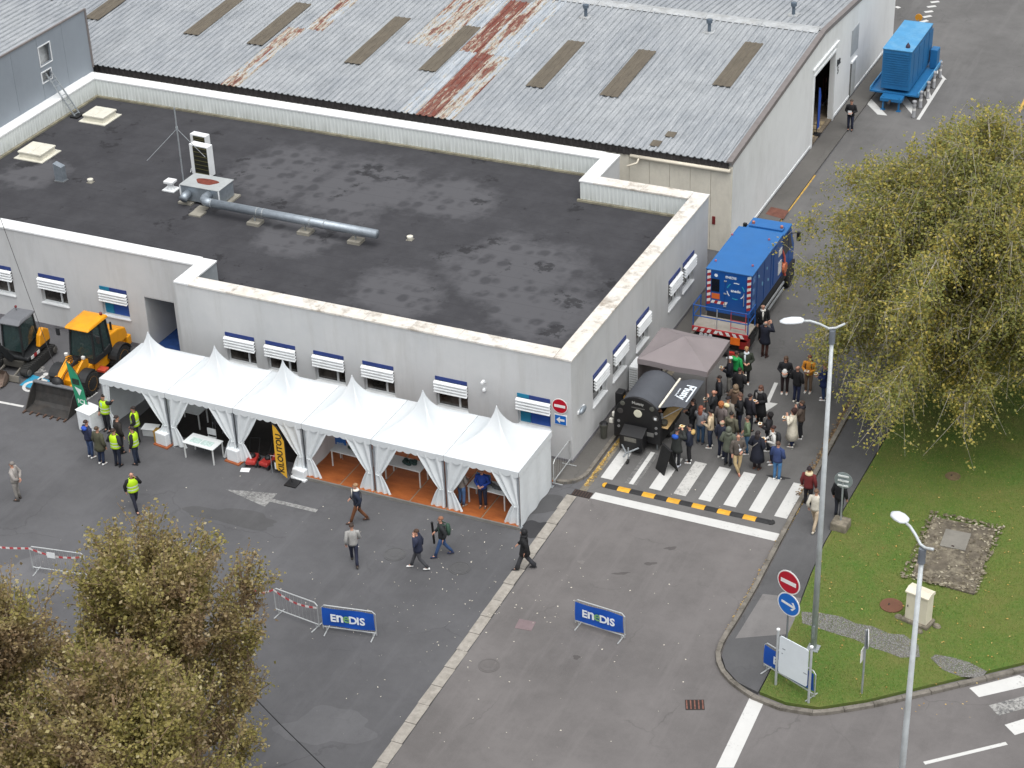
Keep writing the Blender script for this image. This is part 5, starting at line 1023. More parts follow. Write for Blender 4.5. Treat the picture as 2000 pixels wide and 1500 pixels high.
for x in (ax+.35, bx-.35): MB().bar((x, ay-.6, .72), (x, ay-.6, .03), .09, .09).build('stand_leg', lb, tl); MB().box(x-.12, x+.12, ay-.7, ay-.5, 0.005, .04).build('stand_foot', lb, tl)
for y in (40.1, 41.3):
    for x in (ax-.2, bx+.25): wheel(tl, (x, y, .4), .4, .24, lb, chass)
MB().lathe([(.12, 0), (.12, .1), (.01, .28)], (bx-.35, ay+.5, 3.2), 10).build('exhaust_cap', M('cap_dark', '3a2c3c', .6), tl)
t = thing('warning_lamp', 'orange round warning disc standing behind the blue trailer roof', 'warning lamp', (2.1, 43.8, 0)); MB().tube([(0, 0, 0), (0, 0, 3.0)], .04, 8).build('pole', steel, t); MB().lathe([(.2, -.03), (.2, .03)], (0, 0, 3.1), 16, 'y').build('disc', M('disc_orange', 'cf8f2a', .5), t); MB().box(-.25, .25, -.25, .25, 0, .06).build('base', conc_pad, t)
# bollards round the trailer
for j, (u, v) in enumerate(((1784, 230), (1797, 211), (1811, 192), (1823, 172), (1835, 152), (1842, 141))):
    if j == 5: continue
    p = G(u, v); t = thing('bollard', ['grey banded bollard next to the drawbar of the blue trailer', 'grey banded bollard second from the trailer drawbar', 'grey banded bollard level with the trailer wheels', 'grey banded bollard second from the trailer locker', 'grey banded bollard next to the locker of the blue trailer'][j], 'bollard', (p.x, p.y, 0), 0, 'grey bollards beside the blue trailer')
    MB().lathe([(.13, .012), (.1, .08), (.09, .6), (.1, .7), (.11, .74), (.06, .8), (.11, .86), (.12, .95), (.02, 1.0)], n=14).build('body', M('bollard_grey', '96979a', .7, var=.1), t, smooth=True); MB().lathe([(.095, .42), (.095, .55)], n=14).build('band', st_w, t)
# ---- food trailer
ft = thing('food_trailer', 'black barrel shaped food trailer with open flap and wooden counter', 'food trailer', (0, 0, 0)); blk = glossy('trailer_black', '18181a', .4, .15); blk2 = M('trailer_skin', '4d5056', .55, var=.1, scale=1.2, dirt='5d6066', dirtamt=.3)
cxx, hw, zs, zt_ = 1.9, .93, 1.3, 2.26; FY0, FY1 = 2.12, 4.4
def arch(h, w_, z0, y, n=16, grow=0.0):
    return [(cxx-w_-grow, y, z0)]+[(cxx-(w_+grow)*math.cos(a), y, zs+(h-zs+grow)*math.sin(a)) for a in [math.pi*j/n for j in range(n+1)]]+[(cxx+w_+grow, y, z0)]
# roof shell, left side, back, base; right side open between counter and flap
roof = [(cxx-hw*math.cos(a), zs+(zt_-zs)*math.sin(a)) for a in [math.pi*j/16 for j in range(14)]]
vs = [(x, FY0, z) for x, z in roof]+[(x, FY1, z) for x, z in roof]; n = len(roof)
ins = [(x+(cxx-x)*.03, FY0, z-.03) for x, z in roof]+[(x+(cxx-x)*.03, FY1, z-.03) for x, z in roof]
MB().add(vs+ins, [(i, i+1, i+1+n, i+n) for i in range(n-1)]+[(i+2*n, i+3*n, i+1+3*n, i+1+2*n) for i in range(n-1)]).build('barrel_roof', blk2, ft, smooth=True)
MB().box(cxx-hw, cxx-hw+.04, FY0, FY1, .42, zs).build('side_wall', blk, ft); MB().box(cxx+hw-.04, cxx+hw, FY0, FY1, .42, 1.12).build('side_wall', blk, ft); MB().box(cxx-hw, cxx+hw, FY0, FY1, .36, .42).build('floor', blk, ft)
MB().ext(arch(zt_, hw, .4, FY1-.04), (0, .06, 0)).build('back_panel', blk, ft)
MB().ext(arch(zt_, hw, .36, FY0-.1, 16, .06), (0, .12, 0)).build('front_panel', blk, ft, bevel=.03)
w = cxx-hw
for (x, z, r_, mt) in ((cxx+.02, 1.62, .17, M('lamp_cream', 'd3d1bd', .4)), (cxx-.62, 1.98-.02, .1, M('lamp_dull', '55564f', .4)), (cxx+.6, 1.95, .1, M('lamp_dull', '55564f', .4)), (cxx+.75, 1.55, .13, M('lamp_dull2', '403e3d', .4)), (cxx-.72, 1.6, .12, M('lamp_dull2', '403e3d', .4))):
    MB().lathe([(r_*.7, -.03), (r_, -.02), (r_, .0)], (x, FY0-.1, z), 18, 'y').build('round_lamp', mt, ft)
MB().box(cxx+.7, cxx+.8, FY0-.145, FY0-.13, 1.5, 1.6).build('sticker', white_p, ft)
text('front_lettering', 'Muesty', .17, M('letter_grey', 'b0b0ac', .5), ft, (cxx+.02, FY0-.105, 2.05), (1, 0, -.03), (0, 0, 1), .01); MB().box(cxx-.25, cxx+.3, FY0-.112, FY0-.102, 1.84, 1.88).build('trim_bar', M('letter_dull', '5c5b59', .5), ft)
for s in (-1, 1):
    for z in (1.12, .88): MB().lathe([(.06, -.025), (.06, 0)], (cxx+s*.78, FY0-.1, z), 12, 'y').build('marker_lamp', M('marker_grey', '777777', .4), ft)
MB().box(cxx+.3, cxx+.68, FY0-.112, FY0-.102, .68, .86).build('number_plate', M('plate_grey', '6e6e6c', .5), ft)
MB().ext([(cxx-.55, FY0-.1, .2), (cxx-.55, FY0-.62, .2), (cxx-.55, FY0-.62, .85), (cxx-.55, FY0-.1, 1.05)], (.95, 0, 0)).build('gas_locker', blk, ft, bevel=.02); MB().box(cxx-.35, cxx+.15, FY0-.632, FY0-.622, .6, .78).build('locker_plate', M('plate_dull', '6f6d66', .5, var=.3, scale=20), ft)
for s in (-1, 1): MB().tube([(cxx-.1+s*.35, FY0-.6, .38), (cxx-.05, FY0-1.15, .4)], .035, 8).build('drawbar', steel, ft)
MB().tube([(cxx-.05, FY0-1.15, .4), (cxx-.05, FY0-1.45, .42)], .04, 8).build('coupling', steel, ft); MB().tube([(cxx+.05, FY0-1.2, .7), (cxx+.05, FY0-1.2, .15)], .03, 8).build('jockey_leg', steel, ft); MB().lathe([(.1, -.03), (.1, .03)], (cxx+.05, FY0-1.25, .11), 12, 'x').build('jockey_wheel', tyre_m, ft)
for s in (-1, 1): wheel(ft, (cxx+s*.86, 3.35, .31), .31, .18, M('rim_dark', '4a4a4c', .5), chass)
for x, y in ((cxx-.75, 2.25), (cxx+.75, 2.25), (cxx-.75, 4.25), (cxx+.75, 4.25)): MB().bar((x, y, .36), (x, y, .01), .05, .05).build('prop_stand', steel, ft)
fx = cxx+hw-.03; MB().ext([(fx, FY0+.02, 2.02), (fx+.55, FY0+.05, 2.2), (fx+1.0, FY0+.08, 2.2), (fx+1.0, FY0+.08, 2.17), (fx+.55, FY0+.05, 2.17), (fx, FY0+.02, 1.99)], (0, FY1-FY0-.1, 0)).build('flap', blk2, ft, bevel=.01)
MB().bar((fx-.03, FY0-.02, 2.05), (fx-.03, FY1+.02, 2.05), .07, .05).build('light_strip', M('strip_cream', 'ece6d6', .4), ft)
for y in (FY0+.12, FY1-.15): MB().tube([(fx, y, 1.45), (fx+.85, y, 2.16)], .015, 6).build('flap_strut', steel, ft)
text('flap_lettering', 'Musty', .46, lg, ft, (fx+.6, (FY0+FY1)/2, 2.204), (0, -1, 0), (1, 0, 0), .03); text('flap_lettering', 'street food', .13, lg, ft, (fx+.32, (FY0+FY1)/2, 2.16), (0, -1, 0), (1, 0, .25), .02); MB().box(fx+.84, fx+.9, FY0+.5, FY1-.6, 2.2, 2.206).build('flap_mark', lg, ft)
wood = M('counter_wood', 'b79a6a', .55, var=.2, scale=4); MB().box(fx-.25, fx+.33, FY0-.02, FY1-.1, 1.12, 1.16).build('counter', wood, ft, bevel=.01)
MB().box(cxx-.6, cxx-.2, FY0+.2, FY1-.2, .42, 1.0).build('work_unit', M('stainless', '85888a', .35, .7), ft); MB().lathe([(.12, 0), (.16, .12), (.13, .2)], (fx+.1, FY0+.18, 1.16), 10).build('plant_pot', M('pot_dark', '3b3a33', .7), ft); MB().lathe([(.06, 0), (.06, .3)], (fx-.1, FY0+.45, 1.16), 10).build('urn', steel, ft)
for (x, z) in ((cxx-hw-.1, 1.3), (cxx-hw-.22, .98)): MB().tube([(cxx-hw, FY0+.1, z-.1), (x, FY0+.05, z-.05)], .02, 6).build('lamp_bracket', black_p, ft); MB().box(x-.08, x+.08, FY0-.02, FY0+.12, z-.12, z+.08).build('side_lamp', M('lamp_white2', 'd8d6cc', .3), ft, bevel=.03)
t = thing('waste_bin', 'small dark bin on the office pavement beside the food trailer', 'bin', (.45, 2.1, .115)); MB().lathe([(.12, 0), (.16, .6), (.18, .6), (.18, .66)], n=12).build('body', M('bin_grey', '46463f', .8), t); MB().lathe([(.17, .66), (.12, .72), (.02, .74)], n=12).build('lid', black_p, t)
t = thing('parasol_bag', 'black upright cart with yellow label between trailer and office wall', 'cart', (.5, 3.75, .115)); MB().box(-.16, .16, -.2, .2, .15, 1.25).build('body', black_p, t, bevel=.04); MB().box(.16, .172, -.1, .08, .7, 1.05).build('label_plate', M('label_yellow', 'b58a3c', .6), t)
for s in (-.15, .15): MB().lathe([(.12, -.02), (.12, .02)], (0, s*1.5, .12), 12, 'y').build('wheel', tyre_m, t)
t = thing('wall_air_conditioner', 'white slatted outdoor unit standing by the office side wall', 'air conditioner', (.3, 6.1, .115)); MB().box(-.2, .2, -.45, .45, .1, 1.25).build('casing', white_p, t, bevel=.03)
for j in range(9): z = .22+j*.11; MB().box(-.16, .16, -.462, -.452, z, z+.05).build('slat', M('slat_grey', 'b8bbbb', .5), t)
MB().box(-.22, .22, -.4, .4, 0, .1).build('base', conc_pad, t)
# ---- grey pop-up gazebo
gz_ = thing('pop_up_gazebo', 'taupe grey pop up gazebo behind the food trailer', 'gazebo', (2.38, 5.9, 0)); tau = M('taupe_fabric', '837b7c', .8, var=.06, scale=1.0); ghw, ghd = 1.47, 1.36
zc = 2.5; c4 = [(-ghw, -ghd), (ghw, -ghd), (ghw, ghd), (-ghw, ghd)]
for j in range(4):
    a, b = c4[j], c4[(j+1) % 4]
    def fn(u, v, a=a, b=b):
        x = a[0]+(b[0]-a[0])*u; y = a[1]+(b[1]-a[1])*u; s = 4*u*(1-u); return (x*(1-v), y*(1-v), zc+.62*v-.07*s*(1-v)*v*4+.02*math.sin(u*9)*(1-v))
    MB().grid(fn, 12, 8).build('roof_panel', tau, gz_, smooth=True)
    MB().grid(lambda u, v: (a[0]+(b[0]-a[0])*u, a[1]+(b[1]-a[1])*u, zc+.02*math.sin(u*9)-.24*v), 12, 2).build('valance', tau, gz_, smooth=True)
for x, y in c4: MB().box(x*.97-.025, x*.97+.025, y*.97-.025, y*.97+.025, 0.0, zc-.02).build('leg', M('gazebo_leg', '5f5a5a', .5, .3), gz_); MB().box(x*.97-.07, x*.97+.07, y*.97-.07, y*.97+.07, 0, .02).build('foot', black_p, gz_)
MB().grid(lambda u, v: (-ghw+.02, -ghd+u*2*ghd, .15+2.2*(1-v)), 8, 4).build('back_wall', tau, gz_)
# ---- chalkboard stand
ab = thing('chalkboard', 'black folding A board on the crossing beside the food trailer', 'sign board', tuple(G(1302, 918)), R(-38)); bb = M('board_black', '161617', .6, var=.2, scale=3)
MB().ext([(-.32, -.32, 0), (.32, -.32, 0), (.32, -.02, 1.0), (-.32, -.02, 1.0)], (0, .03, .01)).build('front_board', bb, ab, bevel=.008); MB().ext([(-.32, .34, 0), (.32, .34, 0), (.32, .04, 1.0), (-.32, .04, 1.0)], (0, -.03, .01)).build('back_board', bb, ab, bevel=.008); MB().box(-.33, .33, -.03, .06, 1.0, 1.03).build('hinge_bar', black_p, ab)
# ================================================================ street furniture
pole_m = M('lamp_pole', 'bcc2c4', .5, .1, var=.12, dirt='7e7a70', dirtamt=.5, dirtscale=2.5); lampw = M('lamp_head', 'd9dee2', .4, var=.05)
def lamp(base, H_, head_dir, label, arm=1.3, z0=.13):
    t = thing('street_lamp', label, 'street lamp', (base[0], base[1], z0)); d = Vector(head_dir); kf = d.length/1.98; d.normalize(); L = lambda s, z: d*(s*kf if s > 0 else s)+Vector((0, 0, z))
    MB().tube([(0, 0, 0), (0, 0, H_*.5), (0, 0, H_-.1)], [.11, .09, .062], 12).build('pole', pole_m, t, smooth=True); MB().box(-.2, .2, -.2, .2, 0, .03).build('base_plate', steel, t); MB().box(-.045, .045, -.125, -.1, .5, 1.0).build('service_door', steel, t)
    MB().tube([(0, 0, H_-.1), (0, 0, H_+.35)], .1, 10).build('sleeve', M('sleeve_grey', '6d737a', .6), t)
    MB().tube([L(-.38, H_+.55), L(-.1, H_+.42), L(.15, H_+.42), L(.5, H_+.6), L(.85, H_+.72), L(1.15, H_+.74)], .04, 8).build('arm', pole_m, t, smooth=True)
    n = Vector((-d.y, d.x, 0)); rings = []
    for s, w_, h in ((1.08, .07, .05), (1.2, .17, .09), (1.5, .2, .11), (1.8, .17, .08), (1.98, .06, .03)): rings.append([L(s, H_+.76)+n*(w_*math.cos(a))+Vector((0, 0, h*math.sin(a)*(1 if math.sin(a) > 0 else .35))) for a in [2*math.pi*j/12 for j in range(12)]])
    MB().loft(rings).build('lamp_head', lampw, t, smooth=True); MB().ell(tuple(L(1.55, H_+.72)), (.13, .13, .05), 10, 5).build('lens', M('lamp_lens', '8f979d', .2), t)
p = G(1589, 1273); h1 = G(1523, 628, 12.8)-Vector((11.95, -7.5, 12.8)); lamp((11.95, -7.5), 11.9, (h1.x, h1.y, 0), 'tall grey street lamp rising from the lawn in front of the big tree')
q = G(1800, 1093, 11.9); h2 = G(1743, 1000, 12.67)-Vector((q.x, q.y, 12.67)); lamp((q.x, q.y), 11.9, (h2.x, h2.y, 0), 'grey street lamp standing by the side road near the cream cabinet', z0=.004)
# lamp at the left, near trees, with its cable
t = thing('yard_lamp', 'dark pole with small white lamp head beside the near trees', 'street lamp', tuple(G(445, 1620))); pb = G(445, 1620); top = PX(452, 1405, pb.x); Hh = top.z
MB().tube([(0, 0, 0), (0, top.y-pb.y, Hh)], .06, 8).build('pole', M('pole_dark', '3c3e40', .6, .3), t); MB().box(-.07, .07, top.y-pb.y-.35, top.y-pb.y+.1, Hh, Hh+.12).build('lamp_head', white_p, t, bevel=.03); MB().ell((0, top.y-pb.y+.08, Hh+.1), (.06, .06, .08), 8, 5).build('sensor', M('cream_globe', 'e3dcc8', .4), t, smooth=True)
a_ = G(458, 1322, 3.0); b_ = G(640, 1505, 3.0); dd = (b_-a_)*.4
MB().tube([a_-(b_-a_)*.15, a_, a_.lerp(b_, .5)-Vector((0, 0, .06)), b_, b_+dd], .018, 6).build('overhead_cable', black_p, None, label='black overhead cable running away from the near trees', cat='cable')
# pole and stay wire at the far left of the office front
pbs = G(18, 605); pl = thing('utility_pole', 'grey round pole with a box beside the mini excavator', 'pole', (pbs.x, pbs.y, 0)); MB().tube([(0, 0, 0), (0, 0, 6.2)], [.11, .08], 10).build('shaft', M('pole_grey', '6e7072', .6), pl, smooth=True); MB().box(.05, .28, -.14, .1, 1.25, 1.85).build('meter_box', M('box_cream', 'c9c5b6', .6), pl, bevel=.03); MB().lathe([(.1, 0), (.1, .05)], (.2, -.1, 1.1), 10).build('socket', M('chrome', 'bcbcbc'), pl)
w0 = PY(2, 430, 1.3); w1 = G(118, 745, .4); MB().tube([w0+(w0-w1)*.2, w0, w0.lerp(w1, .5)-Vector((0, 0, .05)), w1, G(122, 755)], .012, 6).build('stay_wire', black_p, None, label='thin black wire slanting down past the loader', cat='wire')
# crowd barriers
bar_m = M('barrier_steel', 'c3c6c6', .4, .5, var=.1)
def barrier(a, b, label, banner=None, h=1.12, z0=0.0, sag=.0, fill=True):
    a = Vector(a); b = Vector(b); d = (b-a); L = d.length; ang = math.atan2(d.y, d.x); t = thing('crowd_barrier', label, 'barrier', (a.x, a.y, z0), ang)
    MB().tube([(.0, 0, .12), (.0, 0, h-.1), (.1, 0, h), (L-.1, 0, h), (L, 0, h-.1), (L, 0, .12)], .022, 8).build('frame', bar_m, t); MB().tube([(.0, 0, .2), (L, 0, .2)], .02, 8).build('bottom_rail', bar_m, t)
    for x in (.12, L-.12): MB().bar((x, -.3, .02), (x, .3, .02), .04, .02).bar((x, 0, .02), (x, 0, .2), .03, .03).build('foot', bar_m, t)
    n = int(L/.16)
    for j in range(1, n): MB().tube([(L*j/n, 0, .2), (L*j/n, 0, h)], .0032, 5, cap=False).build('upright', bar_m, t)
    if banner:
        bl = M('banner_blue', '1450ae', .5, var=.1, scale=2)
        def fn(u, v): return (.03+u*(L-.06), -.045-.025*math.sin(u*7+v*3)-.03*v*math.sin(u*3+1), h-.06-(h-.38)*v-.05*v*math.sin(u*2.5+.5)*sag)
        bn = MB().grid(fn, 24, 8).build('banner', bl, t, smooth=True)
        s = banner; zc_ = h*.62; wh = M('banner_white', 'e8eef4', .5); gr = M('banner_green', '77a86a', .5); z_ = (0, 0, 1)
        for ch, x, mt in (('E', -.56, wh), ('n', -.31, wh), ('e', -.06, gr), ('D', .2, wh), ('I', .39, wh), ('S', .56, wh)): text('banner_lettering', ch, .42 if ch in 'EDIS' else .56, mt, t, (L/2+x*.93, -.098, zc_), (1, 0, 0), z_, .012 if ch == 'e' else .03, 1.0)
    return t
barrier(G(632, 1232), G(736, 1246), 'crowd barrier with blue banner and white lettering in the yard', 1); barrier(G(1124, 1221), G(1220, 1251), 'crowd barrier with blue banner and white lettering standing alone on the road', 1, sag=1)
barrier(G(1492, 1312), G(1590, 1372), 'crowd barrier with blue banner half hidden behind the white board', 1, z0=.13)
barrier(G(540, 1198), G(624, 1229), 'bare grey crowd barrier hung with striped tape next to the bannered one'); barrier(G(66, 1116), G(172, 1131), 'grey crowd barrier with striped tape beside the near trees')
barrier(G(1082, 948, .115), G(1114, 905, .115), 'bent grey crowd barrier leaning at the office corner', h=1.1, z0=.115)
# red and white tape
def tape(pts, label):
    t = thing('warning_tape', label, 'tape', tuple(pts[0])); o_ = Vector(pts[0]); j = 0
    for a, b in zip(pts, pts[1:]):
        a = Vector(a); b = Vector(b); n = max(1, int((b-a).length/.16))
        for i in range(n):
            p = a.lerp(b, i/n)-o_; q_ = a.lerp(b, (i+1)/n)-o_; s1 = -.18*math.sin(math.pi*i/n); s2 = -.18*math.sin(math.pi*(i+1)/n)
            MB().ext([p+Vector((0, 0, s1-.04)), q_+Vector((0, 0, s2-.04)), q_+Vector((0, 0, s2+.04)), p+Vector((0, 0, s1+.04))], (0, .004, 0)).build('tape_band', M('tape_red', 'b8464a', .5) if j % 2 else M('tape_white', 'dcd7d5', .5), t); j += 1
b1 = G(66, 1116); b2 = G(172, 1131); b3 = G(540, 1198); b4 = G(624, 1229)
tape([(b1.x-3.2, b1.y-.4, 1.0), (b1.x, b1.y-.04, 1.05), (b2.x, b2.y-.04, 1.0)], 'red and white striped tape strung along the barrier left of the near trees')
tape([(b3.x-1.0, b3.y-.1, .95), (b3.x, b3.y-.04, 1.05), (b4.x, b4.y-.04, .95)], 'red and white striped tape strung on the bare barrier')
link('paper_note', MB().box(-.16, .16, -.01, 0, 0, .24).mesh('paper_note', white_p), None, (b1.x+.9, b1.y+.04, .82), .15, label='white paper notice hung on the taped barrier', cat='notice')
# white board on two posts
a_, b_ = G(1515, 1337, .13), G(1579, 1372, .13); bd = thing('white_board', 'blank white information board on two grey posts at the lawn corner', 'notice board', tuple(a_)); v_ = b_-a_; n_ = Vector((v_.y, -v_.x, 0)).normalized()
for p in (Vector(), v_): MB().tube([p, p+Vector((0, 0, 2.25))], .045, 10).build('post', M('post_pale', 'b9bec0', .5, .3), bd); MB().lathe([(.06, 0), (.06, .05)], tuple(p+Vector((0, 0, 2.25))), 10).build('post_cap', white_p, bd)
u_ = v_.normalized(); e = .09; L = v_.length; pts = []
for cx_, cz_, g0 in ((L-e-.08, 2.1-.08, 0), (e+.08, 2.1-.08, 90), (e+.08, .68, 180), (L-e-.08, .68, 270)): pts += [u_*(cx_+.08*math.cos(R(g0+q*30)))+Vector((0, 0, cz_+.08*math.sin(R(g0+q*30)))) for q in range(4)]
MB().ext([p+n_*.03 for p in pts], -n_*.03).build('panel', M('board_white', 'dce4e8', .35, var=.03), bd); mk = M('board_mark', '8d9499', .6)
for s, z, w_ in ((.22, 1.62, .12), (.2, 1.42, .05), (L-.25, 1.1, .14)): MB().ext([u_*s+n_*.034+Vector((0, 0, z)), u_*(s+w_)+n_*.034+Vector((0, 0, z)), u_*(s+w_)+n_*.034+Vector((0, 0, z+.035)), u_*s+n_*.034+Vector((0, 0, z+.035))], -n_*.003).build('smudge', mk, bd)
# road signs
s_red = M('sign_red', 'b3152b', .35, var=.04); s_blue = M('sign_road_blue', '1368bf', .35, var=.04); s_wh = M('sign_white', 'e6e6e4', .35, var=.03)
def disc(t, c, r_, nrm, mat, name, th=.02, n=32):
    nrm = Vector(nrm).normalized(); x = Vector((0, 0, 1)).cross(nrm).normalized(); y = nrm.cross(x); c = Vector(c)
    MB().ext([c+x*(r_*math.cos(2*math.pi*j/n))+y*(r_*math.sin(2*math.pi*j/n)) for j in range(n)], nrm*th).build(name, mat, t); return x, y
def rect(t, c, x, y, w_, h_, nrm, mat, name): c = Vector(c); MB().ext([c-x*w_/2-y*h_/2, c+x*w_/2-y*h_/2, c+x*w_/2+y*h_/2, c-x*w_/2+y*h_/2], Vector(nrm).normalized()*.004).build(name, mat, t)
def arrow_shape(t, c, x, y, L, w_, nrm, mat, head=.5):
    c = Vector(c); N = Vector(nrm).normalized()*.004; MB().ext([c-x*L/2-y*w_/2, c+x*(L/2-w_*.6)-y*w_/2, c+x*(L/2-w_*.6)+y*w_/2, c-x*L/2+y*w_/2], N).build('arrow_shaft', mat, t)
    for s in (-1, 1): MB().ext([c+x*(L/2), c+x*(L/2-w_*.4)+y*s*w_*.0, c+x*(L/2-head*L*.55-w_*.3)+y*s*(head*L*.5), c+x*(L/2-head*L*.55+w_*.55)+y*s*(head*L*.5+w_*.3)], N).build('arrow_head', mat, t)
sp = thing('road_sign', 'no entry disc above a blue right arrow disc on one pole behind the white board', 'road sign', (11.52, -9.28, .13)); MB().tube([(0, 0, 0), (0, 0, 4.3)], .035, 8).build('pole', M('pole_sign', '7f8486', .5, .4), sp)
N_ = (-.33, -.944, 0); c1 = PY(1541, 1137, -9.34)-Vector((11.52, -9.28, .13)); c2 = PY(1541, 1180, -9.34)-Vector((11.52, -9.28, .13))
for c, m_ in ((c1, s_red), (c2, s_blue)):
    x, y = disc(sp, c, .44, N_, s_wh, 'sign_plate'); x = -x if x.x < 0 else x; y = Vector((0, 0, 1)); f = c+Vector(N_)*.021; disc(sp, f, .4, N_, m_, 'sign_face', .004); f2 = f+Vector(N_)*.006
    if m_ is s_red: rect(sp, f2, x, y, .6, .15, N_, s_wh, 'bar')
    else: arrow_shape(sp, f2, (x-y*.12).normalized(), (y+x*.12).normalized(), .56, .09, N_, s_wh)
ws = thing('road_sign', 'no entry disc on the office front wall beside the corner', 'road sign', (0, 0, 0)); disc(ws, (-.47, -.03, 2.6), .33, (0, -1, 0), s_wh, 'sign_plate'); disc(ws, (-.47, -.052, 2.6), .3, (0, -1, 0), s_red, 'sign_face', .004); rect(ws, (-.47, -.058, 2.6), Vector((1, 0, 0)), Vector((0, 0, 1)), .46, .12, (0, -1, 0), s_wh, 'bar'); MB().box(-.5, -.44, -.03, 0, 2.5, 2.7).build('bracket', steel, ws)
ws = thing('road_sign', 'square blue one way arrow sign below the wall no entry disc', 'road sign', (0, 0, 0)); MB().box(-.72, -.2, -.03, -.0, 1.74, 2.2).build('sign_plate', s_wh, ws, bevel=.01); rect(ws, (-.46, -.033, 1.97), Vector((1, 0, 0)), Vector((0, 0, 1)), .46, .4, (0, -1, 0), s_blue, 'sign_face')
MB().ext([(-.63, -.04, 1.97), (-.48, -.04, 2.12), (-.48, -.04, 2.02), (-.29, -.04, 2.02), (-.29, -.04, 1.92), (-.48, -.04, 1.92), (-.48, -.04, 1.82)], (0, -.004, 0)).build('arrow', s_wh, ws)
p = G(1641, 1030, .13); rs = thing('road_sign', 'grey back of a round sign on a concrete block at the pavement edge', 'road sign', tuple(p)); MB().ext([(-.32, -.3, -.05), (.3, -.34, -.05), (.34, .28, -.05), (-.28, .3, -.05)], (0, 0, .38)).build('concrete_block', conc_old, rs, bevel=.06); MB().tube([(0, 0, .2), (0, 0, 2.1)], .035, 8).build('pole', steel, rs)
N2 = (0, -1, 0); disc(rs, (0, .02, 2.05), .34, (0, 1, 0), M('sign_back', '8c9696', .5, .3), 'sign_plate')
for z in (-.2, .0, .2): MB().box(-.2, .2, -.035, .0, 2.05+z-.03, 2.05+z+.03).build('bracket', M('bracket_pale', 'd2d6d4', .5), rs)
p = G(1683, 1354, .13); rs = thing('road_sign', 'pole with a round sign and a small white plate seen edge on', 'road sign', tuple(p)); MB().tube([(0, 0, 0), (0, 0, 2.6)], .035, 8).build('pole', steel, rs); disc(rs, (.06, 0, 2.25), .33, (.95, .3, 0), s_wh, 'sign_plate'); disc(rs, (.04, 0, 2.25), .33, (-.95, -.3, 0), M('sign_back', '8c9696'), 'sign_back', .004)
MB().ext([(-.09, -.17, 1.35), (-.06, .17, 1.35), (-.06, .17, 1.85), (-.09, -.17, 1.85)], (.025, 0, 0)).build('lower_plate', s_wh, rs)
# cream electrical cabinet
c = G(1788, 1225, .13); cb = thing('utility_cabinet', 'cream electrical cabinet on a rough concrete base on the lawn', 'cabinet', (14.8, -4.75, .13), R(-14)); ivory = M('cabinet_ivory', 'd9d2bf', .55, var=.05, dirt='b0a68e', dirtamt=.3)
MB().box(-.5, .5, -.32, .32, -.05, .12).build('base', conc_old, cb, bevel=.05); MB().box(-.4, .4, -.22, .22, .12, 1.2).build('body', ivory, cb, bevel=.01); MB().ext([(-.44, -.27, 1.2), (-.44, .26, 1.2), (-.44, .22, 1.32), (-.44, -.05, 1.36), (-.44, -.27, 1.26)], (.88, 0, 0)).build('lid', ivory, cb, bevel=.01); MB().box(-.004, .004, -.226, -.221, .15, 1.18).build('door_seam', M('seam_grey', '7d7868', .7), cb); MB().box(-.33, -.3, -.24, -.222, .62, .7).build('lock', M('lock_dark', '4a4740', .6), cb)
for x, y in ((-.62, -.2), (.3, -.5), (.66, .1)): MB().ell((x, y, .02), (.16, .12, .1), 8, 5).build('stone', conc_old, cb)
# overgrown concrete slab in the lawn, brown lid
sb = MB().ext([p-Vector((0, 0, .1)) for p in slab_q], (0, 0, .17)).build('concrete_slab', M('slab_mossy', '5d564b', .98, var=.35, scale=2.5, bump=.6, bscale=8, dirt='a39b86', dirtamt=.75, dirtscale=2.2), None, label='old mossy concrete slab set in the lawn', cat='slab')
t = thing('access_hatch', 'flat grey hatch plate on the mossy concrete slab', 'hatch', tuple(G(1866, 1055, .2)), R(2)); MB().box(-.46, .46, -.55, .55, .0, .04).build('plate', M('hatch_grey', '7c7972', .9), t, bevel=.01); MB().box(-.05, .05, -.48, -.44, .04, .07).build('handle', iron, t)
t = thing('manhole_cover', 'round brown cover in the grass beside the cream cabinet', 'manhole cover', tuple(G(1741, 1183, .135))); MB().lathe([(.4, 0), (.4, .03), (.36, .035), (.001, .035)], n=26).build('lid', M('lid_brown', '6d4a3a', .9, var=.15), t); MB().box(-.12, -.06, -.05, .05, .034, .05).build('lifting_eye', iron, t)
t = thing('manhole_cover', 'small earthy round cover in the grass below the big tree', 'manhole cover', tuple(G(1861, 930, .135))); MB().lathe([(.3, 0), (.28, .02), (.001, .02)], n=20).build('lid', M('lid_earth', '6b5a42', .95, var=.3), t); MB().box(-.08, -.02, -.04, .04, .02, .035).build('lifting_eye', iron, t)
t = thing('banner_frame', 'narrow blue beach flag standing in the warehouse doorway', 'flag', (-.35, PX(1591, 290, -.35).y+.25, .1)); MB().ext([(0, -.02, .3), (0, .35, .3), (0, .42, 2.0), (0, .25, 2.5), (0, -.02, 2.6)], (.02, 0, 0)).build('flag_cloth', M('flag_blue', '1b4aa8', .6), t); MB().tube([(0, -.05, 0), (0, -.05, 2.65)], .02, 6).build('pole', black_p, t); MB().box(-.2, .2, -.2, .2, 0, .04).build('base', black_p, t)
t = thing('roll_up_banner', 'dark brown banner with pale vertical lettering inside the warehouse door', 'banner', (-1.2, PX(1605, 265, -1.2).y+.1, .1)); MB().box(-.02, .02, -.35, .35, .05, 1.6).build('cloth', M('banner_brown', '4a2621', .7), t); text('banner_lettering', 'FOURCHES', .22, M('letter_pink', 'b98a80', .6), t, (.025, .1, .8), (0, 0, 1), (0, -1, 0), .02, 1.1); MB().box(-.1, .1, -.37, .37, 0, .06).build('foot', alu, t)
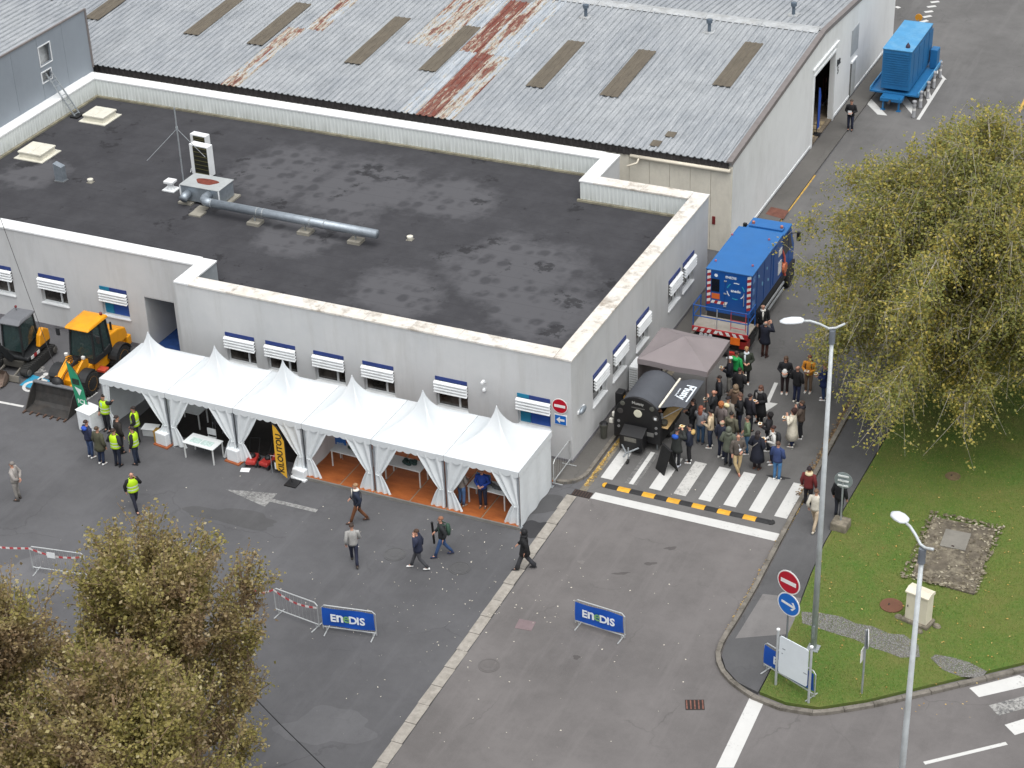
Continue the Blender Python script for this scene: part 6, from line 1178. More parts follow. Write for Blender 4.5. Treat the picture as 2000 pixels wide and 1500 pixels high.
# ================================================================ trees
def leafmat(name, stops, brown):
    k = NB(name); g = k.n('ShaderNodeNewGeometry'); n1 = k.noise(.55, 4, .6); col = k.ramp(g.outputs['Random Per Island'], *stops)
    col = k.mix(k.ramp(n1, (.45, 0.0), (.62, 1.0)), col, k.ramp(g.outputs['Random Per Island'], *brown)); col = k.mix(.0, col, col); k.color(col); k.rough(.65); k.b.inputs['Specular IOR Level'].default_value = .25
    tr_ = k.n('ShaderNodeBsdfTranslucent'); k.l(col, tr_.inputs['Color']); mx = k.n('ShaderNodeMixShader'); mx.inputs[0].default_value = .5
    out = k.t.nodes['Material Output']; k.l(k.b.outputs[0], mx.inputs[1]); k.l(tr_.outputs[0], mx.inputs[2]); k.l(mx.outputs[0], out.inputs['Surface']); return k.m
L_near = leafmat('leaves_autumn', ((0.0, '6d6a42'), (.3, '8f894e'), (.6, 'a59b5c'), (.88, 'b6aa6c'), (1.0, 'd6cca4')), ((0.0, '75664f'), (.4, '967f62'), (.75, 'ad9774'), (1.0, 'cdbb9e')))
L_birch = leafmat('leaves_birch', ((0.0, '7f844e'), (.35, '9c9b58'), (.65, 'b3ac60'), (.88, 'cdb962'), (1.0, 'e0cd70')), ((0.0, '79804c'), (.4, '949a5c'), (.8, 'aea962'), (1.0, 'c4b66c')))
bark_b = M('bark_brown', '8a765f', .95, var=.3, scale=6, bump=.4); bark_p = M('bark_pale', 'a8a294', .9, var=.3, scale=5)
def leaves(segs, per, spread, size, droop=0.0):
    S = np.array([s[0] for s in segs]); E_ = np.array([s[1] for s in segs]); n = len(segs)*per
    i = np.repeat(np.arange(len(segs)), per); t = rng.random(n)**.8; P = S[i]+(E_[i]-S[i])*t[:, None]+rng.normal(0, spread, (n, 3))
    a = rng.normal(0, 1, (n, 3)); a[:, 2] *= .55; a[:, 2] -= droop*.5; a /= np.linalg.norm(a, axis=1)[:, None]; b = rng.normal(0, 1, (n, 3)); b[:, 2] *= .45; b -= a*(a*b).sum(1)[:, None]; b /= np.linalg.norm(b, axis=1)[:, None]
    sz = size*rng.uniform(.45, 1.6, n)[:, None]; nrm = np.cross(a, b)
    V = np.stack([P, P+a*sz*.5+b*sz*.36+nrm*sz*.06, P+a*sz, P+a*sz*.5-b*sz*.36+nrm*sz*.06], 1); return V.reshape(-1, 3), np.arange(n*4).reshape(-1, 4)
def twig_mesh(segs, r_):
    S = np.array([s[0] for s in segs]); E_ = np.array([s[1] for s in segs]); d = E_-S; d /= np.linalg.norm(d, axis=1)[:, None]+1e-9; ref = np.tile(np.array([[.3, .9, .2]]), (len(segs), 1))
    x = np.cross(d, ref); x /= np.linalg.norm(x, axis=1)[:, None]; y = np.cross(d, x); n = len(segs); V = np.zeros((n, 6, 3))
    for k_ in range(3):
        g = 2*math.pi*k_/3; o = x*math.cos(g)+y*math.sin(g); V[:, k_] = S+o*r_; V[:, 3+k_] = E_+o*r_*.45
    F = np.array([[0, 1, 4, 3], [1, 2, 5, 4], [2, 0, 3, 5]]); return V.reshape(-1, 3), (np.arange(n)[:, None, None]*6+F[None]).reshape(-1, 4)
def make_tree(name, label, base, H_, Rc, kind, nl, per, size, mat, barkm, group, seed, tw=14):
    rs = random.Random(seed); t = thing(name, label, 'tree', tuple(base), 0, group); tr_ = MB(); segs = []; limbs = []
    tr_.tube([(0, 0, -.1), (.05, .02, H_*.3), (-.05, .06, H_*.6), (.02, 0, H_*.93)], [.26*H_/12, .2*H_/12, .12*H_/12, .03], 10)
    for i in range(nl):
        az = i*2.39996+rs.uniform(-.3, .3); f = (i+.5)/nl; up = kind == 'upright'
        h0 = H_*(.12+.7*f) if up else H_*(.14+.7*f)
        reach = Rc*(1-.75*f**1.6)*rs.uniform(.6, 1.05) if up else Rc*math.sqrt(max(.06, 1-((f-.3)/.72)**2))*rs.uniform(.65, 1.05)
        dx, dy = math.cos(az), math.sin(az)
        if not up and Rc > 6:
            dg_ = math.degrees(az) % 360; reach *= float(np.interp(dg_, [0, 60, 110, 150, 180, 205, 228, 248, 262, 285, 330, 360], [.95, .95, 1.0, 1.12, 1.05, .9, .75, .9, 1.15, .8, .8, .95]))
            if dg_ > 280 or dg_ < 80: h0 = max(h0, H_*.34)
        elif not up: h0 = max(h0, H_*.36)
        if up:
            ztop = min(H_*(1-.22*(reach/Rc)**1.5)*rs.uniform(.86, 1.0), h0+rs.uniform(2.5, 5.5)); pts = [Vector((0, 0, h0)), Vector((dx*reach*.45, dy*reach*.45, h0+(ztop-h0)*.25)), Vector((dx*reach*.85, dy*reach*.85, h0+(ztop-h0)*.62)), Vector((dx*reach, dy*reach, ztop))]
        else:
            rise = H_*rs.uniform(.1, .24); pts = [Vector((0, 0, h0)), Vector((dx*reach*.35, dy*reach*.35, h0+rise*.75)), Vector((dx*reach*.7, dy*reach*.7, h0+rise)), Vector((dx*reach, dy*reach, h0+rise*.55))]
        r0 = .085*H_/12*(1-.5*f); tr_.tube(pts, [r0, r0*.7, r0*.45, r0*.2], 6, cap=False)
        for j in range(tw):
            s = rs.uniform(.22, 1.0)*3; q = min(int(s), 2); p = pts[q].lerp(pts[q+1], s-q)
            if up:
                d = Vector((dx*.35+rs.gauss(0, .4), dy*.35+rs.gauss(0, .4), 1.0)).normalized(); L = rs.uniform(.6, 1.7); e = p+d*L; segs.append((p, e))
                if rs.random() < .6: d2 = (d+Vector((rs.gauss(0, .5), rs.gauss(0, .5), .1))).normalized(); m_ = p.lerp(e, .4); segs.append((m_, m_+d2*L*.6))
            else:
                d = Vector((dx*.6+rs.gauss(0, .6), dy*.6+rs.gauss(0, .6), rs.gauss(.1, .3))).normalized(); L = rs.uniform(.6, 1.5); e = p+d*L; segs.append((p, e))
                for _ in range(3): m_ = p.lerp(e, rs.uniform(.3, 1)); dl = rs.uniform(.4, 1.5); segs.append((m_, m_+Vector((rs.gauss(0, .38), rs.gauss(0, .38), -1))*dl))
    tr_.build('trunk', barkm, t, smooth=True)
    V, F = twig_mesh([(tuple(a), tuple(b)) for a, b in segs], .021 if kind == 'upright' else .011); tg = link('twigs', raw_mesh('twigs', V, F, barkm), t); tg['kind'] = 'stuff'
    V, F = leaves([(tuple(a), tuple(b)) for a, b in segs], per, .1 if kind == 'upright' else .16, size, .0 if kind == 'upright' else .6); cr = link('crown', raw_mesh('crown', V, F, mat), t); return t
make_tree('autumn_tree', 'tall brown and olive upright tree in front of the taped barriers', (-2.7, -23.0, 0), 10.8, 3.3, 'upright', 56, 46, .09, L_near, bark_b, 'near autumn trees', 3, 18)
make_tree('autumn_tree', 'yellowish upright tree at the corner next to the yard lamp', (-.3, -28.4, 0), 11.2, 3.3, 'upright', 54, 46, .09, L_near, bark_b, 'near autumn trees', 5, 18)
make_tree('autumn_tree', 'ochre leafed upright tree behind the other two, farthest from the road', (-4.9, -28.0, 0), 11.6, 3.4, 'upright', 54, 46, .09, L_near, bark_b, 'near autumn trees', 8, 18)
make_tree('birch_tree', 'large drooping olive green birch growing on the lawn over the road', (13.3, 8.3, .1), 11.8, 6.9, 'weep', 104, 27, .1, L_birch, bark_p, 'trees on the lawn', 21, 30)
make_tree('birch_tree', 'second olive green birch farther along the lawn, crown merging with the first', (17.6, 14.5, .1), 11.5, 5.4, 'weep', 60, 22, .1, L_birch, bark_p, 'trees on the lawn', 33, 24)
# ---- fallen leaves
def litter(name, P, z, size, mat, label):
    n = len(P); a = rng.uniform(0, 6.283, n); s = size*rng.uniform(.5, 1.3, n); d = np.c_[np.cos(a), np.sin(a)]*s[:, None]; e = np.c_[-np.sin(a), np.cos(a)]*s[:, None]*rng.uniform(.35, .8, n)[:, None]
    V = np.zeros((n, 4, 3)); V[:, 0, :2] = P-d; V[:, 1, :2] = P+e; V[:, 2, :2] = P+d; V[:, 3, :2] = P-e; V[:, :, 2] = z+rng.uniform(.004, .03, (n, 4)); return link(name, raw_mesh(name, V.reshape(-1, 3), np.arange(n*4).reshape(-1, 4), mat), None, kind='stuff', label=label, cat='leaves')
k = NB('leaf_litter_pale'); g = k.n('ShaderNodeNewGeometry'); k.color(k.ramp(g.outputs['Random Per Island'], (0.0, '8e8a80'), (.5, 'bdb8ab'), (1.0, 'd2cbbd'))); k.rough(.8); LP = k.m
k = NB('leaf_litter_brown'); g = k.n('ShaderNodeNewGeometry'); k.color(k.ramp(g.outputs['Random Per Island'], (0.0, '4b3a2c'), (.5, '76604a'), (1.0, '9c8560'))); k.rough(.9); LB = k.m
k = NB('leaf_litter_yellow'); g = k.n('ShaderNodeNewGeometry'); k.color(k.ramp(g.outputs['Random Per Island'], (0.0, '8a6a35'), (.5, 'b08f4a'), (1.0, 'cbb173'))); k.rough(.9); LY = k.m
P = np.r_[np.c_[rng.uniform(-16, 9, 260), rng.uniform(-24, -5.3, 260)], np.c_[rng.normal(0, 2.6, 170), rng.normal(-9, 2.8, 170)], np.c_[rng.uniform(1.5, 8.8, 60), rng.uniform(-20, 10, 60)]]; P = P[(P[:, 1] < -5) | (P[:, 0] > 1.2)]
litter('scattered_leaves', P, .004, .03, LP, 'pale fallen leaves scattered over yard and road')
y = rng.uniform(1.2, 9, 2600); P = np.c_[8.95+(y-1.5)*-.012-np.abs(rng.normal(.05, .13, 2600)), y]; litter('leaf_drift', P, .012, .055, LB, 'brown leaf drift along the kerb below the big tree')
y = rng.uniform(-8, 1.5, 900); P = np.c_[9.02-np.abs(rng.normal(0, .07, 900)), y]; litter('kerb_leaves', P, .012, .04, LY, 'thin yellow leaf line in the gutter of the right kerb')
y = rng.uniform(-1.2, 3, 420); P = np.c_[.97+np.abs(rng.normal(0, .06, 420)), y]; litter('kerb_leaves', P, .012, .045, LY, 'yellow leaves along the kerb beside the crossing')
P = np.c_[rng.uniform(10.7, 18, 260), rng.uniform(-9.5, 6, 260)]; litter('lawn_leaves', P, .16, .04, LY, 'yellow leaves dotted over the lawn')
# weeds on the slab
P = np.c_[rng.uniform(13.6, 16.3, 2600), rng.uniform(-2.6, 1.8, 2600)]; ed = np.minimum.reduce([P[:, 0]-13.65, 16.2-P[:, 0], P[:, 1]+2.45, 1.75-P[:, 1]]); P = P[rng.random(2600) < np.exp(-np.abs(ed)*3)*.75]
k = NB('dry_weed'); g = k.n('ShaderNodeNewGeometry'); k.color(k.ramp(g.outputs['Random Per Island'], (0.0, '4c4537'), (.7, '7c7462'), (1.0, 'b0a996'))); litter('slab_weeds', P, .2, .07, k.m, 'dry pale weeds growing over the mossy slab')
# ================================================================ people
def PO(el, wl, er, wr, kl=(.1, -.02, .5), al=(.1, .02, .085), kr=(-.1, -.02, .5), ar=(-.1, .02, .085), lean=0.0): return dict(el=el, wl=wl, er=er, wr=wr, kl=kl, al=al, kr=kr, ar=ar, lean=lean)
POSES = {
 'stand': PO((.27, .03, 1.14), (.27, -.06, .9), (-.27, .03, 1.14), (-.27, -.06, .9)),
 'hold': PO((.28, .02, 1.13), (.1, -.25, 1.12), (-.28, .02, 1.13), (-.1, -.25, 1.12)),
 'eat': PO((.3, -.08, 1.2), (.07, -.2, 1.42), (-.28, .02, 1.13), (-.09, -.26, 1.15)),
 'photo': PO((.3, -.14, 1.3), (.1, -.3, 1.53), (-.3, -.14, 1.3), (-.1, -.3, 1.53)),
 'point': PO((-.0, 0, 0), (0, 0, 0), (-.27, .03, 1.14), (-.25, -.1, .92)),
 'back': PO((.3, .12, 1.15), (.06, .19, .98), (-.3, .12, 1.15), (-.06, .19, .98)),
 'pocket': PO((.31, .06, 1.15), (.2, -.13, .96), (-.31, .06, 1.15), (-.2, -.13, .96)),
 'walk': PO((.26, .12, 1.15), (.25, .03, .93), (-.26, -.06, 1.13), (-.22, -.24, .98), (.09, -.16, .52), (.09, -.3, .1), (-.09, .06, .5), (-.09, .34, .12), .03),
 'walkphone': PO((.3, -.06, 1.2), (.12, -.1, 1.5), (-.27, .1, 1.14), (-.26, .1, .92), (.09, .06, .5), (.09, .34, .12), (-.09, -.16, .52), (-.09, -.3, .1), .03),
 'lean': PO((.28, .02, 1.13), (.1, -.25, 1.1), (-.27, .03, 1.14), (-.25, -.08, .92), (.08, -.06, .5), (.02, .0, .085), (-.12, -.1, .5), (.02, -.18, .085)),
}
POSES['point'].update(el=(.42, -.06, 1.5), wl=(.62, -.12, 1.7))
_mc = {}
def V3(t): return Vector(t)
def body_mesh(pose):
    key = ('body', pose)
    if key in _mc: return _mc[key]
    p = POSES[pose]; ln = p['lean']; vs, es, rs = [], [], []
    def v(co, rx, ry=None, par=None):
        vs.append(tuple(co)); rs.append((rx, ry or rx))
        if par is not None: es.append((par, len(vs)-1))
        return len(vs)-1
    pel = v((0, 0, .95), .13, .1); wa = v((0, -.2*ln, 1.1), .12, .09, pel); ch = v((0, -.6*ln, 1.33), .145, .1, wa); nb = v((0, -ln, 1.46), .07, .06, ch); nk = v((0, -ln-.005, 1.53), .052, .052, nb)
    jw = v((0, -ln-.02, 1.59), .068, .075, nk); hd = v((0, -ln-.015, 1.66), .08, .092, jw); v((0, -ln-.005, 1.725), .05, .06, hd)
    for s, e, w_ in ((1, 'el', 'wl'), (-1, 'er', 'wr')):
        sh = v((s*.175, -.7*ln, 1.41), .058, .058, ch); el = v(p[e], .042, .042, sh); wr = v(p[w_], .028, .028, el); d = (V3(p[w_])-V3(p[e])).normalized(); pm = V3(p[w_])+d*.075; pa = v(pm, .036, .02, wr)
        sd = d.cross(Vector((0, 0, 1))); sd = sd.normalized() if sd.length > .1 else Vector((0, 1, 0)); bd = d.cross(sd).normalized()
        for j, (o, L) in enumerate(((-.03, .07), (-.01, .08), (.011, .075), (.031, .058))):
            a = v(pm+sd*o+d*.035, .0095, .0095, pa); b = v(pm+sd*o*1.15+d*(.035+L*.6)+bd*.012, .0085, .0085, a); v(pm+sd*o*1.2+d*(.035+L*.85)+bd*.035, .007, .007, b)
        th = v(V3(p[w_])+d*.04-sd*.045, .012, .012, wr); v(V3(p[w_])+d*.085-sd*.06+bd*.01, .009, .009, th)
    for s, kn, an in ((1, 'kl', 'al'), (-1, 'kr', 'ar')):
        hp = v((s*.095, 0, .88), .085, .085, pel); k_ = v(p[kn], .058, .058, hp); a = v(p[an], .04, .04, k_); d = 1; v((p[an][0], p[an][1]-.11, max(.045, p[an][2]-.045)), .036, .03, a)
    me = bpy.data.meshes.new('b'); me.from_pydata(vs, es, []); o = bpy.data.objects.new('b', me); COL.objects.link(o)
    m_ = o.modifiers.new('s', 'SKIN'); m_.use_smooth_shade = True; su = o.modifiers.new('u', 'SUBSURF'); su.levels = 1; su.render_levels = 1
    sk = me.skin_vertices[0].data
    for i, r_ in enumerate(rs): sk[i].radius = r_; sk[i].use_root = (i == 0)
    dg = bpy.context.evaluated_depsgraph_get(); out = bpy.data.meshes.new_from_object(o.evaluated_get(dg)); bpy.data.objects.remove(o); bpy.data.meshes.remove(me)
    out.materials.clear(); out.materials.append(None); _mc[key] = out; return out
def ring(cx_, cy_, z, rx, ry, n=14): return [(cx_+rx*math.cos(2*math.pi*j/n), cy_+ry*math.sin(2*math.pi*j/n), z) for j in range(n)]
def top_mesh(pose, kind):
    """kinds: jacket, puffer, shirt, coat, long, vest"""
    key = (kind, pose)
    if key in _mc: return _mc[key]
    p = POSES[pose]; ln = p['lean']; g = {'jacket': .03, 'puffer': .055, 'shirt': .014, 'coat': .04, 'long': .045, 'vest': .062}[kind]; m_ = MB(); sw = .03 if 'walk' in pose else 0
    lo = {'jacket': .86, 'puffer': .84, 'shirt': .88, 'coat': .7, 'long': .42, 'vest': .9}[kind]; fl = {'coat': .05, 'long': .1}.get(kind, 0)
    prof = [(lo, .165+g+fl, .125+g+fl*.9, 0), (max(.95, lo+.04), .165+g+fl*.25, .12+g+fl*.2, 0), (1.1, .15+g, .105+g, -.2*ln), (1.25, .175+g, .115+g, -.4*ln), (1.37, .19+g*.8, .115+g*.8, -.65*ln), (1.44, .15+g*.6, .09+g*.7, -.85*ln), (1.49, .085+g*.5, .075+g*.5, -ln)]
    if lo < .8: prof.insert(1, ((lo+.95)/2, .168+g+fl*.6, .122+g+fl*.5, 0))
    m_.loft([ring(0, y, z, rx, ry) for z, rx, ry, y in prof])
    if kind != 'vest':
        for s, e, w_ in ((1, 'el', 'wl'), (-1, 'er', 'wr')):
            a = Vector((s*.175, -.7*ln, 1.405)); b = V3(p[e]); c = V3(p[w_]); m_.tube([a-Vector((s*.06, 0, -.01)), a+Vector((s*.02, 0, 0)), a.lerp(b, .5), b, b.lerp(c, .5), b.lerp(c, .98)], [.06+g*.6, .07+g*.6, .058+g*.7, .054+g*.7, .048+g*.6, .04+g*.5], 9)
    _mc[key] = m_.mesh(kind, None, True); _mc[key].materials.append(None); return _mc[key]
def legs_mesh(pose, kind):
    key = (kind, pose)
    if key in _mc: return _mc[key]
    p = POSES[pose]; m_ = MB(); wd = 1.3 if kind == 'wide' else 1.0; m_.loft([ring(0, 0, .8, .165, .11), ring(0, 0, .9, .18, .13), ring(0, 0, 1.02, .165, .118)])
    for s, kn, an in ((1, 'kl', 'al'), (-1, 'kr', 'ar')):
        h = Vector((s*.092, 0, .9)); k_ = V3(p[kn]); a = V3(p[an]); m_.tube([h, h.lerp(k_, .5), k_, k_.lerp(a, .5), k_.lerp(a, .97)], [.1, .088, .068*wd, .062*wd, .058*wd*wd], 9)
    _mc[key] = m_.mesh(kind, None, True); _mc[key].materials.append(None); return _mc[key]
def shoe_mesh(pose, side):
    key = ('shoe', pose, side)
    if key in _mc: return _mc[key]
    a = V3(POSES[pose]['al' if side > 0 else 'ar']); z = max(0, a.z-.085); x = a.x; rings = []
    for dy, w_, h in ((.07, .03, .05), (.05, .042, .09), (0, .045, .1), (-.08, .048, .07), (-.15, .045, .05), (-.19, .025, .03)): rings.append([(x+w_*math.cos(g), a.y+dy, z+.002+max(0, h*(.5+.5*math.sin(g)))) for g in [2*math.pi*j/8 for j in range(8)]])
    m_ = MB().loft(rings); _mc[key] = m_.mesh('shoe', None, True); _mc[key].materials.append(None); return _mc[key]
def hair_mesh(pose, kind):
    ln = POSES[pose]['lean']; key = ('hair', kind, ln)
    if key in _mc: return _mc[key]
    m_ = MB(); c = (0, -ln+.008, 1.672)
    if kind in ('short', 'crop'): m_.ell((c[0], c[1]+.012, c[2]+.012), (.09, .103, .092), 12, 8, -.15, 1.0)
    elif kind == 'long': m_.ell((c[0], c[1]+.012, c[2]+.01), (.098, .11, .1), 12, 8, -.4, 1.0); m_.loft([ring(0, c[1]+.055, 1.68, .095, .06, 10), ring(0, c[1]+.07, 1.55, .1, .06, 10), ring(0, c[1]+.08, 1.42, .09, .045, 10), ring(0, c[1]+.08, 1.34, .05, .03, 10)])
    elif kind == 'curly': 
        for j in range(26): g = j*2.4; z = -.35+1.35*j/25; r_ = math.sqrt(max(0, 1-z*z)); m_.ell((c[0]+.085*r_*math.cos(g), c[1]+.035+.085*r_*math.sin(g), c[2]+.005+.095*z), (.05, .05, .05), 6, 5)
        m_.ell((c[0], c[1]+.05, c[2]-.05), (.11, .08, .14), 8, 6)
    elif kind == 'fringe': m_.ell((c[0], c[1]+.02, c[2]-.03), (.092, .1, .08), 12, 6, -.5, .35)
    elif kind == 'cap': m_.ell((c[0], c[1]+.005, c[2]+.02), (.096, .108, .085), 12, 7, .0, 1.0); m_.ext([(.075*math.cos(g), c[1]-.09+.1*math.sin(g), c[2]+.02) for g in [math.pi+j*math.pi/8 for j in range(9)]], (0, 0, .012))
    elif kind == 'hat': m_.ell((c[0], c[1], c[2]+.01), (.1, .112, .11), 12, 8, -.1, 1.0); m_.lathe([(.1, -.03), (.108, 0), (.1, .03)], (c[0], c[1], c[2]+.01), 14)
    elif kind == 'hood': m_.ell((c[0], c[1]+.03, c[2]-.015), (.125, .125, .145), 12, 9); m_.lathe([(.13, 1.44), (.14, 1.5), (.12, 1.56)], (0, c[1]+.02, 0), 12)
    _mc[key] = m_.mesh('hair', None, True); _mc[key].materials.append(None); return _mc[key]
def face_mesh(ln):
    key = ('face', ln)
    if key in _mc: return _mc[key]
    m_ = MB(); y = -ln-.1
    for s in (-1, 1): m_.ell((s*.032, y, 1.655), (.011, .008, .007), 6, 4); m_.box(s*.032-.018, s*.032+.018, y-.006, y+.004, 1.672, 1.677)
    m_.box(-.02, .02, y-.008, y+.006, 1.592, 1.599); _mc[key] = m_.mesh('face_features', M('face_dark', '3a2320', .6)); return _mc[key]
def nose_mesh(ln):
    key = ('nose', ln)
    if key in _mc: return _mc[key]
    m_ = MB(); y = -ln-.1; m_.add([(-.014, y, 1.615), (.014, y, 1.615), (0, y-.026, 1.618), (0, y+.002, 1.66)], [(0, 2, 3), (2, 1, 3), (0, 1, 2), (0, 3, 1)])
    for s in (-1, 1): m_.ell((s*.086, -ln-.01, 1.645), (.012, .02, .028), 6, 5)
    _mc[key] = m_.mesh('nose', None); _mc[key].materials.append(None); return _mc[key]
def pack_mesh(kind):
    key = ('pack', kind)
    if key in _mc: return _mc[key]
    m_ = MB()
    if kind == 'pack':
        m_.loft([ring(0, .22, .98, .1, .06, 12), ring(0, .23, 1.0, .15, .085, 12), ring(0, .235, 1.2, .16, .1, 12), ring(0, .225, 1.38, .13, .08, 12), ring(0, .21, 1.43, .06, .04, 12)])
        for s in (-1, 1): m_.tube([(s*.1, .16, 1.4), (s*.12, .02, 1.475), (s*.12, -.14, 1.36), (s*.14, -.1, 1.18), (s*.15, .1, 1.05)], .02, 5)
    elif kind == 'strap': m_.tube([(-.16, .0, 1.44), (-.05, .16, 1.3), (.12, .17, 1.1), (.2, .1, .98)], (.018), 5); m_.tube([(-.16, .0, 1.44), (-.06, -.15, 1.32), (.1, -.17, 1.12), (.2, -.05, .98)], .018, 5); m_.ell((.22, .03, .9), (.05, .11, .1), 8, 6)
    elif kind == 'collar': m_.lathe([(.12, 1.43), (.16, 1.46), (.14, 1.53), (.1, 1.55)], (0, .01, 0), 14)
    elif kind == 'scarf': m_.lathe([(.1, 1.45), (.13, 1.48), (.1, 1.53)], (0, -.01, 0), 12); m_.box(-.1, -.03, -.19, -.16, 1.1, 1.48)
    elif kind == 'badge': m_.box(.0, .1, -.185, -.175, 1.05, 1.18); m_.tube([(-.06, -.06, 1.5), (.02, -.17, 1.3), (.05, -.185, 1.18)], .006, 4)
    elif kind == 'bands':
        for z in (1.0, 1.14): m_.loft([ring(0, 0, z, .24, .185), ring(0, 0, z+.05, .24, .186)], cap=False)
    elif kind == 'hoodback': m_.ell((0, .13, 1.43), (.15, .1, .1), 10, 7)
    elif kind == 'frontbag': m_.loft([ring(0, -.22, .92, .08, .05, 10), ring(0, -.23, 1.0, .12, .07, 10), ring(0, -.22, 1.2, .11, .06, 10), ring(0, -.21, 1.28, .05, .03, 10)])
    elif kind == 'tie': m_.box(-.025, .025, -.17, -.16, 1.08, 1.44)
    _mc[key] = m_.mesh(kind, None, True); _mc[key].materials.append(None); return _mc[key]
def fab(c, r=.85): return M('fabric_'+c, c, r, var=.16, scale=9, bump=.12, bscale=60)
SK = {'l': M('skin_light', 'c08f78', .55, var=.05), 'm': M('skin_mid', 'a87256', .55, var=.05), 'd': M('skin_dark', '5c3a2b', .55, var=.05)}
def person(uv, ang, pose, top, tc, pc, sc, hk, hc, label, skin='l', extra=(), z=0.0, h=1.0, leg='trousers', xy=None):
    """uv: photo pixel of the feet; ang: 0 faces the camera side (-Y), 90 faces +X"""
    p = G(uv[0], uv[1], z) if xy is None else Vector((*xy, z)); hh = h*.985
    t = thing('person', label, 'person', (p.x, p.y, z), R(ang)); t.scale = (hh, hh, hh); ln = POSES[pose]['lean']
    def part(n, me, mt): return link(n, me, t, mat=mt)
    part('body', body_mesh(pose), SK[skin]); part({'coat': 'coat', 'long': 'coat', 'shirt': 'shirt'}.get(top, 'jacket'), top_mesh(pose, top), fab(tc)); part('trousers', legs_mesh(pose, leg), fab(pc))
    for s in (1, -1): part('shoe', shoe_mesh(pose, s), fab(sc, .6))
    if hk: part({'cap': 'cap', 'hat': 'hat', 'hood': 'hood'}.get(hk, 'hair'), hair_mesh(pose, hk), fab(hc, .75))
    if hk != 'hood': link('face_features', face_mesh(ln), t)
    part('nose', nose_mesh(ln), SK[skin])
    for e, c in extra:
        if e == 'vest': part('safety_vest', top_mesh(pose, 'vest'), M('hi_vis', 'b8e020', .6, var=.06)); part('reflective_band', pack_mesh('bands'), M('reflective', 'cfd6cc', .4))
        else: part({'pack': 'backpack', 'strap': 'shoulder_bag', 'frontbag': 'bag', 'hoodback': 'hood_down', 'collar': 'collar'}.get(e, e), pack_mesh(e), fab(c))
    return t, p
W_, BK, NV, DJ, JN, GY = 'e4e4e2', '1d1d20', '1f2740', '23283a', '3c5a80', '8c8d90'
held = []
def tray(pp, label, pose='hold', col='e3dccb'):
    t, p = pp; a = t.rotation_euler.z; w_ = (V3(POSES[pose]['wl'])+V3(POSES[pose]['wr']))/2 if pose in ('hold', 'photo', 'lean') else V3(POSES[pose]['wr']); q = rotz(a) @ (w_+Vector((0, -.1, .04))); held.append(t)
    tt = thing('food_tray', label, 'food tray', (p.x+q.x, p.y+q.y, p.z+q.z), a); MB().loft([[(-.07, -.05, 0), (.07, -.05, 0), (.07, .05, 0), (-.07, .05, 0)], [(-.1, -.075, .045), (.1, -.075, .045), (.1, .075, .045), (-.1, .075, .045)]]).build('tray', fab(col), tt); MB().ell((0, 0, .04), (.07, .05, .03), 8, 5).build('food', fab('b0803f'), tt, smooth=True)
# ---- yard, left
person((36, 976), -75, 'back', 'jacket', '9a9590', '8d8984', '3a332e', 'short', '7c7772', 'person in a light grey suit with hands behind the back')
person((266, 996), 60, 'walkphone', 'jacket', BK, '1f2230', BK, None, None, 'bald person in black with yellow safety vest walking with a hand at the ear', extra=(('vest', 0),))
person((212, 842), -10, 'point', 'jacket', '26262b', '22242c', BK, 'short', '241c18', 'person in yellow safety vest and blue tie with one arm raised', extra=(('vest', 0), ('tie', '8fb4dd')))
person((270, 866), -70, 'pocket', 'jacket', BK, '20212a', BK, 'short', '2a2220', 'person in yellow safety vest standing farthest inside the first tent', extra=(('vest', 0),))
person((268, 906), -80, 'stand', 'jacket', BK, '252f42', BK, 'short', '2b2422', 'person in yellow safety vest with dark jeans facing the group', extra=(('vest', 0),))
person((232, 910), 175, 'pocket', 'jacket', '24242a', '1f2536', BK, 'short', '3a2c24', 'person in yellow safety vest seen from behind beside the olive parka', extra=(('vest', 0),))
person((200, 906), 170, 'stand', 'coat', '4a4a3a', '26334d', W_, 'short', '4a3a2c', 'person in an olive parka and white shoes with the back turned')
person((179, 893), 160, 'stand', 'jacket', '252b45', '36496d', W_, 'short', '3a2a24', 'person in a navy jacket with blue hood and jeans beside the green flag', extra=(('hoodback', '2a4fae'),))
person((238, 884), 150, 'stand', 'jacket', '2a2624', '24242a', BK, 'short', '2a2220', 'person in dark brown clothes half hidden among the safety vests')
# ---- walkers in the yard
person((701, 1020), -60, 'walk', 'jacket', '222a3c', '6b4329', '4a352a', 'short', '9a7a5a', 'person in brown trousers and navy jacket with a white scarf', extra=(('scarf', 'e2ddd2'), ('strap', '23262e')))
person((693, 1101), -150, 'walk', 'shirt', '9c9b98', '23273a', '3a332b', 'cap', '3a2d26', 'person in a light grey sweater and dark trousers walking by the tents')
person((819, 1111), -70, 'walkphone', 'puffer', '252b40', '47484c', W_, 'short', '4a3528', 'person in a navy puffer jacket and white shoes with a hand at the ear')
person((866, 1086), -60, 'walk', 'jacket', '25282a', '35507a', '2a3350', 'short', '8a6048', 'person with a dark green backpack and jeans carrying a black tube', extra=(('pack', '2f4a3c'),))
pt = G(848, 1075); t = thing('carried_tube', 'long black tube carried by the person with the green backpack', 'tube', (pt.x, pt.y, .75), .3); MB().tube([(0, .1, -.5), (0, -.1, .55)], .045, 8).build('tube', black_p, t); MB().lathe([(.05, 0), (.05, .04)], (0, -.1, .53), 8).build('cap', fab(BK), t)
person((1026, 1112), -70, 'walk', 'coat', '19191b', '3a3b3f', '26262a', 'hood', '17171a', 'person in a black hooded coat and wide grey trousers', leg='wide')
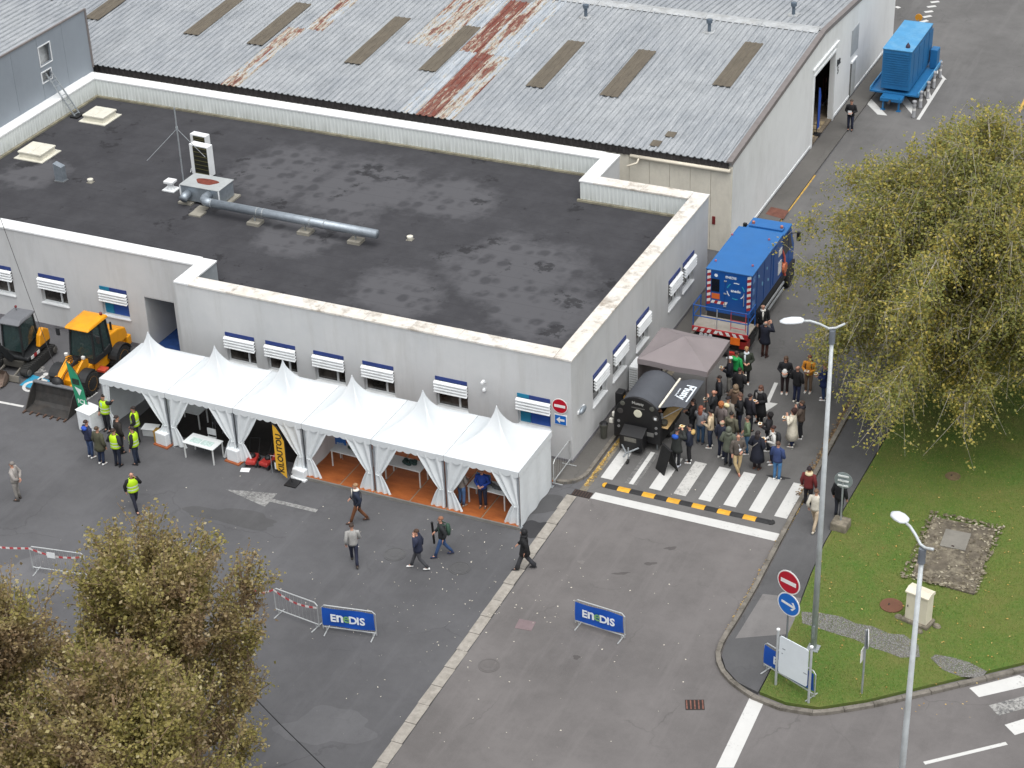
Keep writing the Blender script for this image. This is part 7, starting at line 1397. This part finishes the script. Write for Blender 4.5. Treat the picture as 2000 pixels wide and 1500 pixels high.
# ---- in the last tent
person((903, 987), 160, 'hold', 'shirt', '8d8680', '4c6a92', '9a8a7a', 'long', '3a2c26', 'person in a pale patterned sweater and jeans inside the last tent', z=.13)
person((944, 990), 10, 'hold', 'shirt', '1d3f8f', '23283a', '5a4638', 'short', '3a2a22', 'person in a blue shirt behind the pale blue panel in the last tent', z=.13)
# ---- by the warehouse and the truck
pp = person((1660, 255), 5, 'hold', 'jacket', '17171b', '20263c', BK, 'short', '4a3f38', 'person in a black jacket and jeans holding white papers outside the warehouse door')
pq = pp[1]; link('paper_sheets', MB().box(-.1, .1, -.012, 0, -.1, .12).mesh('paper_sheets', white_p), None, (pq.x+.02, pq.y-.31, 1.12), label='white papers in the hands of the person outside the warehouse', cat='paper')
person((1493, 697), 165, 'photo', 'coat', '191d2c', '4a2c24', '3a241f', 'fringe', '77726c', 'person in a long navy coat and brown trousers raising both hands beside the truck')
person((1488, 664), 40, 'stand', 'jacket', '18181c', '1d1d24', BK, 'fringe', 'a08a78', 'bald person in a black suit and white collar next to the truck platform', extra=(('scarf', 'dcd9d2'),))
# ---- right-hand pavement
person((1577, 988), 178, 'stand', 'jacket', '6b2626', '1d1b1f', '7a5a4a', 'hat', '241a20', 'person in a maroon coat with cream collar and dark hat', extra=(('collar', 'd8c9a4'),))
person((1590, 1033), 175, 'walk', 'shirt', 'c9c3b6', 'b9a78f', 'c8bfae', 'short', '6a5140', 'person in a white sweater and beige trousers behind the lamp post', z=.118)
person((1637, 1010), 170, 'stand', 'jacket', '17181b', '2a2d36', '55534f', 'short', '241d1a', 'person in black half hidden behind the round sign', z=.118)
# ---- standing group on the road
pp = person((1532, 768), 10, 'hold', 'jacket', '1c1c21', '2a1c1e', 'd8d4cc', 'long', '5a4638', 'person in a black blazer with a white bag held in front', extra=(('frontbag', 'dcdcd8'),)); 
person((1555, 786), 160, 'pocket', 'jacket', '19191c', '232a47', 'e0ddd2', 'fringe', '7a5a4c', 'person in a black jacket and dark jeans with the back turned, facing the orange sweater')
pp = person((1578, 766), 0, 'hold', 'shirt', 'd08a2c', '7a6553', 'e6e3da', 'short', '7a4a34', 'person in an orange sweater with backpack straps and beige trousers', extra=(('pack', '2a211e'),)); tray(pp, 'small tray in the hands of the person in the orange sweater')
pp = person((1608, 781), -80, 'hold', 'coat', '1c2c58', '2e4264', W_, 'long', '8a6a3c', 'person in a bright navy coat and white shoes standing behind the lamp post'); tray(pp, 'white tray held by the person in the navy coat behind the lamp post')
pp = person((1546, 872), -85, 'eat', 'long', 'd9d2c0', '232f52', 'e3e0d8', 'curly', '3a2422', 'person in a long cream coat with curly dark hair eating'); tray(pp, 'small tray held by the person in the cream coat', 'eat')
person((1563, 856), -85, 'eat', 'jacket', '5a4d45', '1b1c22', 'e6e6e4', 'short', '4a3a30', 'person in a brown jacket and white shoes beside the cream coat', extra=(('collar', '25222a'),))
pp = person((1483, 826), -20, 'hold', 'long', '17171b', '17171b', BK, 'long', '5f4034', 'person in a long black dress with brown hair holding a tray', extra=(('scarf', '7d7a78'),)); tray(pp, 'pale tray held by the person in the long black dress', col='d9c8bd')
pp = person((1500, 880), -80, 'hold', 'jacket', '1e1d22', '20222c', W_, 'curly', '171315', 'person in black with round black hair holding a tray', skin='d'); tray(pp, 'white tray held by the person with round black hair')
pp = person((1507, 906), -60, 'hold', 'shirt', 'cdccc8', '232a44', W_, 'short', '3a2624', 'person in a white top with a black and white backpack eating', skin='m', extra=(('pack', '2e2e32'),)); tray(pp, 'paper tray held by the person with the black and white backpack')
person((1517, 937), 170, 'hold', 'jacket', '33436e', '4a7aa8', 'd6d6d2', 'short', '4f3b30', 'person in a blue jacket and light blue jeans on the crossing stripe')
person((1478, 916), 170, 'pocket', 'long', '1a1d2b', '241d22', '5c3a2a', 'long', '2a2324', 'person in a long black coat with shoulder strap and brown boots', extra=(('strap', '8a857f'),))
person((1440, 922), 30, 'lean', 'jacket', '57504a', 'b49f77', '8f5a4a', None, None, 'bald person in a brown jacket and beige chinos with a badge', extra=(('badge', 'e8ecf2'),))
person((1422, 908), 175, 'pocket', 'coat', '5a5f52', '1f2430', '23231f', 'hood', '62665a', 'person in a grey green parka with dark jeans next to the crossing')
person((1458, 886), -70, 'pocket', 'shirt', '66755c', '40617f', 'c9c8c4', 'short', '4a3b34', 'person in a sage green sweater and blue jeans'); 
pp = person((1444, 842), -70, 'hold', 'jacket', '1a1b1f', '1c2034', BK, 'short', '5a4034', 'person in a black suit holding food between the green sweater and the arrow'); tray(pp, 'small tray held by the person in the black suit', col='d8b6a4')
person((1387, 874), -85, 'hold', 'shirt', 'c9b596', '272f42', 'dcd9d2', 'short', '1d191b', 'person in a beige sweatshirt and dark jeans in profile')
person((1409, 894), 165, 'stand', 'jacket', '232637', '20253a', 'dedcd6', 'fringe', 'a89a84', 'person in a dark navy sweater with fair hair behind the grey green parka')
person((1427, 878), 170, 'stand', 'jacket', '5c5a4b', '24262e', BK, 'short', '1b1715', 'person in an olive jacket with black hair in the middle of the crowd', extra=(('hoodback', '676454'),))
person((1368, 866), 175, 'eat', 'shirt', '77787c', '2f4a66', '3a3a3e', 'long', '8a4b38', 'person with reddish hair in a grey hooded top and jeans')
person((1346, 903), -80, 'hold', 'jacket', '1f2536', '17171b', W_, 'short', '1f1a1a', 'person in a navy jacket with a beige fur hood and white shoes', extra=(('hoodback', 'c4a468'),))
pp = person((1321, 910), 170, 'photo', 'coat', '2b2e2c', '2e2f33', 'c9ccd4', 'short', '2a2524', 'person in a dark green jacket with blue hood lifting both hands at the counter', extra=(('hoodback', '2253b0'),)); tray(pp, 'cream packet held up by the person with the blue hood', 'photo', 'e6d9ac')
person((1352, 852), -90, 'hold', 'jacket', '17171a', '1b1b20', BK, 'short', '2f2320', 'person in black waiting under the trailer flap')
pp = person((1393, 834), -80, 'eat', 'jacket', '26282b', '1c1e26', BK, 'fringe', '9a6a58', 'person in a dark grey jacket eating beside the trailer flap'); tray(pp, 'white tray held by the eater beside the trailer flap', 'eat')
person((1403, 806), -70, 'stand', 'jacket', '222329', '1e2026', BK, 'short', '2d2422', 'person in a charcoal jacket by the gazebo leg')
person((1436, 824), 165, 'pocket', 'coat', '6a5648', '4a3a30', '2a2420', 'hood', '7d6a55', 'person in a brown hooded coat with the back turned')
pp = person((1424, 768), -80, 'hold', 'jacket', '1a1c26', '8d8a84', '8d8a86', 'cap', 'dcdcdc', 'person in a black jacket with white headphones and grey trousers'); tray(pp, 'plate of food held by the person in grey trousers')
person((1437, 757), 165, 'stand', 'shirt', '1f9a4e', '23252c', BK, 'short', '3a2b25', 'person in a bright green hooded sweatshirt', extra=(('hoodback', '25ab58'),))
person((1456, 749), 20, 'hold', 'coat', '33392f', '1b1b20', W_, 'short', 'a87f52', 'fair haired person in a dark green coat with a white scarf', extra=(('scarf', 'd5dbe0'),))
pp = person((1443, 790), 170, 'hold', 'jacket', '201f22', '1b1c22', BK, 'short', '2c241f', 'person in a black jacket between the green sweatshirt and the brown coat'); tray(pp, 'cream tray held behind the brown hooded coat')
person((1408, 858), 160, 'stand', 'jacket', '6d6462', '4d2f33', BK, 'curly', 'a8683c', 'person with curly ginger hair and a grey brown jacket')
person((1420, 848), 170, 'stand', 'jacket', '8a857c', '4a3f38', BK, 'cap', '1f1a1e', 'person in a dark cap and grey jacket with cream hood', extra=(('hoodback', 'e2d8a8'),))
person((1463, 842), 150, 'stand', 'jacket', '23222a', '1e2028', BK, 'short', '231c20', 'person in a dark jacket right behind the black suit')
person((1379, 888), 160, 'stand', 'jacket', '25262b', '25324a', '55555a', 'short', '2a2220', 'person in a dark jacket and blue jeans next to the beige sweatshirt') if False else None
person(None, 90, 'hold', 'shirt', '2a2a2c', '23232a', BK, 'cap', '151517', 'person in a black cap serving inside the food trailer', z=.42, xy=(2.25, 2.75), h=.95)
